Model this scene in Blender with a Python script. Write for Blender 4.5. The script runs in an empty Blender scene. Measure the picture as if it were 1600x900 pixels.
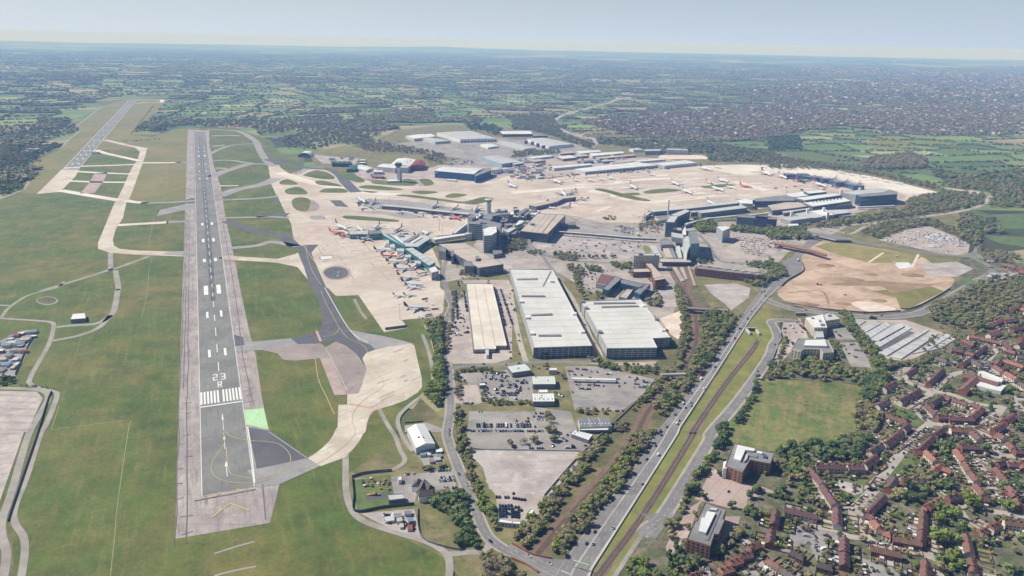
import bpy, math, random
import numpy as np
from math import sin, cos, tan, pi, radians, atan2, hypot
from mathutils import Vector, Matrix
R = random.Random(7)
SC = bpy.context.scene
COL = SC.collection
# ------------------------------------------------------------------ camera
W, H, F = 1600, 900, 1190.0
ALT = 419.0
ROLL = math.atan(0.0185)
PITCH = math.atan(387 * cos(ROLL) / F)
fw = Vector((0, cos(PITCH), -sin(PITCH)))
u0 = Vector((0, sin(PITCH), cos(PITCH)))
r0 = Vector((1, 0, 0))
rt = r0 * cos(ROLL) + u0 * sin(ROLL)
up = u0 * cos(ROLL) - r0 * sin(ROLL)
cd = bpy.data.cameras.new('camera')
cam = bpy.data.objects.new('camera', cd)
COL.objects.link(cam)
cam.matrix_world = Matrix(((rt.x, up.x, -fw.x, 0), (rt.y, up.y, -fw.y, 0), (rt.z, up.z, -fw.z, ALT), (0, 0, 0, 1)))
cd.sensor_width = 36
cd.lens = 36 * F / W
cd.clip_start = 1
cd.clip_end = 120000
SC.camera = cam
# ------------------------------------------------------------------ light
SUN_EL = radians(47)
SUN_DIR = radians(163)          # direction towards the sun, from +X anticlockwise
wd = bpy.data.worlds.new('World')
SC.world = wd
wd.use_nodes = True
nt = wd.node_tree
sky = nt.nodes.new('ShaderNodeTexSky')
sky.sky_type = 'NISHITA'
sky.sun_disc = False
sky.sun_elevation = SUN_EL
sky.sun_rotation = radians(90) - SUN_DIR
sky.altitude = 400
sky.air_density = 1.0
sky.dust_density = 0.15
sky.ozone_density = 3.0
bg = nt.nodes['Background']
bg.inputs['Strength'].default_value = 0.06
# low sky: pale horizon haze, whiter towards the sun, over the Nishita sky
_g = nt.nodes.new('ShaderNodeNewGeometry'); _s = nt.nodes.new('ShaderNodeSeparateXYZ'); nt.links.new(_g.outputs['Incoming'], _s.inputs[0])
def _mth(op, a, b):
 n = nt.nodes.new('ShaderNodeMath'); n.operation = op
 for i, v in enumerate((a, b)):
  if isinstance(v, (int, float)): n.inputs[i].default_value = v
  elif v is not None: nt.links.new(v, n.inputs[i])
 return n.outputs[0]
_f = _mth('EXPONENT', _mth('MULTIPLY', _mth('ABSOLUTE', _s.outputs[2], None), -9.0), None)
_x = nt.nodes.new('ShaderNodeMapRange'); nt.links.new(_s.outputs[0], _x.inputs['Value']); _x.inputs['From Min'].default_value = -0.6; _x.inputs['From Max'].default_value = 0.6
_m = nt.nodes.new('ShaderNodeMix'); _m.data_type = 'RGBA'; nt.links.new(_x.outputs[0], _m.inputs['Factor'])
_m.inputs['A'].default_value = (7.9, 9.5, 12.0, 1); _m.inputs['B'].default_value = (9.8, 11.1, 12.6, 1)
_n = nt.nodes.new('ShaderNodeMix'); _n.data_type = 'RGBA'; nt.links.new(_f, _n.inputs['Factor']); nt.links.new(sky.outputs[0], _n.inputs['A']); nt.links.new(_m.outputs['Result'], _n.inputs['B'])
nt.links.new(_n.outputs['Result'], bg.inputs['Color'])
ld = bpy.data.lights.new('sun', 'SUN')
ld.energy = 5.0
ld.angle = radians(0.53)
ld.color = (1.0, 0.965, 0.925)
sun = bpy.data.objects.new('sun', ld)
COL.objects.link(sun)
sdir = Vector((cos(SUN_DIR) * cos(SUN_EL), sin(SUN_DIR) * cos(SUN_EL), sin(SUN_EL)))
sun.rotation_euler = sdir.to_track_quat('Z', 'Y').to_euler()
sun.location = (0, 0, 900)
vs = SC.view_settings
vs.view_transform = 'Standard'
vs.look = 'None'
vs.gamma = 1
vs.use_curve_mapping = False
vs.exposure = 0.18
SC.cycles.max_bounces = 6
SC.cycles.diffuse_bounces = 2
SC.cycles.glossy_bounces = 2
SC.cycles.volume_bounces = 4
SC.cycles.transparent_max_bounces = 8
SC.cycles.use_denoising = True
# ------------------------------------------------------------------ pixel -> ground
FR = {'F': (0, 0, 1)}
for i in range(4):
 for k, y in zip('TMLB', (40, 225, 450, 675)):
  FR['%s%d' % (k, i)] = (400 * i, y, 4)
s6 = 1600 / 240
for k, x, y in (('Z1', 480, 300), ('Z2', 660, 300), ('Z3', 960, 300), ('Z4', 1180, 240), ('Z5', 540, 220), ('Z6', 620, 190), ('Z8', 880, 380),
    ('Y1', 700, 540), ('Y2', 700, 640), ('Y3', 1040, 640), ('Y4', 1040, 765), ('Y5', 1360, 540), ('Y6', 1360, 640), ('Y7', 1360, 765), ('Y8', 1180, 765)):
 FR[k] = (x, y, s6)
FR['Z7'] = (800, 210, 1598 / 300)
def P(s):
 """'L2 10,20 30,40 B2 5,6' -> list of photo pixels"""
 out, f = [], FR['F']
 for t in s.split():
  if t in FR:
   f = FR[t]
  else:
   x, y = t.split(',')
   out.append((f[0] + float(x) / f[2], f[1] + float(y) / f[2]))
 return out
def G(p, z=0.0):
 d = fw + rt * ((p[0] - 800) / F) - up * ((p[1] - 450) / F)
 if d.z > -0.0115:
  d.z = -0.0115
 t = (z - ALT) / d.z
 return Vector((d.x * t, d.y * t, z))
def GP(s, z=0.0):
 return [G(p, z) for p in P(s)]
def px(v):
 d = Vector(v) - Vector((0, 0, ALT))
 k = d.dot(fw)
 if k < 1: return (-9999, -9999)
 return (800 + F * d.dot(rt) / k, 450 - F * d.dot(up) / k)
def smooth(pts, n=6, closed=False):
 m = len(pts)
 out = []
 for i in range(m if closed else m - 1):
  p0 = pts[(i - 1) % m] if closed or i > 0 else pts[0]
  p1 = pts[i]
  p2 = pts[(i + 1) % m]
  p3 = pts[(i + 2) % m] if closed or i + 2 < m else pts[-1]
  for k in range(n):
   t = k / n
   out.append(0.5 * ((2 * p1) + (p2 - p0) * t + (2 * p0 - 5 * p1 + 4 * p2 - p3) * t * t + (3 * p1 - p0 - 3 * p2 + p3) * t ** 3))
 if not closed:
  out.append(pts[-1])
 return out
# ------------------------------------------------------------------ materials
def lin(h):
 if not isinstance(h, str):
  return h
 o = []
 for i in (0, 2, 4):
  c = int(h[i:i + 2], 16) / 255
  o.append(c / 12.92 if c <= 0.04045 else ((c + 0.055) / 1.055) ** 2.4)
 return tuple(o)
def N(nt, typ, **kw):
 n = nt.nodes.new('ShaderNode' + typ)
 for k, v in kw.items():
  setattr(n, k, v)
 return n
def mk(name, c1, c2=None, c3=None, scale=0.05, fine=1.2, rough=0.85, metal=0.0, amp=0.18, stripes=None, streak=None, attr=None, c2w=(0.42, 0.62), c3w=(0.55, 0.72), spec=0.3, emit=None, objrand=0.0, bump=0.0):
 m = bpy.data.materials.new(name)
 m.use_nodes = True
 nt = m.node_tree
 b = nt.nodes['Principled BSDF']
 b.inputs['Roughness'].default_value = rough
 b.inputs['Metallic'].default_value = metal
 b.inputs['Specular IOR Level'].default_value = spec
 L = nt.links.new
 geo = N(nt, 'NewGeometry')
 def noise(sc, det=4, rgh=0.6, off=0.0):
  n = N(nt, 'TexNoise')
  n.inputs['Scale'].default_value = sc
  n.inputs['Detail'].default_value = det
  n.inputs['Roughness'].default_value = rgh
  if off:
   a = N(nt, 'VectorMath', operation='ADD')
   a.inputs[1].default_value = (off, off * 1.7, off * .3)
   L(geo.outputs['Position'], a.inputs[0]); L(a.outputs[0], n.inputs['Vector'])
  else:
   L(geo.outputs['Position'], n.inputs['Vector'])
  return n.outputs['Fac']
 def ramp(x, a, bb):
  r = N(nt, 'MapRange'); r.clamp = True
  r.inputs['From Min'].default_value = a; r.inputs['From Max'].default_value = bb
  L(x, r.inputs['Value'])
  return r.outputs[0]
 def mix(f, a, bb, mode='MIX'):
  x = N(nt, 'Mix', data_type='RGBA', blend_type=mode)
  if hasattr(f, 'is_linked') or not isinstance(f, (int, float)):
   L(f, x.inputs['Factor'])
  else:
   x.inputs['Factor'].default_value = f
  for s, v in ((x.inputs['A'], a), (x.inputs['B'], bb)):
   if isinstance(v, tuple): s.default_value = (*v, 1)
   else: L(v, s)
  return x.outputs['Result']
 if attr:
  a = N(nt, 'Attribute', attribute_name=attr)
  col = a.outputs['Color']
 else:
  rgb = N(nt, 'RGB'); rgb.outputs[0].default_value = (*lin(c1), 1)
  col = rgb.outputs[0]
 if c2:
  col = mix(ramp(noise(scale, 5, 0.65), *c2w), col, lin(c2))
 if c3:
  col = mix(ramp(noise(scale * 2.3, 5, 0.7, 311.0), *c3w), col, lin(c3))
 if streak:
  ang, cs, lo, hi = streak[:4]; fs = streak[4] if len(streak) > 4 else .045
  mp = N(nt, 'Mapping'); mp.inputs['Rotation'].default_value = (0, 0, -ang)
  L(geo.outputs['Position'], mp.inputs['Vector'])
  m2 = N(nt, 'VectorMath', operation='MULTIPLY'); m2.inputs[1].default_value = (.12, 1, 1); L(mp.outputs[0], m2.inputs[0])
  n_ = N(nt, 'TexNoise'); n_.inputs['Scale'].default_value = fs; n_.inputs['Detail'].default_value = 6; n_.inputs['Roughness'].default_value = .7
  L(m2.outputs[0], n_.inputs['Vector'])
  col = mix(ramp(n_.outputs['Fac'], lo, hi), col, lin(cs))
  col = mix(ramp(noise(scale * 6, 6, 0.75, 77.0), .6, .74), col, lin(cs))
 if stripes:
  ang, period, cs, w = stripes
  mp = N(nt, 'Mapping'); mp.inputs['Rotation'].default_value = (0, 0, -ang)
  L(geo.outputs['Position'], mp.inputs['Vector'])
  sx = N(nt, 'SeparateXYZ'); L(mp.outputs[0], sx.inputs[0])
  md = N(nt, 'Math', operation='PINGPONG'); md.inputs[1].default_value = period / 2
  L(sx.outputs[1], md.inputs[0])
  col = mix(ramp(md.outputs[0], w, w * 0.6), col, lin(cs))
 if objrand:
  oi = N(nt, 'ObjectInfo')
  r = N(nt, 'MapRange'); L(oi.outputs['Random'], r.inputs['Value'])
  r.inputs['To Min'].default_value = 1 - objrand; r.inputs['To Max'].default_value = 1 + objrand
  vm = N(nt, 'VectorMath', operation='SCALE'); L(col, vm.inputs[0]); L(r.outputs[0], vm.inputs['Scale']); col = vm.outputs[0]
 if amp:
  f = noise(fine, 6, 0.7, 57.0)
  f2 = noise(fine * 0.12, 4, 0.6, 91.0)
  ad = N(nt, 'Math', operation='ADD'); L(f, ad.inputs[0]); L(f2, ad.inputs[1])
  r = N(nt, 'MapRange'); L(ad.outputs[0], r.inputs['Value'])
  r.inputs['From Min'].default_value = 0.7; r.inputs['From Max'].default_value = 1.3
  r.inputs['To Min'].default_value = 1 - amp; r.inputs['To Max'].default_value = 1 + amp
  vm = N(nt, 'VectorMath', operation='SCALE'); L(col, vm.inputs[0]); L(r.outputs[0], vm.inputs['Scale']); col = vm.outputs[0]
 L(col, b.inputs['Base Color'])
 if bump:
  bp = N(nt, 'Bump'); bp.inputs['Strength'].default_value = bump; bp.inputs['Distance'].default_value = 1.0
  L(noise(fine, 4, 0.6, 7.0), bp.inputs['Height']); L(bp.outputs[0], b.inputs['Normal'])
 if emit:
  b.inputs['Emission Color'].default_value = (*lin(emit), 1)
  b.inputs['Emission Strength'].default_value = 1
 return m
M = {}
def mat(name):
 if name in M: return M[name]
 if name.startswith('#'):          # plain painted surface, slightly uneven
  M[name] = mk('paint_' + name[1:], name[1:], amp=0.10, fine=0.25, rough=0.6)
  return M[name]
 raise KeyError(name)
# ------------------------------------------------------------------ mesh builder
class MB:
 def __init__(s):
  s.v, s.f, s.m = [], [], []
 def add(s, vs, fs, mi=0):
  b = len(s.v)
  s.v += [tuple(v) for v in vs]
  s.f += [tuple(b + i for i in f) for f in fs]
  s.m += [mi] * len(fs)
  return s
 def prism(s, poly, z0, z1, mi=0, bottom=False, top=True):
  p = [(q[0], q[1]) for q in poly]
  a = sum(p[i][0] * p[(i + 1) % len(p)][1] - p[(i + 1) % len(p)][0] * p[i][1] for i in range(len(p)))
  if a < 0: p.reverse()
  n = len(p)
  vs = [(x, y, z0) for x, y in p] + [(x, y, z1) for x, y in p]
  fs = [(i, (i + 1) % n, n + (i + 1) % n, n + i) for i in range(n)]
  if top: fs.append(tuple(range(n, 2 * n)))
  if bottom: fs.append(tuple(reversed(range(n))))
  return s.add(vs, fs, mi)
 def box(s, c, size, rz=0.0, mi=0, bottom=True):
  """c = centre of the base"""
  dx, dy, dz = size[0] / 2, size[1] / 2, size[2]
  ca, sa = cos(rz), sin(rz)
  poly = [(c[0] + x * ca - y * sa, c[1] + x * sa + y * ca) for x, y in ((-dx, -dy), (dx, -dy), (dx, dy), (-dx, dy))]
  return s.prism(poly, c[2], c[2] + dz, mi, bottom)
 def sheet(s, poly, z, mi=0):
  p = [(q[0], q[1], z) for q in poly]
  a = sum(p[i][0] * p[(i + 1) % len(p)][1] - p[(i + 1) % len(p)][0] * p[i][1] for i in range(len(p)))
  if a < 0: p.reverse()
  return s.add(p, [tuple(range(len(p)))], mi)
 def ribbon(s, pts, w, z, mi=0, off=0.0):
  pts = [Vector((p[0], p[1])) for p in pts]
  n = len(pts)
  if n < 2: return s
  lr = []
  for i in range(n):
   t = (pts[min(i + 1, n - 1)] - pts[max(i - 1, 0)])
   if t.length < 1e-6: t = Vector((1, 0))
   t.normalize()
   nn = Vector((-t.y, t.x))
   ww = w[i] if isinstance(w, (list, tuple)) else w
   c = pts[i] + nn * off
   lr += [(*(c + nn * ww / 2), z), (*(c - nn * ww / 2), z)]
  return s.add(lr, [(2 * i, 2 * i + 1, 2 * i + 3, 2 * i + 2) for i in range(n - 1)], mi)
 def dashes(s, pts, w, z, on, gap, mi=0, off=0.0):
  pts = [Vector((p[0], p[1])) for p in pts]
  cum = [0]
  for a, b in zip(pts, pts[1:]): cum.append(cum[-1] + (b - a).length)
  def at(d):
   for i in range(len(pts) - 1):
    if d <= cum[i + 1]:
     return pts[i].lerp(pts[i + 1], (d - cum[i]) / max(1e-6, cum[i + 1] - cum[i]))
   return pts[-1]
  d = 0
  while d < cum[-1]:
   s.ribbon([at(d), at(min(d + on, cum[-1]))], w, z, mi, off)
   d += on + gap
  return s
 def tube(s, a, b, r0_, r1_=None, n=8, mi=0, caps=True):
  r1_ = r0_ if r1_ is None else r1_
  a, b = Vector(a), Vector(b)
  d = (b - a).normalized()
  x = d.orthogonal().normalized(); y = d.cross(x)
  vs = [a + (x * cos(t) + y * sin(t)) * r0_ for t in [2 * pi * i / n for i in range(n)]]
  vs += [b + (x * cos(t) + y * sin(t)) * r1_ for t in [2 * pi * i / n for i in range(n)]]
  fs = [(i, (i + 1) % n, n + (i + 1) % n, n + i) for i in range(n)]
  if caps: fs += [tuple(reversed(range(n))), tuple(range(n, 2 * n))]
  return s.add(vs, fs, mi)
 def wall(s, pts, th, z0, z1, mi=0):
  for a, b in zip(pts, pts[1:]):
   d = Vector((b[0] - a[0], b[1] - a[1]))
   if d.length < .01: continue
   d.normalize(); n = Vector((-d.y, d.x)) * th / 2
   s.prism([(a[0] + n.x, a[1] + n.y), (a[0] - n.x, a[1] - n.y), (b[0] - n.x, b[1] - n.y), (b[0] + n.x, b[1] + n.y)], z0, z1, mi)
  return s
 def mesh(s, name, mats, origin=(0, 0, 0), smooth_=False):
  me = bpy.data.meshes.new(name)
  o = origin
  me.from_pydata([(v[0] - o[0], v[1] - o[1], v[2] - o[2]) for v in s.v], [], s.f)
  for m in (mats if isinstance(mats, (list, tuple)) else [mats]):
   me.materials.append(mat(m) if isinstance(m, str) else m)
  me.polygons.foreach_set('material_index', s.m)
  if smooth_:
   me.polygons.foreach_set('use_smooth', [True] * len(s.f))
  return me
def link(name, me, parent=None, loc=None, rz=0.0, scale=None):
 o = bpy.data.objects.new(name, me)
 COL.objects.link(o)
 if parent is not None: o.parent = parent
 if loc is not None: o.location = loc
 if rz: o.rotation_euler = (0, 0, rz)
 if scale: o.scale = scale
 return o
def tag(o, label=None, cat=None, group=None, kind=None):
 if label: o['label'] = label
 if cat: o['category'] = cat
 if group: o['group'] = group
 if kind: o['kind'] = kind
 return o
def empty(name, loc, label, cat, group=None, rz=0.0):
 o = link(name, None, None, loc, rz)
 o.empty_display_size = 1
 return tag(o, label, cat, group)
def cen(poly):
 return Vector((sum(p[0] for p in poly) / len(poly), sum(p[1] for p in poly) / len(poly), 0))
def single(name, mb, mats, label, cat, group=None, kind=None, origin=None, smooth_=False):
 if origin is None:
  xs = [v[0] for v in mb.v]; ys = [v[1] for v in mb.v]
  origin = ((min(xs) + max(xs)) / 2, (min(ys) + max(ys)) / 2, 0)
 return tag(link(name, mb.mesh(name, mats, origin, smooth_), None, origin), label, cat, group, kind)
class Thing:
 """an Empty at the base with parts given in world coordinates"""
 def __init__(s, name, at, label, cat, group=None):
  s.o = Vector((at[0], at[1], at[2] if len(at) > 2 else 0))
  s.e = empty(name, s.o, label, cat, group)
 def part(s, name, mb, mats, parent=None, label=None, kind=None, smooth_=False):
  o = link(name, mb.mesh(name, mats, s.o, smooth_), parent or s.e)
  return tag(o, label, None, None, kind)
LV = 0.09
def surf(name, s, m, lv, sm=False, kind='structure', label=None, cat=None):
 pts = GP(s) if isinstance(s, str) else s
 if sm: pts = smooth(pts, 5, True)
 mb = MB().sheet(pts, lv * LV)
 return tag(link(name, mb.mesh(name, m)), label, cat, None, kind)
def strip(name, s, w, m, lv, sm=True):
 pts = GP(s) if isinstance(s, str) else s
 if sm and len(pts) > 2: pts = smooth(pts, 8)
 mb = MB().ribbon(pts, w, lv * LV)
 tag(link(name, mb.mesh(name, m)), kind='structure')
 return pts
def inside(pts, poly):
 """numpy point in polygon; pts (n,2), poly list of xy"""
 x, y = pts[:, 0], pts[:, 1]
 c = np.zeros(len(pts), bool)
 n = len(poly)
 for i in range(n):
  x1, y1 = poly[i][0], poly[i][1]
  x2, y2 = poly[(i + 1) % n][0], poly[(i + 1) % n][1]
  if y1 == y2: continue
  k = ((y1 > y) != (y2 > y)) & (x < (x2 - x1) * (y - y1) / (y2 - y1) + x1)
  c ^= k
 return c
def scatter(poly, sp, seed=0, jit=0.45):
 rs = np.random.RandomState(seed)
 xs = [p[0] for p in poly]; ys = [p[1] for p in poly]
 gx, gy = np.meshgrid(np.arange(min(xs), max(xs), sp), np.arange(min(ys), max(ys), sp))
 pts = np.stack([gx.ravel(), gy.ravel()], 1)
 pts = pts + rs.uniform(-jit, jit, pts.shape) * sp
 return pts[inside(pts, poly)]
ORD = ['first', 'second', 'third', 'fourth', 'fifth', 'sixth', 'seventh', 'eighth', 'ninth', 'tenth', 'eleventh', 'twelfth']
def nth(i):
 if i < 12: return ORD[i]
 k = i + 1
 return '%d%s' % (k, 'th' if 10 < k % 100 < 14 else {1: 'st', 2: 'nd', 3: 'rd'}.get(k % 10, 'th'))
# ------------------------------------------------------------------ palette
M['airgrass'] = mk('airfield_grass', '53642a', '726c3a', '455820', scale=0.007, fine=0.25, amp=0.3, streak=(1.956, '756e3e', .5, .74, .12), c2w=(0.42, 0.64), c3w=(0.48, 0.7))
M['fargrass'] = mk('dry_grass', '71723a', '82774a', '646c35', scale=0.005, fine=0.15, amp=0.16, streak=(1.4, '877b50', .5, .7))
M['meadow'] = mk('meadow', '5f7039', '7c784a', '4a5c2f', scale=0.03, fine=0.15, amp=0.4, streak=(1.2, '857c52', .46, .66, .1))
M['verge'] = mk('verge_grass', '6b6b40', '857a58', '545a34', scale=0.03, fine=0.5, amp=0.25)
M['verge2'] = mk('mown_verge', '747a3c', '857f46', '646d34', scale=0.03, fine=0.5, amp=0.2)
M['scrub'] = mk('scrub', '5d5d3a', '7a6e50', '4a5030', scale=0.03, fine=0.4, amp=0.3)
M['garden'] = mk('garden_ground', '545c3a', '7c7262', '414b2c', scale=0.08, fine=0.4, amp=0.4)
M['lawn'] = mk('lawn', '586a38', '687244', '4b5c30', scale=0.05, fine=0.4, amp=0.25)
M['runway'] = mk('runway_asphalt', '84847d', '767570', '8f8e87', scale=0.02, fine=0.4, amp=0.1, streak=(1.956, '6d6c69', .5, .7, .3), rough=0.8)
M['rubber'] = mk('rubbered_asphalt', '535352', '5f5e5c', '474748', scale=0.03, fine=0.15, amp=0.12, streak=(1.956, '7c7b76', .46, .6, .35), rough=0.8)
M['shoulder'] = mk('shoulder_asphalt', 'a99f99', '968c88', 'b8aea6', scale=0.012, fine=0.3, amp=0.14, streak=(1.956, '857c78', .48, .66, .2), stripes=(0.0, 45.0, '8d8581', 0.5))
M['concrete'] = mk('apron_concrete', 'c8bdae', 'b3a597', 'd1c9bc', scale=0.006, fine=0.12, amp=0.09, streak=(.6, 'b09d8d', .48, .72), stripes=(0.5, 30.0, 'c3ae9c', 0.5))
M['concrete2'] = mk('old_concrete', 'c9bfae', 'b5a898', 'd8d2c5', scale=0.012, fine=0.2, amp=0.1, stripes=(0.9, 24.0, 'a89d90', 0.5))
M['concrete3'] = mk('pale_concrete', 'd9d2c5', 'ccc2b3', None, scale=0.01, fine=0.2, amp=0.07)
M['stain'] = mk('stained_concrete', 'b8a698', 'c9b8a8', '9a8d84', scale=0.02, fine=0.2, amp=0.12)
M['taxidark'] = mk('taxiway_asphalt', '5c5c5f', '666568', '505154', scale=0.02, fine=0.4, amp=0.08)
M['taxigrey'] = mk('taxiway_grey', '8f8d8b', '9d9893', '7d7b7a', scale=0.02, fine=0.3, amp=0.1)
M['taxipurple'] = mk('worn_asphalt', '90847f', '9e918a', '7c7270', scale=0.02, fine=0.3, amp=0.12)
M['taxipink'] = mk('pink_concrete', 'b09c92', 'a08d85', 'bbaaa0', scale=0.03, fine=0.3, amp=0.1, stripes=(0.9, 12.0, '9a877f', 0.4))
M['road'] = mk('road_asphalt', '7a7775', '878380', '6d6a69', scale=0.03, fine=0.5, amp=0.08)
M['roadlight'] = mk('pale_road', 'aba295', '9f968b', 'b5ad9f', scale=0.04, fine=0.5, amp=0.08)
M['path'] = mk('path_concrete', 'a09a91', '8d877f', None, scale=0.03, fine=0.5, amp=0.1)
M['lot'] = mk('car_park_tarmac', '8b8682', 'a29b93', '77736f', scale=0.02, fine=0.4, amp=0.14, streak=(.3, '9f978c', .52, .66))
M['lotpink'] = mk('pale_tarmac', 'b3a69c', '9d918a', 'c2b7ab', scale=0.02, fine=0.3, amp=0.14, streak=(.5, '9a8f87', .54, .7))
M['lotlight'] = mk('worn_slab', 'b3aaa4', '9a918d', 'c8bfb6', scale=0.025, fine=0.3, amp=0.16, streak=(.1, '9b928c', .5, .64), stripes=(.1, 22.0, 'a0978f', .4))
M['gravel'] = mk('gravel', 'b9aea6', 'a79d97', 'c5bbb2', scale=0.03, fine=0.8, amp=0.2)
M['sand'] = mk('bare_earth', 'c2aa93', 'a08770', 'cfbca8', scale=0.015, fine=0.3, amp=0.16, bump=0.3, streak=(.35, 'a98d74', .5, .64))
M['sandpale'] = mk('pale_rubble', 'd9cabb', 'c9b8a6', None, scale=0.04, fine=0.3, amp=0.12)
M['earth'] = mk('brown_earth', '8d7559', '9c8468', '7a6a4c', scale=0.03, fine=0.4, amp=0.18)
M['ballast'] = mk('track_ballast', '7b6656', '6c5a4c', '8a7462', scale=0.05, fine=0.6, amp=0.2)
M['ballast2'] = mk('tram_ballast', '85766c', '74675e', None, scale=0.05, fine=0.6, amp=0.15)
M['rail'] = mk('rail_steel', '57483f', amp=0.1, rough=0.5)
M['dimwhite'] = mk('worn_white_paint', 'b5b3ac', amp=0.15, fine=0.5)
M['white'] = mk('white_paint', 'e0e0da', amp=0.08, fine=0.5, rough=0.6)
M['drain'] = mk('worn_line', '8a8960', amp=0.15, fine=0.2)
M['yellow'] = mk('yellow_paint', 'b8a870', amp=0.1, fine=0.5, rough=0.6)
M['greenpaint'] = mk('green_paint', 'a3cf9a', 'b5d3a6', amp=0.1, scale=0.1, fine=0.3)
M['crack'] = mk('sealed_crack', '6f6a6c', amp=0.1)
M['redpaint'] = mk('red_paint', 'c29a86', amp=0.1)
M['fields'] = mk('countryside', '6a7840', attr='tint', amp=0.22, fine=0.02, scale=0.004)
M['roofwhite'] = mk('white_roof', 'dcdcd8', 'cfcfcb', None, scale=0.03, fine=0.15, amp=0.06, rough=0.5)
M['roofgrey'] = mk('grey_roof', 'bfc0bd', 'b1b2b0', None, scale=0.03, fine=0.15, amp=0.08, rough=0.5)
M['roofdark'] = mk('dark_roof', '73757b', '80807f', None, scale=0.05, fine=0.3, amp=0.12)
M['rooffelt'] = mk('felt_roof', '7b7c7c', '8a8987', '6a6b6c', scale=0.06, fine=0.3, amp=0.14)
M['rooftan'] = mk('tan_deck', 'b9ad9f', 'a9a096', None, scale=0.03, fine=0.2, amp=0.1)
M['deckpale'] = mk('car_park_deck', 'cbc9c2', 'c0beb7', None, scale=0.02, fine=0.2, amp=0.06)
M['deckcream'] = mk('cream_deck', 'd6cdbd', 'c9c0b0', None, scale=0.03, fine=0.2, amp=0.08)
M['glass'] = mk('window_glass', '1c2a38', amp=0.15, fine=0.3, rough=0.12, spec=0.8)
M['glassgreen'] = mk('green_glass', '4a8a84', '3f7c76', None, scale=0.1, amp=0.1, fine=0.3, rough=0.15, spec=0.8)
M['glassblue'] = mk('blue_glass', '3f5b72', amp=0.12, fine=0.3, rough=0.15, spec=0.8)
M['brick'] = mk('red_brick', '8c5a49', '7c4d3f', None, scale=0.2, fine=1.5, amp=0.12)
M['brickorange'] = mk('orange_brick', '96705a', '886450', None, scale=0.2, fine=1.5, amp=0.12)
M['render'] = mk('cream_render', 'd8cdbb', 'c9bda9', None, scale=0.2, fine=0.8, amp=0.08)
M['bark'] = mk('bark', '5b4c3c', amp=0.2, fine=3)
def rooftile(n, a, b): M[n] = mk('roof_tiles_' + n, a, b, None, scale=0.25, fine=1.6, amp=0.16, rough=0.8, objrand=0.12)
rooftile('tile_red', '7c5a52', '70504a'); rooftile('tile_orange', '946656', '875b4d'); rooftile('tile_maroon', '64494a', '6e5150')
rooftile('tile_brown', '6a5044', '775a4b'); rooftile('tile_grey', '5c5552', '6a615d'); rooftile('tile_dark', '454240', '524d4a')
def leafm(n, a, b, r=0.18): M[n] = mk('leaves_' + n, a, b, None, scale=0.3, fine=1.5, amp=0.35, rough=0.7, objrand=r, spec=0.2)
leafm('leaf_green', '5c7438', '6c7e42'); leafm('leaf_lime', '8c9238', '7c8838'); leafm('leaf_dark', '425434', '4c5e3c')
leafm('leaf_brown', '928266', '9a8e68'); leafm('leaf_olive', '7e8450', '8c8a5a'); leafm('leaf_bare', '988a7c', '887c6e')
# ------------------------------------------------------------------ ground: one sheet to the horizon
def ground_sheet():
 mb = MB()
 n = 96
 rings = [3000, 12000, 37000]
 mb.v.append((0, 8000, -1.2))
 for r_ in rings:
  for i in range(n):
   a = 2 * pi * i / n
   mb.v.append((r_ * cos(a), r_ * sin(a), -1.2))
 for i in range(n):
  mb.f.append((0, 1 + i, 1 + (i + 1) % n)); mb.m.append(0)
 for k in range(len(rings) - 1):
  for i in range(n):
   a, b = 1 + k * n + i, 1 + k * n + (i + 1) % n
   mb.f.append((a, a + n, b + n, b)); mb.m.append(0)
 mb.v[0] = (0, 0, -1.2)
 return mb
M['horizonland'] = mk('distant_land', '56663c', '44512f', '6d7350', scale=0.0008, fine=0.004, amp=0.2)
tag(link('ground', ground_sheet().mesh('ground', 'horizonland')), kind='structure')
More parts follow.
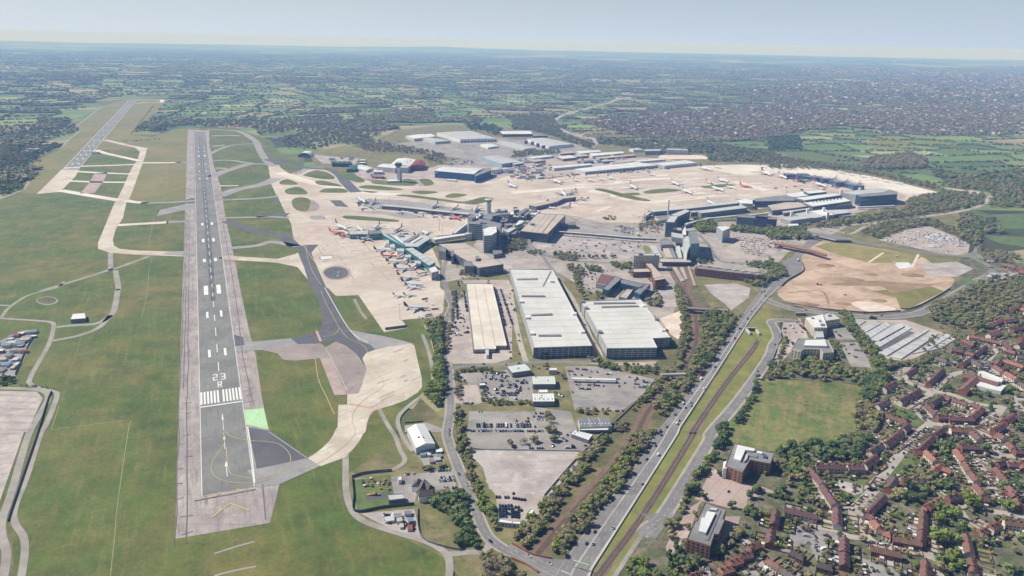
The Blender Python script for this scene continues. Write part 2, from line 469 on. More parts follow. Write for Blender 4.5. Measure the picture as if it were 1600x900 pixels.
# countryside: fields of different crops, one mesh per distance band
rs = np.random.RandomState(3)
FIELD = ['627840', '6e8448', '5a703a', '788a4c', '828854', '687c46', '607642', '8c8860', '988a6c', '747e4c', '586c3c', '90966a']
FIELDL = [lin(c) for c in FIELD]
WOODC = lin('42472f')
def warp(x, y, s, a):
 return (x + a * math.sin(y / s + 1.3) + a * .5 * math.sin((x + y) / (s * .47)), y + a * math.sin(x / s * 1.1) + a * .5 * math.cos((x - y) / (s * .53)))
HEDGES, WOODCELLS = [], []
def field_band(name, y0, y1, cell, ang, z, pw, hed):
 mb = MB(); cols = []
 ca, sa = cos(ang), sin(ang)
 R_ = y1 * 1.15
 n = int(2.3 * R_ / cell)
 V = {}
 def vert(i, j):
  if (i, j) not in V:
   q = random.Random(i * 7919 + j * 104729 + int(cell))
   u = (i - n / 2 + q.uniform(-.3, .3)) * cell
   v = (j - n / 2 + q.uniform(-.3, .3)) * cell * 0.75
   u, v = warp(u, v, cell * 4.5, cell * .8)
   V[(i, j)] = (u * ca - v * sa, u * sa + v * ca)
  return V[(i, j)]
 idx = {}
 def vid(i, j):
  if (i, j) not in idx:
   idx[(i, j)] = len(mb.v); p = vert(i, j); mb.v.append((p[0], p[1], z))
  return idx[(i, j)]
 for i in range(n):
  for j in range(int(n * 1.34)):
   p = vert(i, j)
   if not (y0 < p[1] < y1 and abs(p[0]) < p[1] * 0.78 + 600): continue
   q = random.Random(i * 31 + j * 57 + int(cell) * 3)
   wood = q.random() < pw * (1.0 + 0.9 * math.sin(p[0] / (cell * 6)) * math.cos(p[1] / (cell * 5)))
   c = WOODC if wood else FIELDL[q.randrange(len(FIELDL))]
   k = q.uniform(.85, 1.15)
   mb.f.append((vid(i, j), vid(i + 1, j), vid(i + 1, j + 1), vid(i, j + 1))); mb.m.append(0)
   cols.append((c[0] * k, c[1] * k, c[2] * k, 1))
   if wood: WOODCELLS.append((cell, [vert(i, j), vert(i + 1, j), vert(i + 1, j + 1), vert(i, j + 1)]))
   if q.random() < hed: HEDGES.append((cell, vert(i, j), vert(i + 1, j)))
   if q.random() < hed: HEDGES.append((cell, vert(i, j), vert(i, j + 1)))
 me = mb.mesh(name, 'fields')
 at = me.color_attributes.new('tint', 'FLOAT_COLOR', 'CORNER')
 buf = []
 for c in cols: buf += list(c) * 4
 at.data.foreach_set('color', buf)
 tag(link(name, me), kind='structure')
field_band('fields', 700, 8200, 200, radians(24), -0.25, 0.15, 0.88)
field_band('distant_fields', 7600, 18500, 380, radians(-14), -0.5, 0.27, 0.9)
field_band('farthest_fields', 17500, 33500, 900, radians(9), -0.8, 0.55, 0.0)
# low hills along the horizon
def hill(pts, name):
 mb = MB()
 n = len(pts)
 for (x, y, h) in pts:
  mb.v += [(x, y - 1500, -1.2), (x, y, h), (x, y + 1500, -1.2)]
 for i in range(n - 1):
  a, b = 3 * i, 3 * i + 3
  mb.f += [(a, b, b + 1, a + 1), (a + 1, b + 1, b + 2, a + 2)]; mb.m += [0, 0]
 tag(link(name, mb.mesh(name, 'horizonland', smooth_=True)), kind='structure')
def ridge(y, x0, x1, hmax, seed, y_bow=0):
 q = random.Random(seed); out = []
 ph = [q.uniform(0, 6) for _ in range(5)]
 for i in range(61):
  t = i / 60; x = x0 + (x1 - x0) * t
  h = hmax * math.sin(pi * t) ** .8 * (0.55 + 0.22 * math.sin(t * 9 + ph[0]) + 0.15 * math.sin(t * 21 + ph[1]) + .08 * math.sin(t * 47 + ph[2]))
  out.append((x, y - y_bow * (2 * t - 1) ** 2, h))
 return out
hill(ridge(33000, -26000, 5000, 95, 1, 4000), 'hills')
hill(ridge(34000, -14000, 9000, 110, 5, 2500), 'hills')
hill(ridge(29000, -25000, -6000, 60, 2, 2500), 'hills')
hill(ridge(30000, -3000, 12000, 60, 3, 2500), 'hills')
# ------------------------------------------------------------------ airfield ground
surf('airfield_grass', 'F -260,330 M0 0,345 100,310 160,285 170,230 65,215 130,150 285,40 T0 380,765 440,705 500,655 450,640 540,580 640,505 600,480 800,455 1040,455 960,500 910,610 820,680 T0 980,680 1080,648 1180,638 1450,635 T1 20,690 95,720 150,795 300,820 M1 300,150 700,235 1100,260 1200,600 1180,900 L1 1180,300 1140,560 900,780 880,900 B1 960,120 1000,200 940,240 620,260 600,300 560,480 640,520 1060,680 1200,780 1180,900 F 690,1000 30,1000 35,890 40,850 28,810 60,740 92,620 85,606 50,602 46,590 78,520 80,505 0,498 -400,520 -400,330', 'airgrass', 0)
surf('dry_airfield_grass', 'T0 140,895 380,770 500,660 455,640 640,505 800,455 1040,458 905,610 820,680 950,700 1080,650 1180,640 1170,900 M0 1165,357 1050,368 900,371 800,352 880,100 880,20 590,40 400,150 230,300 300,320 100,300 160,280 170,230 65,215 130,150', 'fargrass', 0.5)
# runway with shoulders
surf('runway_shoulder', 'F 294,202 292.5,225 290,310 285,450 278,675 274,842 422,817 437,755 427,700 420,672 410,625 400,557 390,520 382,482 375,450 367,407 352,337 345,292 335,262 327,225 327,204', 'shoulder', 1)
surf('runway', 'F 302,206 302.5,225 304,310 309,450 312.5,675 316,774 400,760 385,675 375,610 352.5,450 336,312 325,235 322,206', 'runway', 3)
surf('second_runway', 'M0 385,160 490,160 T0 855,462 805,462', 'runway', 2)
surf('concrete_starter', 'M0 385,160 495,160 470,205 375,300 228,312', 'concrete2', 2)
# taxiways between the two runways
surf('taxiway', 'M0 835,15 920,25 905,85 890,125 870,180 815,330 790,370 768,465 725,530 705,600 712,635 745,655 860,667 1050,672 1220,668 1220,706 900,695 690,682 612,655 612,620 715,370 740,330 770,270 800,200 825,150 860,95 875,50', 'concrete2', 3)
for s, w, m in (('M0 600,38 660,58 780,85 870,105', 22, 'concrete3'), ('M0 505,139 700,134 850,128', 20, 'concrete3'), ('M0 480,172 650,182 830,188', 20, 'concrete3'),
    ('M0 425,231 600,238 810,240', 20, 'concrete3'), ('M0 375,290 520,315 640,335 745,352', 26, 'concrete3'), ('M0 632,180 600,240 545,308', 36, 'taxipink'),
    ('T0 655,715 700,725 830,755 910,768', 22, 'concrete2'), ('M0 880,118 1040,118 1130,115', 22, 'concrete3'), ('M0 1100,114 1220,116', 24, 'taxigrey'),
    ('M0 785,352 830,362 920,370', 22, 'concrete3'), ('M0 880,369 1050,366 1220,355', 20, 'taxigrey'),
    ('M0 740,508 900,498 1050,490', 22, 'concrete3'), ('M0 1040,490 1220,481', 22, 'taxigrey'), ('T0 850,488 930,480 1010,480', 16, 'concrete3'), ('T0 830,467 930,464 1020,466', 14, 'concrete3')):
 strip('taxiway', s, w, m, 3.5)
surf('concrete_turnpad', 'T0 1000,462 1030,466 1020,480 1000,482', 'concrete3', 3.6)
surf('old_asphalt_patch', 'M0 980,452 1000,412 1160,376 1220,378 1220,402 1100,424', 'taxigrey', 2)
surf('old_asphalt_patch', 'M0 1010,690 1060,672 1220,668 1220,706', 'taxigrey', 4)
surf('asphalt_apron', 'M0 1160,350 1200,335 1220,345 1220,372 1160,372', 'taxidark', 2.2)
for s, w in (('M0 690,680 692,790', 9), ('M0 250,920 500,845 690,785 745,770 930,702', 9), ('M0 722,790 740,900 L0 735,20 715,130 680,180 600,222 440,235 350,245', 9),
             ('L0 690,170 620,245 500,295 330,330', 8), ('L0 5,190 60,120 180,45 350,0 M0 400,860', 5), ('L0 -60,105 60,110', 5)):
 strip('track', s, w, 'path', 1)
for s in ('M0 1030,60 1045,200 1020,360 980,400 950,520 925,662', 'M0 950,702 930,800 925,900 L0 920,20 905,100 885,185', 'L0 820,828 800,900 B0 735,450 720,620 690,900', 'L0 320,885 560,855 790,828', 'L0 370,735 320,885', 'L0 430,335 600,375 820,418', 'L0 510,300 460,450 410,600'):
 strip('worn_drain_line', s, .9, 'drain' if '410,600' not in s and '820,418' not in s else 'fargrass', 1.2)
# right-hand side: aprons
surf('airport_land', 'F 480,238 560,232 620,203 700,195 860,202 940,225 1100,228 1250,240 1420,285 1500,300 1500,440 1230,480 1190,560 1040,620 870,905 720,905 690,870 545,800 545,740 600,700 690,640 700,560 640,480', 'verge', 0.2)
surf('apron', 'M1 75,128 140,130 250,190 350,145 520,165 720,235 990,258 1080,225 1180,235 1480,232 1600,190 M2 100,225 250,215 420,190 640,185 900,165 1160,135 1420,128 1600,132 M3 0,128 100,123 250,135 400,165 640,200 800,235 1060,300 1000,330 820,380 600,420 0,420 M2 1600,400 1150,440 830,470 790,492 560,490 450,462 330,440 100,440 M1 1500,480 1300,560 1140,572 1080,600 1150,760 1150,900 L1 1180,20 1170,150 1130,182 910,200 950,250 800,277 640,45 500,50 450,0 M1 440,900 365,730 345,680 390,630 255,640 240,625 220,500 130,325 95,250', 'concrete', 1.6)
surf('pale_apron', 'M2 1150,140 1420,130 1600,134 M3 0,130 100,125 400,167 640,202 800,237 1050,300 880,318 560,240 200,190 60,180 M2 1400,190', 'concrete3', 1.8)
surf('stained_apron', 'M1 300,540 420,470 560,440 400,560 380,600 320,600', 'stain', 1.9, True)
surf('stained_apron', 'M2 300,380 500,370 700,400 640,440 420,420', 'stain', 1.9, True)
surf('stained_apron', 'M3 0,200 130,190 300,230 420,290 200,285 0,270', 'stain', 1.9, True)
surf('apron_slab', 'M1 620,340 900,350 1330,410 1600,440 1600,460 1300,440 1000,425 700,400', 'taxigrey', 1.9)
surf('apron_slab', 'M1 620,425 760,418 1040,450 1080,462 940,468 800,440', 'taxigrey', 2.0)
surf('apron_slab', 'M1 460,352 530,352 580,395 500,390', 'taxidark', 2.0)
for s in ('M2 510,420 600,388 628,392 545,425', 'M2 370,378 460,390 455,394 365,384'):
 surf('pale_apron_slab', s, 'concrete3', 2.0)
strip('apron_taxi_lane', 'M2 0,305 300,280 520,262 800,222 1060,215', 34, 'concrete3', 2.0)
strip('apron_taxi_lane', 'M2 500,290 640,325 820,365 1000,352 1340,318', 34, 'concrete3', 2.05)
strip('apron_taxi_lane', 'M1 150,180 380,250 640,300 900,318', 36, 'concrete3', 2.0)
strip('apron_taxi_lane', 'M2 1300,215 1450,250 1590,290', 30, 'concrete3', 2.05)
strip('asphalt_taxiway', 'T0 1290,652 1450,655 1520,672 1580,710 T1 0,725 30,790 70,850 110,880', 26, 'taxigrey', 2.2)
strip('asphalt_taxiway', 'M1 70,95 180,125 330,150 460,160 520,190 570,250 625,302', 34, 'taxidark', 2.3)
strip('asphalt_taxiway', 'M1 250,185 320,155 400,150', 30, 'taxigrey', 2.25)
surf('asphalt_taxiway', 'M1 258,640 325,630 392,629 360,655 345,685 350,715 375,770 440,900 L1 450,0 500,110 550,200 583,262 615,318 660,340 720,358 742,386 690,400 668,430 658,455 620,400 565,358 520,340 470,333 430,345 400,348 380,277 405,240 416,205 395,100 350,0 M1 340,900 300,770', 'taxidark', 3)
surf('taxiway_pad', 'L1 583,260 700,285 790,300 900,325 990,350 900,360 820,368 745,382 700,350 640,332', 'taxigrey', 2.4)
surf('concrete_pad', 'L1 665,440 690,405 745,385 820,368 900,358 970,348 990,360 1010,450 1035,560 1038,620 1010,655 940,700 850,735 775,755 735,770 710,800 695,840 685,900 B1 672,10 645,60 610,105 555,160 405,215 320,165 370,135 415,100 455,60 480,25 498,-15 L1 510,870 515,730 570,730 570,665 640,660 665,600 690,510', 'concrete2', 2.6)
surf('worn_asphalt_pad', 'L1 400,440 430,372 500,335 560,360 620,405 660,455 690,510 665,600 640,660 560,668 490,670', 'taxipurple', 2.5)
surf('pink_slab', 'L1 400,440 470,440 560,668 490,670', 'taxipink', 2.7)
surf('link_taxiway', 'L1 -140,395 -140,345 0,335 215,315 380,277 400,347 260,352 100,385', 'taxigrey', 2.8)
surf('worn_asphalt', 'L1 40,388 260,350 405,345 435,372 400,440 250,455 170,450 135,410', 'taxipurple', 2.45)
surf('dark_link', 'L1 215,315 380,277 400,347 262,352', 'taxidark', 3.2)
surf('curved_asphalt', 'F 386,735 400,733 440,725 477,716 501,728 470,742 437,757 400,762 398,750', 'taxigrey', 3.2)
surf('new_asphalt', 'F 388,668 420,673 450,692 481,716 440,725 401,733', 'taxidark', 3.3)
surf('green_painted_area', 'F 382,641 412,638 420,671 385,664', 'greenpaint', 3.3)
surf('asphalt_wedge', 'L0 1458,290 1520,310 1528,358 1462,366', 'taxidark', 3.3)
surf('taxi_link', 'L0 1462,368 1600,355 L1 0,335 0,375 L0 1600,378 1468,405', 'taxigrey', 3.4)
# links between runway and the parallel taxiway
for s, w, m in (('T0 1320,690 1420,688 1495,690', 18, 'concrete2'), ('T0 1325,755 1405,747', 14, 'concrete2'), ('T0 1310,802 1400,762 1470,745 1600,738', 20, 'taxigrey'), ('T1 0,738 40,740', 24, 'taxigrey'),
    ('M0 1335,105 1440,102 1540,118 1600,125 M1 40,125 90,130', 20, 'taxigrey'), ('M0 1325,205 1420,165 1560,125', 34, 'taxigrey'), ('M0 1350,150 1430,155', 20, 'taxipink'),
    ('M0 1370,325 1480,285 1600,262 M1 60,245 130,215', 40, 'taxigrey'), ('M0 1375,262 1490,260', 14, 'concrete2'), ('M0 1340,352 1600,341 M1 140,326', 18, 'taxigrey'),
    ('M0 1380,463 1500,460 1600,458 M1 100,455 210,462', 16, 'taxigrey'), ('M1 0,455 120,440 205,440', 26, 'taxidark'), ('M0 1410,482 1600,545 M1 80,560 170,580 240,640', 26, 'taxidark'),
    ('M0 1380,656 1600,636 M1 100,612 260,640', 20, 'taxigrey'), ('M0 1390,705 1480,715 1600,722 M1 100,728 250,740', 26, 'concrete2')):
 strip('taxi_link', s, w, m, 3.0)
surf('taxi_link', 'M1 120,722 240,690 262,680 300,770 325,850 260,770 120,740', 'concrete2', 2.9)
surf('dark_wedge', 'M0 1340,320 1385,308 1395,350 1345,352', 'taxipurple', 3.1)
surf('dark_wedge', 'M1 60,330 135,328 160,380 100,345', 'taxidark', 2.9)
# grass islands in the concrete
for s in ('M1 150,235 200,220 262,252 160,253', 'M1 185,287 262,268 320,300 305,315 200,313', 'M1 370,235 420,230 540,262 400,256', 'M1 398,296 440,278 540,279 575,295 550,305 410,303',
          'M1 225,355 250,337 300,335 340,355 320,418 260,415 230,390', 'M1 545,460 560,448 700,455 880,475 860,487 600,472', 'M1 640,270 700,258 840,270 920,283 840,291 700,282',
          'M1 645,291 760,299 720,306', 'M1 300,192 370,165 450,180 495,215 420,220 310,201', 'M1 150,135 290,152 230,182 200,180', 'M1 505,171 570,175 680,225 640,241 560,215',
          'M1 720,238 810,234 990,255 940,262 760,252', 'M1 920,222 970,220 995,246 930,242', 'M1 1025,222 1080,220 1112,248 1070,261 1045,255', 'M1 970,300 1030,292 1110,296 1135,304 1040,314',
          'M1 870,320 960,318 1150,342 1280,360 1340,352 1420,332 1485,345 1380,376 1300,373 1000,337', 'M1 1180,330 1230,309 1320,318 1240,336',
          'M2 515,284 570,280 700,312 860,350 820,357 700,336 600,306', 'M2 700,309 780,305 800,317 740,321', 'M2 825,298 930,281 1050,286 1030,297 860,311', 'M2 1180,266 1300,252 1400,256 1290,272 1220,277'):
 surf('grass_island', s, 'airgrass', 3.6, True)
surf('dark_oval', 'M1 300,415 345,350 395,385 385,412 345,421', 'taxipurple', 3.5, True)
surf('grass_patch', 'L1 508,55 640,45 800,276 780,285 700,278 583,255', 'airgrass', 3)
surf('grass_patch', 'L1 800,285 950,262 1010,300 1030,350 1000,350 900,322', 'airgrass', 3)
surf('grass_patch', 'L1 495,672 568,670 568,728 520,728', 'airgrass', 3)
strip('dark_scar', 'L1 615,70 650,140 690,195', 5, 'taxipurple', 3.3)
# scorched circle and white slab on the near apron
def ellipse(s, c, n=28):
 (x, y), (a, b) = P(s)[0], c
 return [G((x + a * cos(t), y + b * sin(t))) for t in [2 * pi * i / n for i in range(n)]]
surf('scorched_circle', ellipse('M1 505,807', (24.5, 12.8)), 'stain', 2.05); surf('scorched_circle', ellipse('M1 505,807', (22, 11.5)), 'taxipink', 2.1); surf('scorched_circle', ellipse('M1 502,807', (20.5, 10.5)), 'taxipurple', 2.2); surf('scorched_circle', ellipse('M1 500,806', (19, 9.5)), 'taxidark', 2.3)
surf('scorched_ring', ellipse('M1 440,710', (14, 5)), 'stain', 2.1); surf('scorched_ring', ellipse('M1 440,710', (12, 4.3)), 'taxipurple', 2.2); surf('white_slab', 'M1 400,703 470,698 480,715 410,723', 'roofwhite', 2.4)
surf('oil_stain', 'M1 340,450 420,450 430,470 350,472', 'taxigrey', 2.1, True)
surf('grass_oval', 'M2 820,636 850,640 870,665 850,682 825,670', 'verge2', 3, True)
# ------------------------------------------------------------------ runway frame and markings
class Frame:
 def __init__(s, l0, l1, r0_, r1_):
  a, b, c, d = G(l0), G(l1), G(r0_), G(r1_)
  s.o = (a + c) / 2; e = (b + d) / 2
  s.dir = (e - s.o); s.len = s.dir.length; s.dir.normalize()
  s.nrm = Vector((s.dir.y, -s.dir.x, 0))
  s.hw = (abs((a - s.o).dot(s.nrm)) + abs((b - e).dot(s.nrm))) / 2
 def at(s, d, u, z=0): return s.o + s.dir * d + s.nrm * (u * s.hw) + Vector((0, 0, z))
 def s_of(s, y):
  lo, hi = -600, 6000
  for _ in range(50):
   m = (lo + hi) / 2
   if px(s.at(m, 0))[1] > y: lo = m
   else: hi = m
  return lo
RW = Frame((314.5, 634), (302.3, 207), (377.5, 630), (322, 207))
R2 = Frame((97, 264), (202, 157), (125, 264), (212, 157))
print('RUNWAY len', RW.len, 'hw', RW.hw, 'R2', R2.len, R2.hw, 'dir', RW.dir)
ZM = 4.6 * LV
def quad(fr, mb, s0, s1, u0_, u1_, z=ZM):
 mb.sheet([fr.at(s0, u0_), fr.at(s1, u0_), fr.at(s1, u1_), fr.at(s0, u1_)], z)
def mark(name, mb, m='white'):
 tag(link(name, mb.mesh(name, m)), kind='structure')
mb = MB()
quad(RW, mb, -1.5, 1.2, -.98, .98)
for sgn in (-1, 1):
 for k in range(6):
  c = sgn * (0.13 + k * 0.155)
  quad(RW, mb, 6, RW.s_of(609.5), c - .045, c + .045)
mark('threshold_marking', mb)
mb = MB()
sA = RW.s_of
for a, b in ((580, 566), (551, 538), (525, 512), (502, 492), (480, 472), (463, 457), (449, 443.5), (436, 431)):
 quad(RW, mb, sA(a), sA(b), -.022, .022)
s_ = sA(425)
while s_ < RW.len - 120:
 quad(RW, mb, s_, s_ + 30, -.02, .02); s_ += 60
mark('centreline_marking', mb)
mb = MB()
for ya, yb, w in ((557, 545.5, .07), (496, 486.5, .07), (460, 446, .14), (409, 404, .1), (378, 373, .1), (352, 348, .1), (280, 278.4, .07), (268, 266.6, .07), (257, 255.8, .07), (244.5, 242.8, .12), (237, 236, .08), (231, 230.2, .08)):
 for sg in (-1, 1):
  quad(RW, mb, sA(ya), sA(yb), sg * .42 - w, sg * .42 + w)
mark('touchdown_marking', mb)
mb = MB()
e0 = sA(772)
for sg in (-1, 1):
 quad(RW, mb, sA(768), RW.len, sg * .975 - .013, sg * .975 + .013)
mark('edge_marking', mb)
mb = MB(); quad(RW, mb, sA(600), sA(215), -.3, .3, 3.5 * LV); 
tag(link('rubber_deposit', MB().sheet([RW.at(sA(540), -.25), RW.at(sA(455), -.36), RW.at(sA(330), -.34), RW.at(sA(213), -.3), RW.at(sA(213), .3), RW.at(sA(330), .34), RW.at(sA(455), .36), RW.at(sA(540), .25)], 3.5 * LV).mesh('rubber_deposit', 'runway')), kind='structure')
for u in (-.3, .3):
 pass
tag(link('rubber_deposit', MB().sheet([RW.at(sA(470), -.16), RW.at(sA(400), -.22), RW.at(sA(213), -.2), RW.at(sA(213), .2), RW.at(sA(400), .22), RW.at(sA(470), .16)], 3.8 * LV).mesh('rubber_deposit', 'rubber')), kind='structure')
# 23 R as painted strokes in the runway's own frame
GL = {'2': [(0, 1, 1, .88), (.78, .88, 1, .5), (0, .56, 1, .44), (0, .44, .22, .12), (0, .12, 1, 0)],
      '3': [(0, 1, 1, .88), (.78, .88, 1, .12), (.2, .56, .78, .44), (0, .12, 1, 0)],
      'R': [(0, 1, .24, 0), (.24, 1, 1, .88), (.76, .88, 1, .56), (.24, .56, 1, .44)]}
def glyph(mb, fr, g, u, s0, w, h, flip=False):
 for (x0, y1, x1, y0) in GL[g]:
  quad(fr, mb, s0 + y0 * h, s0 + y1 * h, u + x0 * w, u + x1 * w)
 if g == 'R':
  a = [(.45, .44), (.72, .44), (1.0, 0), (.74, 0)]
  mb.sheet([fr.at(s0 + y * h, u + x * w) for x, y in a], ZM)
mb = MB()
glyph(mb, RW, 'R', -.11, sA(605.5), .22, sA(596.5) - sA(605.5))
glyph(mb, RW, '2', -.32, sA(594), .24, sA(584.5) - sA(594)); glyph(mb, RW, '3', .06, sA(594), .24, sA(584.5) - sA(594))
mark('runway_number', mb)
# displaced threshold: arrows and curved taxi lines
mb = MB()
def tri(fr, s0, s1, hu): mb.sheet([fr.at(s0, -hu), fr.at(s0, hu), fr.at(s1, 0)], ZM)
for a, b in ((662, 645), (686, 681), (728, 722)):
 pass
tri(RW, sA(656), sA(645), .045); quad(RW, mb, sA(672), sA(656), -.012, .012)
tri(RW, sA(687), sA(680), .06); quad(RW, mb, sA(702), sA(687), -.014, .014)
tri(RW, sA(729), sA(720), .07); quad(RW, mb, sA(745), sA(729), -.014, .014)
mark('threshold_arrow', mb)
def line(name, s, w, m, lv=4.7, sm=True):
 pts = GP(s)
 if sm and len(pts) > 2: pts = smooth(pts, 8)
 tag(link(name, MB().ribbon(pts, w, lv * LV).mesh(name, m)), kind='structure')
 return pts
line('taxi_line', 'B0 1395,0 1400,80 1350,150 1320,210 1340,275 1420,310 1520,320 1590,315 B1 60,300 150,255 210,200 210,140 150,80 60,60 0,58', .7, 'yellow')
line('taxi_line', 'B0 1405,0 1460,35 1540,50 B1 20,60', .7, 'yellow')
line('taxi_line', 'B0 1415,100 1430,240 1480,275 1600,290 B1 100,275 300,225 420,180 560,80 620,0 L1 600,830 620,760 690,690 790,620 790,570 740,500 700,410 670,360 570,310 530,260 515,240 440,100 405,20', .7, 'yellow')
line('taxi_line', 'L1 520,255 490,290 420,305', .8, 'yellow'); line('taxi_line', 'M1 405,880 350,790 320,700 315,640', .8, 'yellow')
line('side_line', 'F 398,755 392,700 387,667', 1.2, 'white', sm=False); line('side_line', 'B1 80,0 320,165 400,212', .7, 'dimwhite', sm=False)
line('side_line', 'L1 435,375 500,500 568,640', .9, 'dimwhite'); line('kerb_line', 'L1 430,0 585,262 700,340', 1.0, 'white'); line('side_line', 'L1 370,440 390,570 440,680 490,790', .9, 'yellow')
line('stop_line', 'L1 378,270 405,335', 3.5, 'redpaint'); line('stop_line', 'L1 580,725 720,750', 3.5, 'redpaint')
line('chevron', 'B0 1325,535 1440,448 1560,492', 2.0, 'yellow', sm=False); line('chevron', 'B0 1330,415 1375,378', 2.0, 'yellow', sm=False); line('chevron', 'B0 1480,358 1540,382', 2.0, 'yellow', sm=False); line('chevron', 'B0 1435,578 1450,566 1465,576', 1.2, 'yellow', sm=False)
line('end_line', 'B0 1215,432 1600,360', 1.6, 'crack', sm=False)
# sealed joints along the shoulders
for fu, m in ((-1.55, 'crack'), (-1.9, 'crack'), (-1.75, 'crack')):
 q = random.Random(int(fu * 100)); pts = []
 s0 = sA(835 if fu != -1.75 else 600)
 while s0 < sA(330):
  pts.append(RW.at(s0, fu + q.uniform(-.05, .05))); s0 += q.uniform(25, 60)
 tag(link('sealed_joint', MB().ribbon(pts, .8, 4.7 * LV).mesh('sealed_joint', m)), kind='structure')
mb = MB(); q = random.Random(4)
s0 = sA(835)
while s0 < sA(300):
 c = q.choice((-1.55, -1.9)); mb.ribbon([RW.at(s0, c - q.uniform(.02, .35)), RW.at(s0 + q.uniform(-3, 3), c + q.uniform(.05, .3))], .7, 4.72 * LV)
 if s0 > sA(640): mb.ribbon([RW.at(s0 + 9, 1.1), RW.at(s0 + 9 + q.uniform(-8, 8), 1.6)], .6, 4.72 * LV)
 s0 += q.uniform(12, 34)
mb.ribbon([RW.at(sA(640), 1.45), RW.at(sA(560), 1.3), RW.at(sA(500), 1.42), RW.at(sA(420), 1.45), RW.at(sA(350), 1.4)], .9, 4.71 * LV)
mark('sealed_joint', mb, 'crack')
line('sealed_joint', 'B1 40,325 50,440 60,550', .9, 'crack')
# second runway markings
mb = MB(); s2 = R2.s_of
for sgn in (-1, 1):
 for k in range(6):
  c = sgn * (0.12 + k * 0.15); quad(R2, mb, 8, 40, c - .05, c + .05)
for yy in (257, 249, 243, 236, 229, 220, 212, 205, 196, 190, 184, 178, 173, 169, 165):
 for sg in (-1, 1): quad(R2, mb, s2(yy), s2(yy) + 25, sg * .4 - .1, sg * .4 + .1)
s_ = 120
while s_ < R2.len - 60: quad(R2, mb, s_, s_ + 30, -.025, .025); s_ += 60
for sg in (-1, 1): quad(R2, mb, 0, R2.len, sg * .97 - .03, sg * .97 + .03)
mark('second_runway_marking', mb)
for s in ('M0 0,345 70,315 150,285 178,240 165,225', 'T0 140,900 285,782 380,765 440,705 505,655', 'T0 455,645 540,580 640,505'): strip('airfield_edge_road', s, 7, 'path', 1.0, False)
strip('edge_barrier', 'T0 0,930 M0 65,215 130,150 285,40', 3, 'lotlight', 1.0)
# ------------------------------------------------------------------ landside surfaces
M['dryolive'] = mk('dry_olive_grass', '85804a', '95885a', '747542', scale=.03, fine=.3, amp=.2)
M['pave'] = mk('landside_paving', '9a9288', 'ada398', '6f7050', scale=.02, fine=.3, amp=.15, c3w=(.56, .66))
surf('suburb_ground', 'F 900,960 950,900 1010,810 1060,740 1120,660 1160,690 1340,700 1350,600 1200,590 1230,490 1480,450 1500,400 1760,430 2200,900 2200,1400 800,1400 980,960', 'garden', 0)
surf('scrubland', 'F 1220,480 1420,495 1500,450 1610,430 1620,540 1500,520 1490,545 1330,500 1230,560', 'scrub', 0.3)
surf('railway_embankment', 'F 1040,420 1075,420 1110,480 1180,500 1215,470 1180,500 1130,600 880,905 800,870 830,800 930,690 1000,600 1060,520 1068,470', 'scrub', 0.4)
surf('landside_paving', 'F 692,440 690,400 740,385 760,330 900,330 1000,345 1060,340 1240,355 1330,350 1290,372 1230,395 1190,440 1080,420 1040,520 860,420 800,420 700,440', 'pave', 0.5)
surf('meadow', 'F 1145,612 1152,600 1200,592 1310,597 1345,603 1352,650 1330,690 1270,712 1165,700 1130,690 1120,675', 'meadow', 0.6)
surf('railway_ballast', smooth(GP('B2 90,800'), 1) if False else [p for p in (lambda a, b: a + b[::-1])(smooth(GP('B2 95,765 315,500 525,280 715,40 L2 815,750 945,610 1072,455 1120,330 1118,185 1080,90 1035,0 M2 1010,850 960,760'), 6), smooth(GP('B2 210,770 420,530 620,310 790,75 L2 880,790 1015,630 1130,458 1180,330 1182,175 1140,70 1120,0 M2 1150,860 1110,760'), 6))], 'ballast', 1.0)
surf('tram_ballast', (lambda a, b: a + b[::-1])(smooth(GP('B2 490,910 800,500 1095,30 L2 1100,900 1310,600 1490,370 1505,335'), 6), smooth(GP('B2 580,910 860,500 1150,30 L2 1170,900 1355,600 1535,375 1545,325'), 6)), 'ballast2', 1.2)
surf('tram_verge', (lambda a, b: a + b[::-1])(GP('B2 470,910 1050,0 L2 1060,890 1290,540 1500,185 1600,110'), GP('B2 640,910 830,620 980,500 1200,60 L2 1240,890 1600,380 1660,330')), 'verge2', 0.8)
def mainroad():
 L = GP('F 862,908 B2 270,880 450,630 830,130 905,0 L2 905,900 1230,500 1440,170 1565,0 M2 1560,900 M3 0,830 90,740 160,700 250,600 300,585')
 Rr = GP('F 918,908 B2 480,890 1045,0 L2 1040,890 1270,540 1500,180 1600,60 M3 70,890 215,800 205,735 250,675 380,600')
 return L, Rr
L_, R_ = mainroad()
surf('main_road', L_ + R_[::-1], 'road', 1.5)
mid = [(a + b) / 2 for a, b in zip(L_[:8], R_[:8])]
def off(a, b, t): return [p.lerp(q, t) for p, q in zip(a, b)]
# resample both edges so lanes follow
def resamp(p, n):
 cum = [0]
 for a, b in zip(p, p[1:]): cum.append(cum[-1] + (b - a).length)
 out = []
 for k in range(n):
  d = cum[-1] * k / (n - 1); i = 0
  while i < len(p) - 2 and cum[i + 1] < d: i += 1
  out.append(p[i].lerp(p[i + 1], (d - cum[i]) / (cum[i + 1] - cum[i])))
 return out
RL, RR = resamp(L_[:9], 60), resamp(R_[:8], 60)
LANES = {}
for t in (.04, .93):
 mark('road_edge_line', MB().ribbon(off(RL, RR, t), .3, 2.4 * LV), 'dimwhite')
for t in (.24, .62, .78):
 mark('road_lane_marking', MB().dashes(off(RL, RR, t), .28, 2.4 * LV, 5, 10), 'dimwhite')
mark('road_centre_hatching', MB().ribbon(off(RL, RR, .44), .3, 2.4 * LV), 'dimwhite')
mark('central_reserve', MB().ribbon(off(RL, RR, .47), 1.6, 2.2 * LV), 'lotlight')
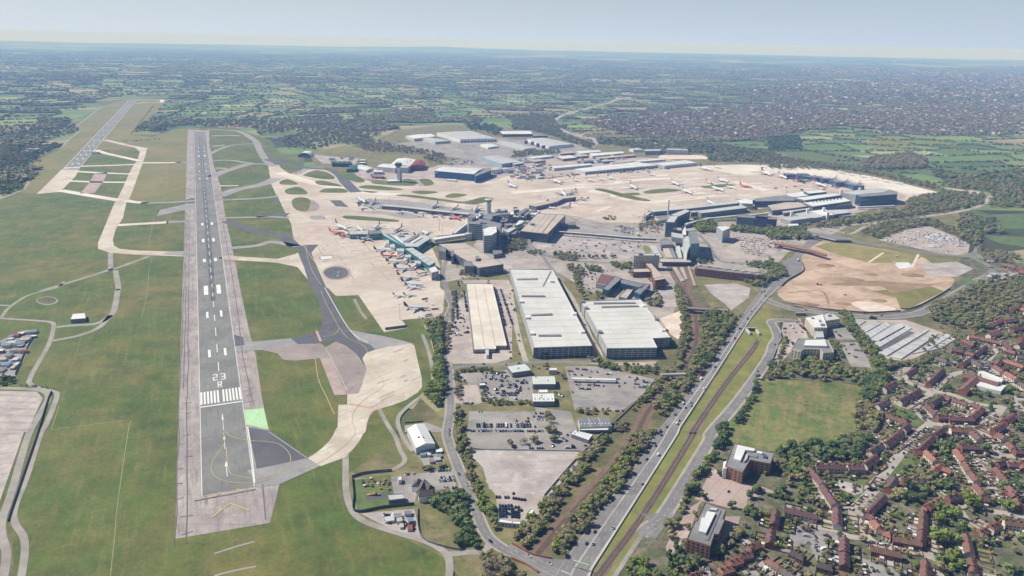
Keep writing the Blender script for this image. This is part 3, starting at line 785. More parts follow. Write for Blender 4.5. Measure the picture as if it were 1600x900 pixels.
for t, k in ((.14, 0), (.33, 1), (.55, 2), (.7, 3), (.86, 4)): LANES[k] = off(RL, RR, t)
# low concrete wall along its right side
wl = Thing('roadside_wall', RR[10], 'long low pale concrete wall between the wide main road and the tram line verge', 'wall')
wl.part('wall_panel', MB().wall([Vector((p.x, p.y)) for p in off(RL, RR, 1.0)[:56]], 1.2, 0, 1.3), 'roofgrey')
mark('pale_footway', MB().ribbon(off(RL, RR, .972), 2.2, 2.1 * LV), 'lotlight')
ROADS = {}
def road(key, s, w, m='road', lv=1.6, edges=True, centre=True, foot=0):
 if foot: strip('pavement', s, w + foot * 2, 'roadlight', lv - .15)
 pts = strip('road', s, w, m, lv)
 if edges:
  for sg in (-1, 1): mark('road_edge_line', MB().ribbon(pts, .25, (lv + .6) * LV, off=sg * (w / 2 - .4)), 'dimwhite')
 if centre: mark('road_centre_marking', MB().dashes(pts, .3, (lv + .6) * LV, 4, 6), 'dimwhite')
 ROADS[key] = pts
 return pts
road('parallel road', 'F 1000,835 B2 850,600 940,530 1080,310 1230,60 L2 1250,900 1420,700 1600,440 L3 30,360 60,310 40,250 20,215 60,203 200,205', 11.5, lv=1.9, foot=2.2)
surf('road_junction', 'B2 800,505 860,518 930,500 1010,480 1000,540 960,580 900,670 840,650 860,590 850,545', 'road', 2.1)
road('footpath', 'B2 640,905 760,720 850,590', 4, 'path', 1.7, False, False)
road('site road', 'L3 -20,70 120,122 300,150 520,172 700,182 860,172 1000,135 1240,0 M3 1300,860 1440,800', 15, lv=1.8, foot=2)
road('old road', 'L1 1195,20 1205,60 1225,110 1200,170 1180,230 1172,300 1175,430 1205,505 1212,600 1215,760 1195,900 B1 1205,60 1240,160 1310,340 1370,480 1440,640 1530,720 1600,755 B2 0,735 120,800 250,870 340,910', 9.5, lv=1.7, foot=1.5)
road('old road north', 'L1 1195,20 M1 1170,820 1180,760 1200,700', 8, lv=1.7)
road('garage road', 'L1 1205,505 1300,490 1500,478 1600,478 L2 60,468 300,462 450,465 560,440', 9, lv=1.65)
road('garage lane', 'L2 90,470 50,340 20,200 0,90 M1 1590,880', 8, 'roadlight', 1.62, False)
road('lane between garages', 'M2 190,720 260,800 330,900 L2 370,50 440,190 500,330 545,400 550,450', 7.5, 'roadlight', 1.62, False)
road('perimeter road', 'B0 130,920 150,800 155,700 140,640 95,570 90,480 170,270 250,20 L0 290,850 355,680 330,645 270,635 190,600 190,560 250,450 310,340 335,240 320,215 240,205 0,190 -120,185', 6, 'path', 1.5, False, False)
road('left lane', 'B0 15,940 40,760 10,640 15,540 70,380 170,40 L0 230,820 300,690 270,645 180,632 0,625', 7, 'path', 1.4, False, False)
road('pub perimeter road', 'L1 555,900 B1 560,160 560,260 565,380 600,490 680,560 850,620 1050,680 1150,730 1200,780 1210,860 1200,930', 6.5, 'path', 1.5, False, False)
road('gate lane', 'B1 1200,765 1290,755 1420,745 1460,700', 7, 'path', 1.45, False, False)
road('security road', 'L1 770,755 820,850 870,930 B1 900,110 930,170 900,210 830,240 700,255 600,270', 5, 'path', 1.45, False, False)
road('patrol road', 'L1 1030,690 1000,700 900,790 890,860 930,950 B1 980,120', 5, 'path', 1.45, False, False)
road('patrol road north', 'L1 1040,290 1080,400 1100,500 1110,600', 5, 'taxigrey', 1.45, False, False)
road('approach road', 'M3 220,545 420,520 600,495 850,472 1000,450 1180,425 1330,385 1400,325 1500,280', 13, 'roadlight', 1.8)
road('slip road', 'M3 240,560 420,575 520,600 800,650 1100,690 1250,700 1310,660 1300,625', 12, 'road', 1.75)
road('slip road', 'M3 250,545 430,548 520,560 600,520 700,490', 8, 'roadlight', 1.7, False)
road('distant motorway', 'M3 1500,280 T3 1600,880', 10, 'roadlight', 1.7, False, False)
road('eastern road', 'M3 1250,700 1360,750 1400,790 1330,850 1260,880', 11, 'road', 1.7)
road('eastern road', 'M3 1380,770 1500,790 1600,800 1700,810', 9, 'road', 1.7, True, False)
road('country motorway', 'T2 780,400 700,430 640,470 560,495 450,525 370,545 300,570 265,600 280,630 340,665 430,690 520,715 500,760', 24, 'lotlight', 1.0, False, False)
road('hangar road', 'M1 1010,225 1030,260', 12, 'taxigrey', 2.2, False, False)
road('terminal road', 'M2 60,640 180,690 230,760 320,860', 9, 'road', 1.7)
road('terminal road', 'M2 240,700 420,735 760,745 920,735', 9, 'road', 1.7, True, False)
road('station road', 'M2 1160,560 1220,620 1270,700 1340,740 1600,740 M3 0,690', 9, 'road', 1.7, True, False)
surf('bridge_road_bottom', 'F 790,860 B2 0,690 120,755 250,790 330,800 300,900 180,905 0,790', 'road', 2.1)
# ---- car parks and yards
LOTS = {}
def lot(key, s, m='lot', lv=1.3):
 surf('car_park_surface', s, m, lv + (len(LOTS) * 7 % 11) * .05); LOTS[key] = 1
lot('A', 'L1 1220,100 1300,60 1330,0 M1 1280,850 1580,850 L1 1600,0 L1 1600,440 1500,470 1230,475 1200,440', 'lotpink')
lot('garage apron', 'M1 1600,830 1600,700 1340,690', 'lotlight')
lot('B', 'Y1 110,290 480,280 620,250 660,300 870,320 900,560 700,580 400,570 330,480 250,420 130,380', 'lot')
lot('B2', 'Y1 60,420 300,410 340,520 370,590 280,620 80,600', 'lotpink')
lot('C', 'L2 330,490 520,490 700,530 900,570 880,620 700,760 640,770 390,760', 'lot')
lot('D', 'Y2 220,20 1000,20 1100,200 1290,240 1500,290 1530,440 1050,430 400,410 200,400 200,260', 'lot')
lot('D2', 'Y1 900,640 1280,690 1350,900 1000,900', 'lot')
lot('E', 'Y2 190,430 450,420 1050,430 1480,445 1380,540 1050,900 430,830 360,600', 'lotlight', 1.35)
lot('F', 'Y2 500,770 960,770 930,870 1080,900 B2 130,560 60,600 B1 1510,560 1500,400 1430,300', 'lotpink', 1.3)
lot('G', 'Y3 400,780 480,600 700,740 1000,800 1150,860 Y4 860,100 820,220 600,180 420,130 300,100', 'taxipink', 1.3)
lot('G2', 'Y4 230,200 400,100 350,160 230,500 90,640 200,830 50,800 0,600 60,480 120,420 150,340', 'taxipink', 1.25)
lot('G3', 'Y4 620,280 780,280 740,420 640,500 560,600 450,600', 'taxipink', 1.25)
lot('site', 'F 1212,458 1228,473 1275,483 1360,489 1407,487 1430,478 1455,470 1487,447 1492,437 1478,428 1445,403 1400,393 1340,383 1285,376 1265,388 1253,400 1253,428 1232,440', 'sand', 1.2)
lot('vans', 'M3 690,600 850,540 1000,513 1150,570 1262,630 1250,680 1160,702', 'lotpink')
lot('slabs', 'L3 530,190 640,200 860,200 1190,310 870,460 720,440 600,300', 'lotpink')
lot('office', 'L3 440,340 560,340 660,500 520,490', 'lot'); lot('office2', 'L3 380,255 490,240 545,325 430,320', 'lot')
lot('office3', 'L3 100,200 200,190 260,330 140,400 60,500 0,490 60,370', 'lotpink')
lot('T3 park', 'M2 150,620 280,580 330,560 880,600 880,660 720,715 640,720 300,690 160,660', 'lotlight')
lot('T park2', 'M2 330,480 480,480 780,520 790,570 620,575 340,545', 'lot')
lot('T park3', 'M2 0,720 160,715 160,780 0,785', 'lotpink')
lot('hotel park', 'M2 450,760 560,750 620,800 560,850 450,850', 'lotpink')
lot('hotel park2', 'Z8 980,450 1120,450 1200,660 1040,665', 'lotlight')
lot('T2 park', 'M2 1360,560 1600,580 M3 0,600 120,600 40,690 M2 1450,735 1330,720 1280,670 1400,620', 'lotpink')
lot('pale yard', 'M2 1200,880 1400,870 L2 1490,0 1480,60 1370,140 1330,100 1250,40', 'lotlight')
lot('pale yard2', 'L2 925,190 1060,140 1075,200 1050,330 990,290', 'sandpale')
lot('pale yard3', 'L2 380,470 900,460 900,490 560,480', 'lotpink', 1.25)
lot('pub', 'B1 600,290 850,280 1230,235 1260,380 1000,400 990,460 620,490', 'lot')
lot('pub2', 'B1 650,510 990,480 1030,660 850,610', 'lotlight')
lot('store', 'B1 940,20 1120,40 1180,190 1050,210 990,110', 'lot'); lot('store2', 'L1 930,860 1060,840 1170,880 1180,900 930,900', 'lot', 1.25)
surf('waste_ground', 'L1 920,840 1030,690 1150,800 1060,830', 'scrub', 1.3)
surf('yard_verge', 'F -300,498 0,498 82,505 78,520 46,590 50,602 84,606 84,640 -300,640', 'airgrass', .2)
lot('yard', 'L0 -200,330 0,330 150,265 240,258 100,550 0,556 -200,600', 'lot')
surf('lane_verge', 'F -300,600 50,600 92,620 60,740 28,810 40,850 30,1000 -300,1000', 'airgrass', .1)
lot('long stay', 'L0 -300,640 230,648 268,690 170,900 B0 150,0 0,430 -100,800 -300,800', 'gravel')
lot('cargo', 'M2 0,100 250,70 700,80 960,90 1160,130 880,190 300,200 0,230', 'lotpink', 1.25)
lot('industrial', 'T1 840,745 1000,720 1500,700 T2 400,740 500,780 0,880 T1 1600,900 1180,860 1290,830', 'lot', 1.2)
lot('hangars', 'M1 600,160 760,150 1080,150 1150,130 1600,130 1600,230 1480,235 1180,240 1110,250 1030,220 900,235 640,215', 'lotpink', 1.25)
lot('fire', 'T1 330,800 480,820 640,830 620,870 420,860', 'lotlight', 1.25)
lot('t2 front', 'M3 0,330 420,290 800,300 870,330 700,400 560,430 300,460 130,510 0,520', 'lotpink', 1.7)
lot('left lake yard', 'T0 60,735 320,735 300,750 100,755', 'gravel', .6)
surf('cargo_field', 'T2 930,810 1190,810 1245,835 900,835', 'sandpale', 1.2)
surf('site_track', 'M3 450,790 700,840 980,850 1000,880 700,890 440,880', 'earth', 1.5, True)
surf('site_grass', 'M3 290,640 400,610 740,665 970,700 900,745 640,745 430,690', 'dryolive', 1.6)
surf('site_grass', 'L3 640,20 1020,-10 1100,20 880,130 830,130 800,60', 'fargrass', 1.6)
surf('site_rubble', 'L3 520,95 620,85 800,130 700,150 600,140', 'sandpale', 1.65, True)
surf('site_rubble', 'M3 780,740 880,740 900,770 820,780', 'roofwhite', 1.65)
surf('site_yard', 'M3 945,750 1180,735 1285,780 1180,830 1000,825', 'lotlight', 1.65)
strip('site_track', 'L3 120,30 330,20 380,100', 4, 'earth', 1.7)
surf('site_mound', 'M3 420,870 660,855 1000,875 1130,860 L3 800,30 700,-10 420,-15', 'earth', 1.7, True)
for s in ('M3 940,690 900,770', 'M3 720,680 630,740'): strip('site_path', s, 5, 'sandpale', 1.8)
surf('green_roundabout', 'M3 1200,850 1260,845 1310,870 1250,890', 'lawn', 2, True)
surf('farm_field', 'M3 1330,568 1600,580 1700,590 1700,660 1440,620', 'lawn', .8); surf('farm_field', 'M3 1400,440 1600,435 1700,440 1700,500 1440,490', 'lawn', .8)
surf('farm_field', 'M3 790,165 990,150 1190,190 1050,205', 'lawn', .8); surf('farm_field', 'M3 1060,205 1340,205 1180,235', 'lawn', .8)
surf('farm_field', 'M3 70,50 280,35 640,90 540,140 230,110', 'lawn', .8); surf('sand_patch', 'M3 1090,270 1340,300 1330,320 1180,305', 'gravel', .9)
surf('golf_fairway', 'T3 620,740 700,690 880,700 900,740 800,780 660,770', 'verge2', .5, True); surf('golf_fairway', 'T3 930,700 1000,700 1210,745 1150,755', 'verge2', .5)
for s in ('T1 340,790 560,750 700,770 600,800 400,800', 'T1 700,800 1060,820 1050,840 820,850'): surf('rough_field', s, 'fargrass', .6)
surf('field', 'T1 10,660 120,650 260,665 240,690 20,690', 'lawn', .6); surf('field', 'T2 390,650 780,665 950,715 900,730 640,700', 'verge', .6)
surf('car_storage', 'T1 840,745 960,750 1400,790 1400,840 1190,820', 'taxipurple', 1.3)
strip('drain', 'B0 235,0 150,240 40,500 60,600 75,900', 3, 'scrub', 1.0)
surf('play_lawn', 'B1 605,300 840,270 860,380 820,470 630,485', 'lawn', 1.6); surf('play_surface', 'B1 683,388 808,376 812,415 690,430', 'taxidark', 1.8)
surf('rubble_circle', ellipse('L0 295,80', (17, 6.6)), 'path', 1.2); surf('rubble_circle', ellipse('L0 293,78', (15, 5.5)), 'scrub', 1.3)
# railway lines
def offs(pts, d):
 out = []
 for i, p in enumerate(pts):
  t = pts[min(i + 1, len(pts) - 1)] - pts[max(i - 1, 0)]
  t.normalize(); out.append(Vector((p.x - t.y * d, p.y + t.x * d, 0)))
 return out
def track(s, z, m='rail', sleepers=True):
 pts = smooth(GP(s), 8)
 mb = MB()
 for sg in (-.75, .75): mb.ribbon(offs(pts, sg), .22, z)
 mark('rails', mb, m)
 mb = MB().ribbon(pts, 2.6, z - .06); mark('track_bed', mb, 'ballast3')
 return pts
M['ballast3'] = mk('sleepers', '5d4f43', '6a5a4b', None, scale=.3, fine=1, amp=.2)
for s in ('B2 135,780 360,510 565,290 745,60 L2 845,765 985,605 1098,455 1146,330 1143,180 1100,80 1065,0 M2 1040,850 990,760', 'B2 165,770 380,520 585,300 760,65 L2 860,765 1000,610 1110,455 1158,330 1155,180 1115,80 1080,0 M2 1080,860 1050,760'):
 track(s, 1.35 * LV + .1)
for s in ('B2 520,905 820,500 1110,30 L2 1125,890 1325,600 1505,372 1522,335', 'B2 550,905 845,500 1135,30 L2 1150,890 1345,600 1520,380 1535,330'):
 track(s, 1.6 * LV + .1)
rp = smooth(GP('M2 270,545 180,555 110,590 110,620 170,665 240,690 300,700', 5), 6)
t_ = Thing('curved_ramp', rp[10], 'curved grey ramp road sweeping down from the tan roofed terminal car park', 'ramp'); m_ = MB(); w_ = MB()
for i in range(len(rp) - 1):
 a, b = rp[i], rp[i + 1]; d_ = (b - a).normalized(); n_ = Vector((-d_.y, d_.x, 0)) * 4.5; z_ = 6 * (1 - i / len(rp)) + .4
 m_.prism([a - n_, b - n_, b + n_, a + n_], 0, z_)
 for s_ in (-1, 1): w_.prism([a + n_ * s_, b + n_ * s_, b + n_ * s_ * .93, a + n_ * s_ * .93], z_, z_ + 1)
t_.part('deck', m_, 'road'); t_.part('parapet', w_, 'roofgrey')
# ------------------------------------------------------------------ buildings
def inset(poly, d):
 c = cen(poly); out = []
 for p in poly:
  v = Vector((p[0] - c.x, p[1] - c.y)); l = v.length
  out.append(Vector((c.x + v.x * (l - d) / l, c.y + v.y * (l - d) / l, 0)))
 return out
def ccw(p):
 a = sum(p[i][0] * p[(i + 1) % len(p)][1] - p[(i + 1) % len(p)][0] * p[i][1] for i in range(len(p)))
 return list(p) if a > 0 else list(reversed(p))
def facade(mb, p, z0, z1, floors, bay, wfrac=.6, hfrac=.5, pr=.12):
 """window openings round the outline: glazed boxes standing pr proud of the wall, bay by bay"""
 p = ccw(p); n = len(p); fh = (z1 - z0) / floors
 for i in range(n):
  a, b = Vector(p[i][:2]), Vector(p[(i + 1) % n][:2])
  L = (b - a).length
  if L < 3: continue
  d = (b - a) / L; nn = Vector((d.y, -d.x))
  k = max(1, int(L / bay)) if bay else 1
  bw = L / k
  for f in range(floors):
   zb = z0 + fh * (f + (1 - hfrac) / 2); zt = zb + fh * hfrac
   for j in range(k):
    ww = wfrac if bay else .96
    s, e = a + d * bw * (j + (1 - ww) / 2), a + d * bw * (j + (1 + ww) / 2)
    o = nn * pr
    v = [(s.x, s.y, zb), (e.x, e.y, zb), (e.x, e.y, zt), (s.x, s.y, zt), (s.x + o.x, s.y + o.y, zb), (e.x + o.x, e.y + o.y, zb), (e.x + o.x, e.y + o.y, zt), (s.x + o.x, s.y + o.y, zt)]
    mb.add(v, [(4, 5, 6, 7), (0, 4, 7, 3), (5, 1, 2, 6), (7, 6, 2, 3)])
def lerp2(p, u, v):
 """bilinear on a quad p0 p1 p2 p3"""
 return p[0].lerp(p[1], u).lerp(p[3].lerp(p[2], u), v)
BLD = {}
def bld(name, label, cat, roof, h, wall='roofgrey', top='roofgrey', floors=0, bay=4, wf=.6, hf=.45, glass='glass', par=.8, seams=0, units=0, group=None, key=None, z0=0, seamcol='roofdark', roofz=None, bands=None, lights=0, inner=1.0):
 p = ccw(GP(roof, h) if isinstance(roof, str) else roof)
 t = Thing(name, cen(p), label, cat, group)
 t.part('wall', MB().prism(p, z0, h, top=(z0 > 0), bottom=(z0 > 0)), wall)
 t.part('roof', MB().prism(inset(p, .5 * inner), h, h + .25), top)
 if par:
  mb = MB(); pi_ = inset(p, .45)
  for i in range(len(p)):
   j = (i + 1) % len(p)
   a, b, c, d = p[i], p[j], pi_[j], pi_[i]
   mb.add([(a.x, a.y, h), (b.x, b.y, h), (c.x, c.y, h), (d.x, d.y, h), (a.x, a.y, h + par), (b.x, b.y, h + par), (c.x, c.y, h + par), (d.x, d.y, h + par)], [(0, 1, 5, 4), (2, 3, 7, 6), (4, 5, 6, 7)])
  t.part('parapet', mb, wall)
 if floors:
  mb = MB(); facade(mb, p, z0 + .8, h - .3, floors, bay, wf, hf); t.part('windows', mb, glass, kind='stuff')
 if bands:
  mb = MB()
  for a, b in bands:
   q = ccw(p)
   for i in range(len(q)):
    u, v = Vector(q[i][:2]), Vector(q[(i + 1) % len(q)][:2]); L = (v - u).length
    if L < 3: continue
    d = (v - u) / L; nn = Vector((d.y, -d.x)) * .1
    mb.add([(u.x + nn.x, u.y + nn.y, a), (v.x + nn.x, v.y + nn.y, a), (v.x + nn.x, v.y + nn.y, b), (u.x + nn.x, u.y + nn.y, b)], [(0, 1, 2, 3)])
  t.part('cladding_band', mb, glass)
 q4 = p if len(p) == 4 else None
 if seams and q4:
  e = max((q4[1] - q4[0]).length, 1); f = max((q4[3] - q4[0]).length, 1)
  mb = MB(); long_first = e > f
  for k in range(1, seams):
   u = k / seams
   a, b = (lerp2(q4, u, .01), lerp2(q4, u, .99)) if long_first else (lerp2(q4, .01, u), lerp2(q4, .99, u))
   d = (b - a).normalized(); n_ = Vector((-d.y, d.x, 0)) * .35
   mb.prism([a - n_, b - n_, b + n_, a + n_], h + .26, h + .5)
  t.part('roof_seams', mb, seamcol, kind='stuff')
 if lights and q4:
  mb = MB(); q = random.Random(hash(label) & 0xffff if False else len(label))
  for k in range(lights):
   c = lerp2(q4, (k % 6 + .5) / 6, (k // 6 + .5) / max(1, math.ceil(lights / 6)))
   mb.box((c.x, c.y, h + .26), (2.5, 5, .35))
  t.part('rooflights', mb, 'roofwhite', kind='stuff')
 if units:
  q = random.Random(len(label) * 7 + int(h * 10))
  for k in range(units):
   c = lerp2(q4, q.uniform(.15, .85), q.uniform(.15, .85)) if q4 else cen(p) + Vector((q.uniform(-6, 6), q.uniform(-6, 6), 0))
   t.part('roof_plant', MB().box((c.x, c.y, h + .25), (q.uniform(3, 9), q.uniform(3, 7), q.uniform(1.5, 3.5)), q.uniform(0, .3)), 'rooffelt' if q.random() < .5 else 'roofgrey')
 if key: BLD[key] = (t, p)
 return t, p
def gable(t, a, b, w, eave, ridge, wallm, roofm, hip=0.0, ov=.35, names=('wall', 'roof')):
 """a,b: ground points of the ridge ends"""
 a, b = Vector(a[:2]), Vector(b[:2]); d = (b - a).normalized(); n = Vector((-d.y, d.x))
 c = [a - n * w / 2, b - n * w / 2, b + n * w / 2, a + n * w / 2]
 mb = MB().prism(c, 0, eave, top=False)
 if not hip:
  mb.add([(*c[0], eave), (*c[3], eave), (*a, ridge)], [(0, 1, 2)]); mb.add([(*c[1], eave), (*c[2], eave), (*b, ridge)], [(0, 2, 1)])
 t.part(names[0], mb, wallm)
 wo = w / 2 + ov; zo = eave - ov * (ridge - eave) / (w / 2)
 A, B = a - d * ov, b + d * ov
 ra, rb = (A, B) if not hip else (A + d * hip, B - d * hip)
 e = [A - n * wo, B - n * wo, B + n * wo, A + n * wo]
 v = [(*e[0], zo), (*e[1], zo), (*e[2], zo), (*e[3], zo), (*ra, ridge), (*rb, ridge)]
 v += [(x, y, z - .22) for x, y, z in v]
 f = [(0, 1, 5, 4), (2, 3, 4, 5), (6 + 4, 6 + 5, 6 + 1, 6), (6 + 5, 6 + 4, 6 + 3, 6 + 2), (0, 6, 7, 1), (2, 8, 9, 3)]
 if hip: f += [(3, 0, 4), (1, 2, 5)]
 else: f += [(0, 4, 10, 6), (4, 3, 9, 10), (1, 7, 11, 5), (5, 11, 8, 2)]
 t.part(names[1], MB().add(v, f), roofm)
 return c
# --- the two big multi-storey car parks and the long cream deck
def deck_park(label, roof, h, floors, key, top, slab=1.0, side=None):
 p = ccw(GP(roof, h))
 t = Thing('multistorey_car_park', cen(p), label, 'car park')
 fh = h / floors
 for k in range(floors):
  t.part('deck', MB().prism(p, fh * (k + 1) - slab, fh * (k + 1), bottom=True), top if k == floors - 1 else 'roofgrey')
 deck_shade = inset(p, 2.0)
 t.part('deck_shade', MB().prism(deck_shade, 0, h - 1.6, top=False), 'glassblue')  # solid dark block standing in for the shade inside the open decks
 if side is not None:
  e = GP(side, h); nn = (e[1] - e[0]).normalized(); nn = Vector((-nn.y, nn.x, 0)) * .5; t.part('side_cladding', MB().prism([e[0], e[1], e[1] - nn, e[0] - nn], 2, h + .8), 'roofwhite')
 mb = MB()
 for i in range(len(p)):
  a, b = p[i], p[(i + 1) % len(p)]; L = (b - a).length; n = max(1, int(L / 8))
  for j in range(n + 1):
   c = inset([a.lerp(b, j / n)], 0)[0] if False else a.lerp(b, j / n)
   mb.box((c.x, c.y, 0), (.9, .9, h + .6))
 t.part('columns', mb, 'roofgrey', kind='stuff')
 par = MB().wall(p + [p[0]], .3, h, h + 1.2); t.part('parapet', par, 'roofgrey')
 return t, p
t, p = deck_park('long narrow pale green multi storey car park with three slanting ramps on its roof deck', 'F 796,421 863,422 925,541 834,544', 15, 5, 'g1', 'deckpale', .5, 'F 834,544 796,421')
for s, hh in (('M2 30,845 160,840 160,850 30,852', 1), ('L2 60,50 205,50 205,58 60,56', 1.6), ('L2 120,168 250,163 250,172 120,176', 1.6), ('L2 165,297 305,295 305,304 165,304', 1.6), ('M2 240,795 246,797 196,892 190,890', .8)):
 q = GP(s, 15); t.part('ramp', MB().prism(q, 15, 15 + hh), 'rooffelt')
for s in ('L2 40,90 60,80 70,100', 'L2 80,190 100,180 110,200', 'L2 110,290 130,280 140,300', 'L2 430,275 445,270 450,292', 'L2 375,160 395,155 402,185', 'M2 230,855 250,850 262,880'):
 q = GP(s, 15); c = cen(q); t.part('stair_tower', MB().box((c.x, c.y, 0), (6, 8, 18)), 'roofwhite')
mb = MB()
for k in range(1, 14):
 a, b = lerp2([p[0], p[1], p[2], p[3]], 0.02 if False else .02, k / 14), lerp2(p, .98, k / 14)
 d = (b - a).normalized(); n_ = Vector((-d.y, d.x, 0)) * .3; mb.prism([a - n_, b - n_, b + n_, a + n_], 15.01, 15.16)
for k in (1, 2):
 a, b = lerp2(p, k / 3, .02), lerp2(p, k / 3, .98); d = (b - a).normalized(); n_ = Vector((-d.y, d.x, 0)) * .3; mb.prism([a - n_, b - n_, b + n_, a + n_], 15.01, 15.15)
t.part('deck_joints', mb, 'roofgrey', kind='stuff')
t, p2 = deck_park('wide pale multi storey car park with white left wall and notched corner', 'L2 430,85 800,72 990,312 878,318 908,376 595,380', 15, 5, 'g2', 'deckpale', .9, 'L2 595,380 430,85')
for s in ('L2 510,93 770,92 775,100 510,102', 'L2 560,118 790,112 790,119 560,124'):
 t.part('ramp', MB().prism(GP(s, 15), 15, 16.4), 'rooffelt')
for s in ('L2 465,130', 'L2 550,280', 'L2 825,115', 'L2 945,268', 'L2 905,200', 'L2 440,90'):
 c = G(P(s)[0], 15); t.part('stair_tower', MB().box((c.x, c.y, 0), (6, 8, 17.6)), 'roofwhite' if s[3:6] in ('825', '945') else 'roofdark')
mb = MB(); q4 = GP('L2 430,85 800,72 990,370 595,380', 15)
for k in range(1, 11):
 if k < 8: a, b = lerp2(q4, .02, k / 11), lerp2(q4, .97, k / 11)
 else: a, b = lerp2(q4, .02, k / 11), lerp2(q4, .78, k / 11)
 d = (b - a).normalized(); n_ = Vector((-d.y, d.x, 0)) * .3; mb.prism([a - n_, b - n_, b + n_, a + n_], 15.01, 15.16)
for u in (.25, .5, .72): 
 a, b = lerp2(q4, u, .03), lerp2(q4, u, .97); d = (b - a).normalized(); n_ = Vector((-d.y, d.x, 0)) * .3; mb.prism([a - n_, b - n_, b + n_, a + n_], 15.01, 15.14)
t.part('deck_joints', mb, 'roofgrey', kind='stuff')
t, p3 = deck_park('low cream decked car park with a stepped near end beside the airport road', 'F 728,443 769,444 792,541 775,541 775,546 740,547', 5, 2, 'g3', 'deckcream')
t.part('stair', MB().prism(GP('L1 1430,385 1455,385 1455,430 1440,430', 3), 0, 5.5), 'roofgrey')
mb = MB(); q4 = GP('F 728,443 769,444 792,541 740,547', 5)
for u in (.33, .66):
 a, b = lerp2(q4, u, .03), lerp2(q4, u, .97); d = (b - a).normalized(); n_ = Vector((-d.y, d.x, 0)) * .5; mb.prism([a - n_, b - n_, b + n_, a + n_], 5.01, 5.2)
t.part('deck_joints', mb, 'rooftan', kind='stuff')
# --- terminal 3 multi-storey, angled towers and hotel
t, p = bld('office_block', 'long tan roofed car park block with dark slatted sides beside the near pier', 'building', 'Z2 165,545 440,530 845,755 590,795', 16, 'roofdark', 'rooftan', 5, 5, .85, .5, 'glass', 1, 0)
mb = MB()
for k in (.25, .5, .75):
 a, b = lerp2(p, .02, k), lerp2(p, .98, k)
 d = (b - a).normalized(); n_ = Vector((-d.y, d.x, 0)) * .4; mb.prism([a - n_, b - n_, b + n_, a + n_], 16.26, 16.5)
t.part('roof_seams', mb, 'rooffelt', kind='stuff')
for s, z in (('Z2 555,680 590,680 590,710 555,712', 21), ('Z2 170,580 245,590 245,640 170,625', 18), ('Z2 430,740 510,735 540,790 440,785', 17), ('Z2 300,625 325,620 325,680 300,680', 17)):
 t.part('stair_tower', MB().prism(GP(s, z - 3), 0, z), 'roofdark')
bld('car_park_block', 'large tan roofed terminal car park with a dark round vent on its deck', 'car park', 'Z2 1200,225 1490,243 1300,440 1015,410', 20, 'roofdark', 'rooftan', 5, 6, .9, .45, 'glass', 1, 0, key='t1cp')
t, p = BLD['t1cp']
c = G(P('Z2 1145,345')[0], 20); t.part('roof_vent', MB().tube((c.x, c.y, 20.2), (c.x, c.y, 24), 6, 5, 14), 'roofdark')
a, b = G(P('Z2 1400,235')[0], 20), G(P('Z2 1245,430')[0], 20); d = (b - a).normalized(); n_ = Vector((-d.y, d.x, 0)) * 1.4
t.part('roof_groove', MB().prism([a - n_, b - n_, b + n_, a + n_], 20.26, 20.6), 'earth')
for s in ('Z2 1340,235 1190,415', 'Z2 1290,232 1130,412'):
 a, b = GP(s, 20); d = (b - a).normalized(); n_ = Vector((-d.y, d.x, 0)) * .4; t.part('roof_seam', MB().prism([a - n_, b - n_, b + n_, a + n_], 20.26, 20.5), 'rooffelt')
bld('office_tower', 'tall dark banded terminal office tower at the inner end of the piers', 'tower', 'Z2 470,290 600,280 830,330 800,400 620,345 480,335', 34, 'glassblue', 'rooffelt', 8, 0, .9, .35, 'roofgrey', 1, units=4)
bld('turret', 'round topped dark turret on the terminal office tower roof', 'turret', 'Z2 475,245 540,238 560,262 520,278 478,268', 40, 'glassblue', 'roofdark', z0=34.5, floors=1, bay=0, glass='roofgrey')
bld('hotel', 'hexagonal nine storey white banded tower in front of the terminal', 'tower', 'Z2 628,390 690,365 770,358 775,420 720,455 640,460', 36, 'roofgrey', 'roofwhite', 9, 0, .96, .5, 'glass', 1.2)
t = Thing('control_tower', G(P('M1 893,236')[0]), 'tall white stemmed airport control tower with black glazed cab', 'tower')
o = t.o
t.part('shaft', MB().box((o.x, o.y, 0), (9, 9, 44)), 'roofwhite')
t.part('lift_shaft', MB().box((o.x + 7, o.y + 3, 0), (5, 7, 38)), 'roofgrey')
t.part('base', MB().tube((o.x, o.y, 44), (o.x, o.y, 50), 5, 11, 12), 'roofdark')
t.part('cab', MB().tube((o.x, o.y, 50.02), (o.x, o.y, 58), 11.5, 10, 12), 'glass')
t.part('cab_roof', MB().tube((o.x, o.y, 58.02), (o.x, o.y, 59.2), 9.5, 7, 12), 'roofdark')
t.part('mast', MB().tube((o.x, o.y, 59.2), (o.x, o.y, 66), .35, .15, 5), 'roofgrey')
bld('tower_annexe', 'low white flat annexe at the foot of the control tower', 'building', 'M1 820,222 900,220 900,232 820,234', 5, 'roofgrey', 'roofwhite')
t = Thing('old_control_tower', G(P('Z2 690,215')[0]), 'short grey old control tower with a wide round cab above the terminal roofs', 'tower')
o = t.o; t.part('shaft', MB().tube((o.x, o.y, 0), (o.x, o.y, 28), 6, 6, 10), 'roofgrey'); t.part('cab', MB().tube((o.x, o.y, 28), (o.x, o.y, 34), 7, 10, 12), 'glassgreen'); t.part('cab_roof', MB().tube((o.x, o.y, 34), (o.x, o.y, 35.5), 11, 9, 12), 'roofgrey'); t.part('mast', MB().tube((o.x, o.y, 35.5), (o.x, o.y, 41), .3, .2, 5), 'roofgrey')
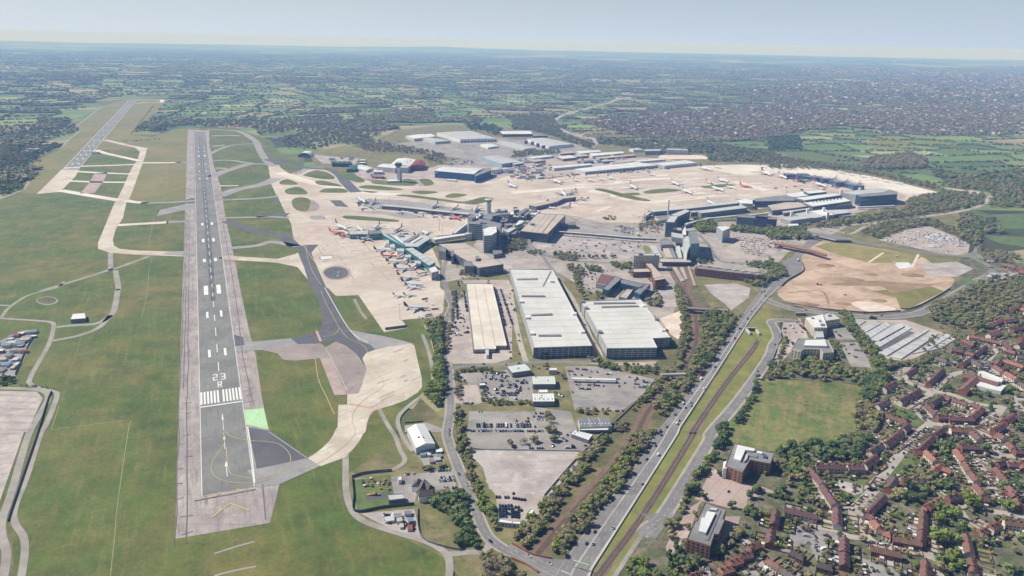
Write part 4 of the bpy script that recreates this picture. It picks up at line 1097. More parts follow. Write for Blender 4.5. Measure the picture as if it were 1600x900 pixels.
# --- piers
bld('pier', 'teal glazed pier with white roof in front of parked orange tailed airliners', 'pier', 'Z1 435,408 610,402 625,440 440,445', 10, 'glassgreen', 'roofgrey', 2, 6, .8, .4, 'glass')
bld('pier_building', 'grey boxy pier building at the elbow of the near pier', 'pier', 'Z1 630,405 765,400 780,430 650,440', 13, 'glassgreen', 'roofdark', 2, 6, .8, .4, 'glass')
bld('terminal', 'angular pale roofed terminal lounge with green glass walls behind the near stands', 'terminal', 'Z1 770,425 830,440 1250,455 1280,490 1150,575 1010,570 800,455', 13, 'glassgreen', 'roofgrey', 2, 5, .8, .4, 'glass', units=0, key='t3')
t, p = BLD['t3']
for s, m in (('Z1 1000,520 1130,450 1165,455 1050,525', 'rooffelt'), ('Z1 940,455 1000,450 1020,465 960,470', 'roofdark'), ('Z1 900,470 990,540 1010,540 930,470', 'roofwhite'), ('Z1 1080,530 1190,470 1200,475 1100,535', 'roofwhite'), ('Z1 820,440 1000,560 1020,560 850,440', 'glassgreen')):
 t.part('roof_monitor', MB().prism(GP(s, 14), 13.3, 15), m)
bld('pier', 'long straight pier with slate blue roof alongside the row of nose-in airliners', 'pier', 'Z1 1020,590 1095,580 1335,735 1270,770', 12, 'glassgreen', 'roofgrey', 2, 6, .8, .4, 'glass', seams=6)
bld('pier_end', 'pale square building at the near end of the straight pier', 'building', 'Z1 1265,795 1330,775 1370,825 1295,845', 14, 'roofgrey', 'roofwhite', 3, 6, .7, .4)
for i, s in enumerate(('Z1 805,505 850,500 855,540 815,540', 'Z1 860,545 910,545 910,580 865,575', 'Z1 930,590 1010,590 1010,620 935,615', 'Z1 1015,655 1080,655 1080,680 1020,680', 'Z1 1120,715 1185,720 1185,750 1130,745')):
 bld('boarding_bridge', 'white boxy boarding bridge of the near pier, %s from its far end' % nth(i), 'boarding bridge', s, 8, 'roofwhite', 'roofgrey', group='boarding bridges of the near pier')
bld('walkway', 'white roofed covered walkway linking the near terminal lounge to the dark office tower', 'walkway', 'Z2 80,480 440,433 445,450 130,500', 12, 'roofgrey', 'roofwhite', z0=6)
bld('walkway', 'sloping white roofed walkway climbing to the dark office tower', 'walkway', 'Z2 310,425 455,320 470,330 345,430', 12, 'roofgrey', 'roofwhite')
bld('terminal_box', 'small grey box building under the dark office tower', 'building', 'Z2 445,425 510,418 515,435 450,445', 14, 'roofgrey', 'roofgrey')
def pier(label, s, w, h, wall, top, fl=1):
 pts = GP(s, h); t = Thing('pier', pts[0], label, 'pier')
 a = MB()
 for u, v in zip(pts, pts[1:]):
  d = (v - u).normalized(); n = Vector((-d.y, d.x, 0)) * w / 2
  a.prism([u - n, v - n, v + n, u + n], 0, h)
 t.part('wall', a, wall)
 b = MB(); c = MB()
 for u, v in zip(pts, pts[1:]):
  d = (v - u).normalized(); n = Vector((-d.y, d.x, 0)) * (w / 2 + .4)
  b.prism([u - n, v - n, v + n, u + n], h, h + .5)
  facade(c, [u - n * (w / 2) / (w / 2 + .4), v - n * (w / 2) / (w / 2 + .4), v + n * (w / 2) / (w / 2 + .4), u + n * (w / 2) / (w / 2 + .4)], .5, h - .5, fl, 5, .8, .5)
 t.part('roof', b, top); t.part('windows', c, 'glass', kind='stuff')
 return t
pier('long thin grey pier running out across the middle apron', 'Z5 390,672 650,693 900,722 1290,762', 16, 9, 'roofdark', 'roofgrey', 2)
pier('short dark pier with splayed end behind the tan roofed terminal car park', 'Z7 170,595 330,560 400,530 510,515', 24, 10, 'roofdark', 'rooftan', 2)
pier('long grey pier behind the curving station roofs', 'Z3 380,200 800,160 1290,105 1440,75 1620,65', 22, 10, 'glassblue', 'roofgrey', 2)
pier('dark boxy far pier surrounded by parked airliners', 'Z4 470,222 640,245 900,295 1085,335', 30, 12, 'glassblue', 'rooffelt', 2)
for i, s in enumerate(('Z4 500,215', 'Z4 650,245', 'Z4 740,262', 'Z4 880,295', 'Z4 1060,330', 'Z4 370,215')):
 c = G(P(s)[0], 14); t = Thing('pier_block', c, 'dark square block along the far boxy pier, %s from its left end' % nth(i), 'building', 'blocks along the far pier')
 t.part('wall', MB().box((c.x, c.y, 0), (34, 30, 15)), 'glassblue'); t.part('roof', MB().box((c.x, c.y, 15), (33, 29, .4)), 'roofdark')
# --- clutter of terminal roofs
q = random.Random(12)
TERM = [('Z2 545,262 600,222 635,225 570,275', 22, 'roofwhite'), ('Z2 610,260 730,215 790,235 700,300', 18, 'rooffelt'), ('Z2 720,230 800,215 810,240 730,255', 22, 'glassblue'), ('Z2 760,185 880,180 890,195 770,205', 14, 'roofgrey'),
  ('Z2 790,240 900,235 905,255 800,262', 16, 'roofwhite'), ('Z2 810,215 910,215 920,235 830,238', 20, 'roofdark'), ('Z2 840,265 900,262 880,310 800,315', 12, 'roofdark'), ('Z2 640,305 790,320 790,335 645,320', 24, 'roofgrey'),
  ('Z2 910,205 950,205 950,235 915,238', 14, 'roofwhite'), ('Z2 940,250 1060,255 1060,268 945,262', 14, 'roofgrey'), ('Z2 970,225 1080,170 1110,178 1020,240', 14, 'roofdark'), ('Z2 1040,230 1150,180 1170,195 1080,245', 12, 'rooffelt'), ('Z2 1100,225 1170,190 1230,195 1180,240', 12, 'roofwhite'),
  ('Z2 960,345 1010,295 1060,300 1040,325 985,348', 14, 'roofwhite'), ('Z2 840,405 920,370 990,372 900,425', 12, 'roofgrey'), ('Z2 800,425 890,435 890,460 810,450', 10, 'roofgrey'), ('Z2 850,330 930,325 940,345 880,352', 10, 'rooffelt'), ('Z2 930,385 1000,380 970,440 910,440', 9, 'rooffelt'),
  ('Z2 1410,335 1600,330 1600,350 1450,350', 7, 'rooffelt'), ('Z2 1500,345 1550,318 1600,322 1600,345', 9, 'roofdark'), ('Z2 730,610 820,600 835,640 745,655', 8, 'roofdark'), ('Z2 945,165 1000,160 1010,185 955,190', 12, 'roofgrey'), ('Z2 1190,255 1200,230 1240,235 1220,262', 11, 'roofgrey')]
for i, (s, h, m) in enumerate(TERM):
 bld('terminal_block', '%s %s terminal roof block, %s of the cluster behind the banded tower' % ({'roofwhite': 'white', 'rooffelt': 'mid grey', 'glassblue': 'blue grey', 'roofgrey': 'pale grey', 'roofdark': 'dark'}[m], 'low' if h < 13 else 'raised', nth(i)), 'building', s, h, 'roofdark' if m != 'roofwhite' else 'roofgrey', m if m != 'glassblue' else 'rooffelt', 2, 5, .7, .4, units=2 if i % 3 == 0 else 0, group='roof blocks of the central terminal')
# --- station, hotels and towers
bld('station_hall', 'tall dark glass station building with grey roof beside the rail platforms', 'station', 'Z3 535,315 580,250 665,250 620,320', 34, 'glassblue', 'roofgrey', 7, 5, .7, .4, 'roofdark')
bld('station_hall', 'sloping grey glass hall behind the tall station building', 'station', 'Z3 580,240 740,180 790,200 660,260', 26, 'glassblue', 'roofgrey', 4, 6, .8, .4)
bld('office_tower', 'slim teal glass tower with grey roof above the rail tracks', 'tower', 'Z3 775,410 855,405 885,540 795,545', 34, 'glassgreen', 'rooffelt', 9, 0, .95, .4, 'glassblue', 1.2, key='teal')
bld('tower_wing', 'pale green side wall wing of the teal glass tower', 'building', 'Z3 715,480 770,455 790,545 755,640 730,600', 22, 'roofwhite', 'roofgrey', 5, 4, .6, .4, 'glassgreen')
bld('skylink', 'grey flat roofed bridge block joined to the tall station building', 'building', 'Z3 590,420 710,440 725,490 600,470', 22, 'roofdark', 'roofgrey', z0=12)
bld('hotel', 'white square seven storey hotel tower beside the curved road car park', 'hotel', 'Z3 1065,360 1150,355 1210,375 1130,410', 26, 'roofgrey', 'roofwhite', 7, 4, .7, .5, 'glassblue', 1)
bld('hotel', 'long purple grey slab building with vertical fins behind a row of trees', 'hotel', 'Z3 1270,235 1560,255 1600,262 1595,285 1280,262', 20, 'hotelpurple' if False else 'roofdark', 'rooffelt', 5, 3, .5, .8, 'glassblue', 1)
bld('hotel', 'purple clad end block of the long finned hotel', 'hotel', 'Z4 0,655 230,672 225,690 0,680', 20, '#5d5170', 'rooffelt', 4, 3, .5, .8, 'glassblue', 1)
bld('hotel', 'beige ribbed eight storey hotel block beside the rail platforms', 'hotel', 'Z8 735,112 1000,110 1003,130 738,135', 28, 'render', 'roofgrey', 8, 3, .5, .6, 'glass', 1.2, units=2)
bld('hotel_wing', 'low brick hotel wing with brown roof in front of the ribbed hotel', 'hotel', 'Z8 725,270 905,265 915,300 730,305', 10, 'brick', 'rooftan', 3, 4, .6, .5)
bld('hotel_wing', 'brick hotel wing with pitched tan roof running toward the railway', 'hotel', 'Z8 845,200 890,185 1040,345 940,375 915,280', 14, 'brick', 'rooftan', 4, 4, .5, .45)
bld('hotel_wing', 'cream fronted end block of the brick hotel', 'hotel', 'Z8 940,375 1040,345 1060,375 960,390', 17, 'brick', 'rooftan', 4, 4, .6, .5)
bld('hotel', 'long red brick hotel terrace with bay fronts and dark roof', 'hotel', 'Z3 850,775 1200,810 1560,850 1540,875 1180,838 855,800', 14, 'brick', 'rooffelt', 4, 6, .35, .45, 'glassblue', 1.2, units=0, key='brickhotel')
t, p = BLD['brickhotel']
for k in range(8):
 a = G((1088 + k * 13.5, 418 + k * 1.75), 13); t.part('bay_front', MB().box((a.x, a.y - 3, 0), (6, 5, 14)), 'brick'); 
 a = G((1095 + k * 13, 415 + k * 2), 14); t.part('roof_plant', MB().box((a.x, a.y, 14.2), (6, 4, 2)), 'roofgrey')
bld('office', 'blue grey U shaped office with dark courtyard, left wing', 'office', 'Z8 410,480 540,345 610,370 470,495', 12, 'glassblue', 'rooffelt', 3, 4, .8, .5, 'glass', 1)
bld('office', 'red brown roofed wing of the U shaped office', 'office', 'Z8 340,420 400,320 545,350 450,440', 9, 'roofgrey', 'tile_red', 2, 4, .7, .5, 'glass', 1)
bld('office', 'grey ribbed back wing of the U shaped office', 'office', 'Z8 590,370 850,430 810,470 600,420', 11, 'glassblue', 'roofdark', 3, 4, .8, .5, 'glass', 1, seams=0)
bld('office', 'dark glazed right wing of the U shaped office', 'office', 'Z8 740,500 860,425 910,430 800,540', 11, 'glassblue', 'roofdark', 3, 4, .8, .5, 'glass', 1)
bld('office', 'small tan roofed link in front of the U shaped office', 'office', 'Z8 580,560 660,480 730,485 660,580', 5, 'roofdark', 'rooftan', 1, 4, .8, .5, 'glass', 1)
# platform canopies and road bridge over the tracks
for i, s in enumerate(('Z3 370,560 430,560 500,680 455,685', 'Z3 500,575 560,560 610,685 540,685', 'Z3 570,560 600,570 650,685 615,685', 'Z3 630,565 680,560 705,685 665,685', 'Z3 690,575 720,570 760,685 735,685')):
 bld('platform_canopy', 'grey strip platform canopy beside the tracks, %s from the left' % nth(i), 'canopy', s, 6, 'roofgrey', ('roofgrey', 'rooftan', 'rooffelt', 'roofgrey', 'rooftan')[i], z0=5, par=0, group='station platform canopies')
bld('road_bridge', 'wide tan decked bridge across the railway in front of the platforms', 'bridge', 'Z3 470,692 800,700 795,735 470,730', 8, 'roofdark', 'rooftan', z0=6.5)
bld('curved_roof', 'small dark ridged roof in front of the station hall', 'building', 'Z3 475,505 550,480 620,550 490,555', 12, 'roofdark', 'rooffelt', z0=0)
for i, s in enumerate(('Z8 1140,250 1180,250 1265,390 1230,400', 'Z8 1215,250 1250,250 1300,375 1270,380', 'Z8 1295,235 1310,230 1385,440 1365,445')):
 bld('platform', 'long pale platform south of the road bridge, %s from the left' % nth(i), 'platform', s, 1.1, 'roofgrey', 'lotpink', par=0, group='rail platforms')
def tubewalk(label, s, w, h, m, legs=True, zz=6):
 pts = GP(s, h); t = Thing('covered_walkway', (pts[0].x, pts[0].y, 0), label, 'walkway')
 a = MB(); l = MB()
 for u, v in zip(pts, pts[1:]):
  d = (v - u).normalized(); n = Vector((-d.y, d.x, 0)) * w / 2
  e = d * .3
  a.prism([u - n - e, v - n + e, v + n + e, u + n - e], h - 4.2, h, bottom=True)
  L = (v - u).length; k = max(1, int(L / 25))
  for j in range(k): c = u.lerp(v, (j + .5) / k); l.box((c.x, c.y, 0), (1.2, 1.2, h - 4.2))
 t.part('tube', a, m); t.part('leg', l, 'roofgrey', kind='stuff')
 rf = MB().ribbon(pts, w * .8, h + .12); t.part('roof', rf, 'roofwhite')
tubewalk('long straight white and blue raised walkway between terminal car park and station', 'M2 275,545 500,562 760,585 900,590', 6, 9, 'glassblue')
tubewalk('bent white raised walkway from the station to the hotels', 'Z3 740,330 980,270 1270,245', 6, 10, 'roofwhite')
tubewalk('fat white tube walkway beside the teal glass tower', 'Z3 722,350 725,400 730,445', 8, 14, 'roofwhite')
tubewalk('white walkway in front of the white roofed terminal', 'Z4 1060,555 1300,545 1450,540', 6, 8, 'roofwhite')
tubewalk('thin grey walkway behind the long dark shed', 'Z3 1360,245 1600,215', 6, 10, 'roofgrey')
bld('shed', 'long dark green shed with pale blue roof beside the long grey pier', 'building', 'Z3 850,198 1340,138 1385,165 905,222', 12, 'roofdark', 'roofgrey', par=.3)
bld('shed', 'pale blue roofed link between the station hall and the long dark shed', 'building', 'Z3 790,198 880,192 890,210 800,216', 10, 'roofdark', 'roofgrey')
bld('pier_end', 'dark boxed left end of the long grey pier', 'building', 'Z3 310,232 375,200 385,215 330,250', 12, 'glassblue', 'roofgrey')
bld('shed', 'grey low store building below the left end of the long grey pier', 'building', 'Z3 420,262 560,245 570,285 470,300', 6, 'roofgrey', 'rooffelt')
t = Thing('chimney', G(P('Z3 555,260')[0]), 'thin tall grey chimney above the station hall', 'chimney'); t.part('stack', MB().tube(t.o, t.o + Vector((0, 0, 44)), 2.2, 1.8, 10), 'roofgrey')
bld('blob_building', 'white bulging roofed pod at the middle of the long grey pier', 'building', 'Z3 1290,85 1350,70 1440,95 1440,125 1330,120', 15, 'roofwhite', 'roofwhite', 2, 5, .7, .4)
t = Thing('radar_tower', G(P('M2 787,575')[0]), 'small grey round kiosk beside the raised walkway', 'kiosk'); t.part('body', MB().tube(t.o, t.o + Vector((0, 0, 6)), 4, 4, 10), 'roofgrey'); t.part('roof', MB().tube(t.o + Vector((0, 0, 6)), t.o + Vector((0, 0, 7.5)), 4.4, 1, 10), 'roofwhite')
# --- terminal 2 (white roofs)
for i, (s, h, w, m, n, lab) in enumerate((
 ('Z4 320,418 500,395 560,435 430,455 330,450', 14, 'roofdark', 'roofwhite', 2, 'white angled far left roof of the white terminal'),
 ('Z4 505,395 680,378 745,400 570,418', 20, 'glassblue', 'roofwhite', 2, 'raised white roof with dark underside on the white terminal'),
 ('Z4 410,462 830,412 905,432 520,488', 22, 'roofdark', 'roofwhite', 2, 'long white upper roof of the white terminal'),
 ('Z4 500,510 930,460 1000,495 600,552', 17, 'roofdark', 'roofwhite', 2, 'long white middle roof with domed vents of the white terminal'),
 ('Z4 585,560 1000,508 1010,525 600,578', 11, 'roofdark', 'roofgrey', 1, 'pale lower front canopy of the white terminal'),
 ('Z4 0,470 320,435 410,458 420,490 0,500', 16, 'glassblue', 'rooffelt', 3, 'dark glazed left hall of the white terminal'),
 ('Z4 130,540 330,505 480,510 580,545 400,570 180,595', 12, 'roofdark', 'rooftan', 2, 'tan wavy roof in front of the white terminal'),
 ('Z4 275,600 560,565 590,575 300,620', 8, 'roofdark', 'roofgrey', 1, 'thin grey canopy along the white terminal forecourt'),
 ('Z4 265,670 560,640 600,668 370,700', 12, 'roofgrey', 'roofgrey', 3, 'flat grey forecourt block with white stair tower'),
 ('Z4 410,628 570,600 700,660 560,680', 10, 'roofgrey', 'roofgrey', 2, 'flat pale block behind the grey forecourt block'),
 ('Z4 570,600 730,578 820,640 700,650', 10, 'roofgrey', 'roofwhite', 2, 'pale block at the middle of the forecourt'),
 ('Z4 735,590 960,580 990,615 830,635', 9, 'roofdark', 'roofgrey', 2, 'low grey block at the right of the forecourt'),
 ('Z4 345,735 440,730 455,748 355,755', 6, 'roofwhite', 'roofwhite', 1, 'small white kiosk at the corner of the forecourt'),
 ('Z4 860,640 1030,630 1035,642 870,655', 4, 'roofgrey', 'roofgrey', 0, 'narrow pale canopy above the service road'),
 ('Z4 900,410 1060,380 1400,375 1420,415 1120,445 1050,430', 24, 'roofgrey', 'roofgrey', 0, 'long grey roofed building behind the dark tower block'),
 ('Z4 1050,430 1140,418 1330,405 1400,378 1480,398 1480,425 1340,435 1110,452', 27, 'glassblue', 'rooffelt', 6, 'big dark blue glazed tower block at the right of the white terminal'))):
 bld('terminal_building', lab, 'terminal' if 'terminal' in lab else 'building', s, h, w, m, n, 5, .75, .45, 'glass', .6, key='t2_%d' % i)
t, p = BLD['t2_3']
for k in range(9):
 c = G(P('Z4 %d,%d' % (605 + k * 36, 507 - k * 4))[0], 17); t.part('roof_vent', MB().tube((c.x, c.y, 17), (c.x, c.y, 19.5), 3.4, 2, 8), 'roofdark')
for s in ('Z4 380,625', 'Z4 545,600', 'Z4 755,635', 'Z4 715,585', 'Z4 895,395', 'Z4 1090,375'):
 c = G(P(s)[0], 14); t.part('stair_tower', MB().box((c.x, c.y, 0), (6, 6, 20)), 'roofwhite')
bld('bridge', 'rust brown bridge spanning the main road by the bare earth site', 'bridge', 'M3 40,612 240,650 370,690 365,698 235,662 40,622', 9, 'brick', 'earth', z0=6.5)
bld('road_bridge', 'grey flyover at the meeting of the terminal roads', 'bridge', 'M3 245,560 420,600 520,600 500,585 260,548', 6, 'roofgrey', 'road', z0=4.5)
# --- hangars and cargo sheds
def shed(label, s, h, wall, top, seams=8, cat='warehouse', lights=0, doors=None, rise=2.0, group=None, key=None, name='warehouse'):
 p = GP(s, h); 
 t = Thing(name, cen(p), label, cat, group)
 t.part('wall', MB().prism(p, 0, h, top=False), wall)
 e, f = (p[1] - p[0]).length, (p[3] - p[0]).length
 if e >= f: q = [p[0], p[1], p[2], p[3]]
 else: q = [p[1], p[2], p[3], p[0]]
 A, B = (q[0] + q[3]) / 2, (q[1] + q[2]) / 2
 v = [(c.x, c.y, h) for c in q] + [(A.x, A.y, h + rise), (B.x, B.y, h + rise)]
 t.part('roof', MB().add(v, [(0, 1, 5, 4), (3, 4, 5, 2), (0, 4, 3), (1, 2, 5)]), top)
 mb = MB(); bb = MB()
 n = max(3, seams)
 for k in range(1, n):
  u = k / n
  r_ = A.lerp(B, u)
  for s0, s1 in ((q[0], q[1]), (q[3], q[2])):
   g = s0.lerp(s1, u); d = (B - A).normalized() * .35
   mb.add([(g.x - d.x, g.y - d.y, h + .12), (g.x + d.x, g.y + d.y, h + .12), (r_.x + d.x, r_.y + d.y, h + rise + .12), (r_.x - d.x, r_.y - d.y, h + rise + .12)], [(0, 1, 2, 3)])
 t.part('roof_seams', mb, 'rooffelt' if top in ('roofgrey',) else 'roofgrey', kind='stuff')
 if lights:
  mb = MB()
  for k in range(lights):
   u = (k + .5) / lights
   for s0, s1 in ((q[3], q[2]),):
    g = s0.lerp(s1, u).lerp(A.lerp(B, u), .5); mb.box((g.x, g.y, h + rise * .5), (1.3, 2.2, .45))
  t.part('rooflights', mb, 'roofdark' if top != 'roofdark' else 'roofwhite', kind='stuff')
 q_ = random.Random(len(label)); mb = MB()
 for k in range(int(3 + q_.random() * 5) if h >= 9 else 2):
  g = q[0].lerp(q[1], q_.uniform(.06, .94)).lerp(q[3].lerp(q[2], q_.uniform(.06, .94)), q_.uniform(.12, .88)); mb.box((g.x, g.y, h + .3), (q_.uniform(.8, 1.8), q_.uniform(.8, 1.8), rise + .3))
 t.part('roof_vents', mb, q_.choice(('roofdark', 'rooffelt')), kind='stuff')
 pc = ccw(p)
 for i in range(4):
  a, b = pc[i], pc[(i + 1) % 4]; L = (b - a).length; d = (b - a) / L; nn = Vector((d.y, -d.x, 0))
  if doors and i in doors:
   k = max(1, int(L / 14))
   for j in range(k):
    c0, c1 = a + d * L * ((j + .2) / k), a + d * L * ((j + .8) / k)
    t.part('door', MB().prism([c0, c1, c1 + nn * .25, c0 + nn * .25], 0, min(h * .6, 6)), 'glassblue' if wall != 'glassblue' else 'roofgrey')
 if key: BLD[key] = (t, p)
 return t, p
t, p = shed('large blue hangar with white roof beside the apron', 'Z6 395,512 490,470 900,490 800,548', 22, '#3c5a78', 'roofwhite', 14, 'hangar', 0, None, 3, key='bh', name='hangar')
t2_, _ = bld('hangar_wing', 'dark blue right hand side hall of the large blue hangar', 'hangar', 'Z6 800,548 900,490 985,488 985,510 820,572', 20, '#2f4a66', 'rooffelt')
for s in ('Z6 430,530', 'Z6 785,560', 'Z6 965,510'):
 c = G(P(s)[0], 17); t.part('sign_panel', MB().box((c.x, c.y - 1.5, 15), (16, .6, 4)), 'roofwhite')
c = GP('Z6 515,597 620,603 620,615 515,610', 4); bld('store', 'small white flat store in front of the large blue hangar', 'store', 'Z6 515,597 620,603 620,615 515,610', 4, 'roofwhite', 'roofwhite')
shed('white roofed hangar with dark red gable end behind the control tower', 'M1 840,128 885,90 1000,98 960,140', 18, 'roofgrey', 'roofwhite', 8, 'hangar', rise=4, name='hangar')
shed('dark red hangar hall with wide gable mouth', 'M1 958,140 1000,100 1055,112 1045,135', 16, '#7a2c2c', '#8a3a38', 6, 'hangar', rise=5, name='hangar')
shed('grey ribbed hangar left of the control tower', 'M1 755,140 800,122 890,128 870,152', 17, 'roofgrey', 'roofwhite', 6, 'hangar', name='hangar')
bld('hangar', 'grey blue hangar right behind the control tower', 'hangar', 'M1 890,125 960,130 950,150 895,148', 17, 'roofgrey', 'roofgrey', key='hg2')
bld('office', 'low white banded office before the grey ribbed hangar', 'office', 'M1 730,165 790,165 795,175 735,176', 8, 'roofgrey', 'roofwhite', 2, 4)
bld('store', 'red sided low store beside the control tower', 'store', 'M1 720,195 800,200 800,208 725,205', 5, '#8c3430', 'roofdark')
shed('white tent roofed shed left of the ribbed hangar', 'M1 605,145 660,128 735,150 690,165', 8, 'roofgrey', 'roofwhite', 6, name='shed', cat='shed')
shed('dark green hangar at the edge of the far field', 'M1 475,120 500,108 590,108 600,122', 12, '#2c4a3c', '#35503f', 4, 'hangar', name='hangar')
shed('second dark green shed beside the dark green hangar', 'M1 565,160 600,130 650,132 620,160', 9, '#37604f', '#2f5b4c', 4, name='shed', cat='shed')
t = Thing('arched_hangar', G(P('M1 313,78')[0]), 'white arched hangar with grey front by the far taxiway', 'hangar')
o = t.o; mb = MB()
for i in range(9):
 a = pi * i / 8
 for yy in (-22, 30): mb.v.append((o.x - 24 * cos(a), o.y + yy, 17 * sin(a)))
mb.f = [(2 * i, 2 * i + 2, 2 * i + 3, 2 * i + 1) for i in range(8)] ; mb.m = [0] * 8
t.part('roof', mb, 'roofwhite'); t.part('front', MB().add([(o.x - 23 * cos(pi * i / 8), o.y - 21, 16 * sin(pi * i / 8)) for i in range(9)], [tuple(range(9))]), 'glassblue')
for i, (lab, s, h, w, m, k) in enumerate((
 ('white roofed warehouse at the left of the business park', 'Z6 90,150 210,133 360,128 410,155 180,180', 11, 'roofgrey', 'roofwhite', 0),
 ('grey roofed warehouse behind car parking in the business park', 'Z6 270,180 340,162 560,200 400,212', 10, 'roofgrey', 'roofgrey', 8),
 ('largest striped grey roofed warehouse of the business park', 'Z6 415,115 770,97 1040,175 660,185', 14, 'roofwhite', 'roofgrey', 10),
 ('small white warehouse in front of the striped grey warehouse', 'Z6 870,238 1000,232 1060,255 950,270', 7, 'roofwhite', 'roofwhite', 5),
 ('long narrow grey warehouse beside the red brick one', 'Z6 1045,210 1120,200 1450,275 1330,285', 9, 'roofgrey', 'roofgrey', 12),
 ('dark red walled warehouse with cream roof', 'Z6 1070,100 1390,95 1415,128 1100,130', 12, '#6f2f30', 'roofwhite', 8),
 ('dark low wing beside the dark red warehouse', 'Z6 1415,125 1520,130 1570,148 1420,152', 9, '#5a3a3c', 'rooffelt', 4),
 ('grey warehouse with four dark loading towers', 'T2 95,708 200,700 385,740 230,755', 12, 'roofwhite', 'roofgrey', 9),
 ('wide pale warehouse behind the large blue hangar', 'Z6 880,370 1060,352 1300,418 1095,440', 13, '#8fa3b0', 'roofgrey', 10),
 ('long white cargo shed along the far apron', 'Z7 515,288 1020,230 1215,255 610,310', 10, 'roofgrey', 'roofwhite', 16),
 ('right hand white cargo shed joined to the long one', 'Z7 1180,245 1440,215 1540,235 1270,260', 11, 'roofgrey', 'roofwhite', 9),
 ('thin white cargo shed left of the long cargo shed', 'Z7 335,268 650,240 665,252 350,282', 9, 'roofgrey', 'roofwhite', 9),
 ('cream strip shed behind the long cargo shed', 'Z7 815,232 1000,214 1020,222 830,245', 7, 'roofgrey', 'rooftan', 6),
 ('far cream strip shed beside the cream strip shed', 'Z7 1045,215 1260,200 1275,208 1065,226', 7, 'roofgrey', 'roofwhite', 6),
 ('flat white roofed depot above the long cargo shed', 'Z7 645,158 920,142 935,155 670,180', 10, 'roofgrey', 'roofwhite', 8),
 ('white depot block left of the flat white depot', 'Z7 535,140 720,130 745,142 570,160', 10, 'roofgrey', 'roofwhite', 5),
 ('brown red low depot near the trees', 'Z7 400,152 500,142 525,152 410,163', 8, 'brick', 'rooftan', 4),
 ('dark walled depot with white flat roof', 'Z7 370,185 480,172 540,192 425,203', 9, 'roofdark', 'roofwhite', 4),
 ('second dark depot behind the dark walled depot', 'Z7 500,172 600,165 640,178 540,186', 8, 'brick', 'rooftan', 4),
 ('long brown depot below the flat white depot', 'Z7 690,190 1010,165 1030,175 720,202', 7, 'brick', 'rooftan', 4),
 ('pale roof at the left end of the cargo area', 'Z7 120,190 290,172 350,180 180,200', 7, 'roofgrey', 'roofwhite', 5),
 ('brown block beside the pale cargo roof', 'Z7 130,215 220,205 280,215 190,228', 7, 'roofdark', 'rooftan', 4),
 ('dark block left of the cargo strips', 'Z7 585,215 660,208 680,220 600,228', 9, 'roofdark', 'rooffelt', 3),
 ('grey green shed among the cargo blocks', 'Z7 740,215 830,208 855,218 760,226', 8, '#54706a', 'roofgrey', 3),
 ('small pale blue hangar at the left edge of the cargo area', 'Z7 0,238 60,220 100,238 20,250', 12, '#6d8598', 'roofgrey', 3),
 ('white office block by the far trees', 'Z7 975,120 1040,110 1090,128 1010,130', 9, 'roofwhite', 'roofgrey', 3))):
 p = GP(s, h)
 if len(p) == 4: shed(lab, s, h, w, m, k, 'warehouse', rise=1.2, doors=(0,) if i in (2, 9) else None)
 else: bld('warehouse', lab, 'warehouse', s, h, w, m)
for i, s in enumerate(('T2 100,720', 'T2 140,727', 'T2 175,738', 'T2 210,750')):
 c = G(P(s)[0], 13); t = Thing('loading_tower', c, 'dark loading tower on the warehouse end, %s from the left' % nth(i), 'tower', 'loading towers'); t.part('wall', MB().box((c.x - 8, c.y, 0), (14, 10, 14)), 'glassblue')
bld('office', 'white eight bay office block beside the far field', 'office', 'T2 968,768 1095,772 1100,780 968,775', 16, 'roofwhite', 'roofgrey', 4, 5, .6, .4, 'glassblue')
bld('office', 'grey blue office block beside the far trees', 'office', 'T2 828,775 925,772 930,782 832,785', 14, '#8496a5', 'roofgrey', 4, 5, .6, .4, 'glass')
for i, (x, y) in enumerate(((1010, 510), (1050, 500), (1140, 500))):
 t = Thing('storage_tank', G(P('Z6 %d,%d' % (x, y + 30))[0]), 'white cylindrical storage tank right of the blue hangar, %s from the left' % nth(i), 'tank', 'storage tanks'); o = t.o
 t.part('shell', MB().tube(o, o + Vector((0, 0, 14)), 15, 15, 16), 'roofwhite'); t.part('lid', MB().tube(o + Vector((0, 0, 14)), o + Vector((0, 0, 16.5)), 15, 2, 16), 'roofgrey')
# jumble of small sheds between hangars and cargo: each its own thing
q = random.Random(33)
SM = ['roofwhite', 'roofgrey', 'rooffelt', 'roofdark', 'rooftan', '#6d8598', '#8c4a40']
SMN = {'roofwhite': 'white', 'roofgrey': 'pale grey', 'rooffelt': 'mid grey', 'roofdark': 'dark grey', 'rooftan': 'tan', '#6d8598': 'blue', '#8c4a40': 'rust red'}
def sheds(area, n, where, s=(8, 22), hh=(3, 7), seed=1):
 q = random.Random(seed); poly = GP(area)
 pts = scatter(poly, math.sqrt(abs(sum(poly[i].x * poly[(i + 1) % len(poly)].y - poly[(i + 1) % len(poly)].x * poly[i].y for i in range(len(poly))) / 2) / n), seed)
 cnt = {}
 for (x, y) in pts:
  m = q.choice(SM); cnt[m] = cnt.get(m, 0) + 1
  w, l, h = q.uniform(*s), q.uniform(*s), q.uniform(*hh); rz = q.choice((.2, .2, 1.77)) + q.uniform(-.08, .08)
  t = Thing('small_building', (x, y, 0), '%s small building %s, %s such' % (SMN[m], where, nth(cnt[m] - 1)), 'building', 'small buildings ' + where)
  t.part('wall', MB().box((x, y, 0), (w, l, h), rz), 'roofgrey' if m != 'roofwhite' else 'rooffelt'); t.part('roof', MB().box((x, y, h), (w + .5, l + .5, .4), rz), m)
sheds('Z6 1150,520 1280,470 1600,440 1600,600 1400,620 1220,600', 26, 'right of the large blue hangar', seed=2)
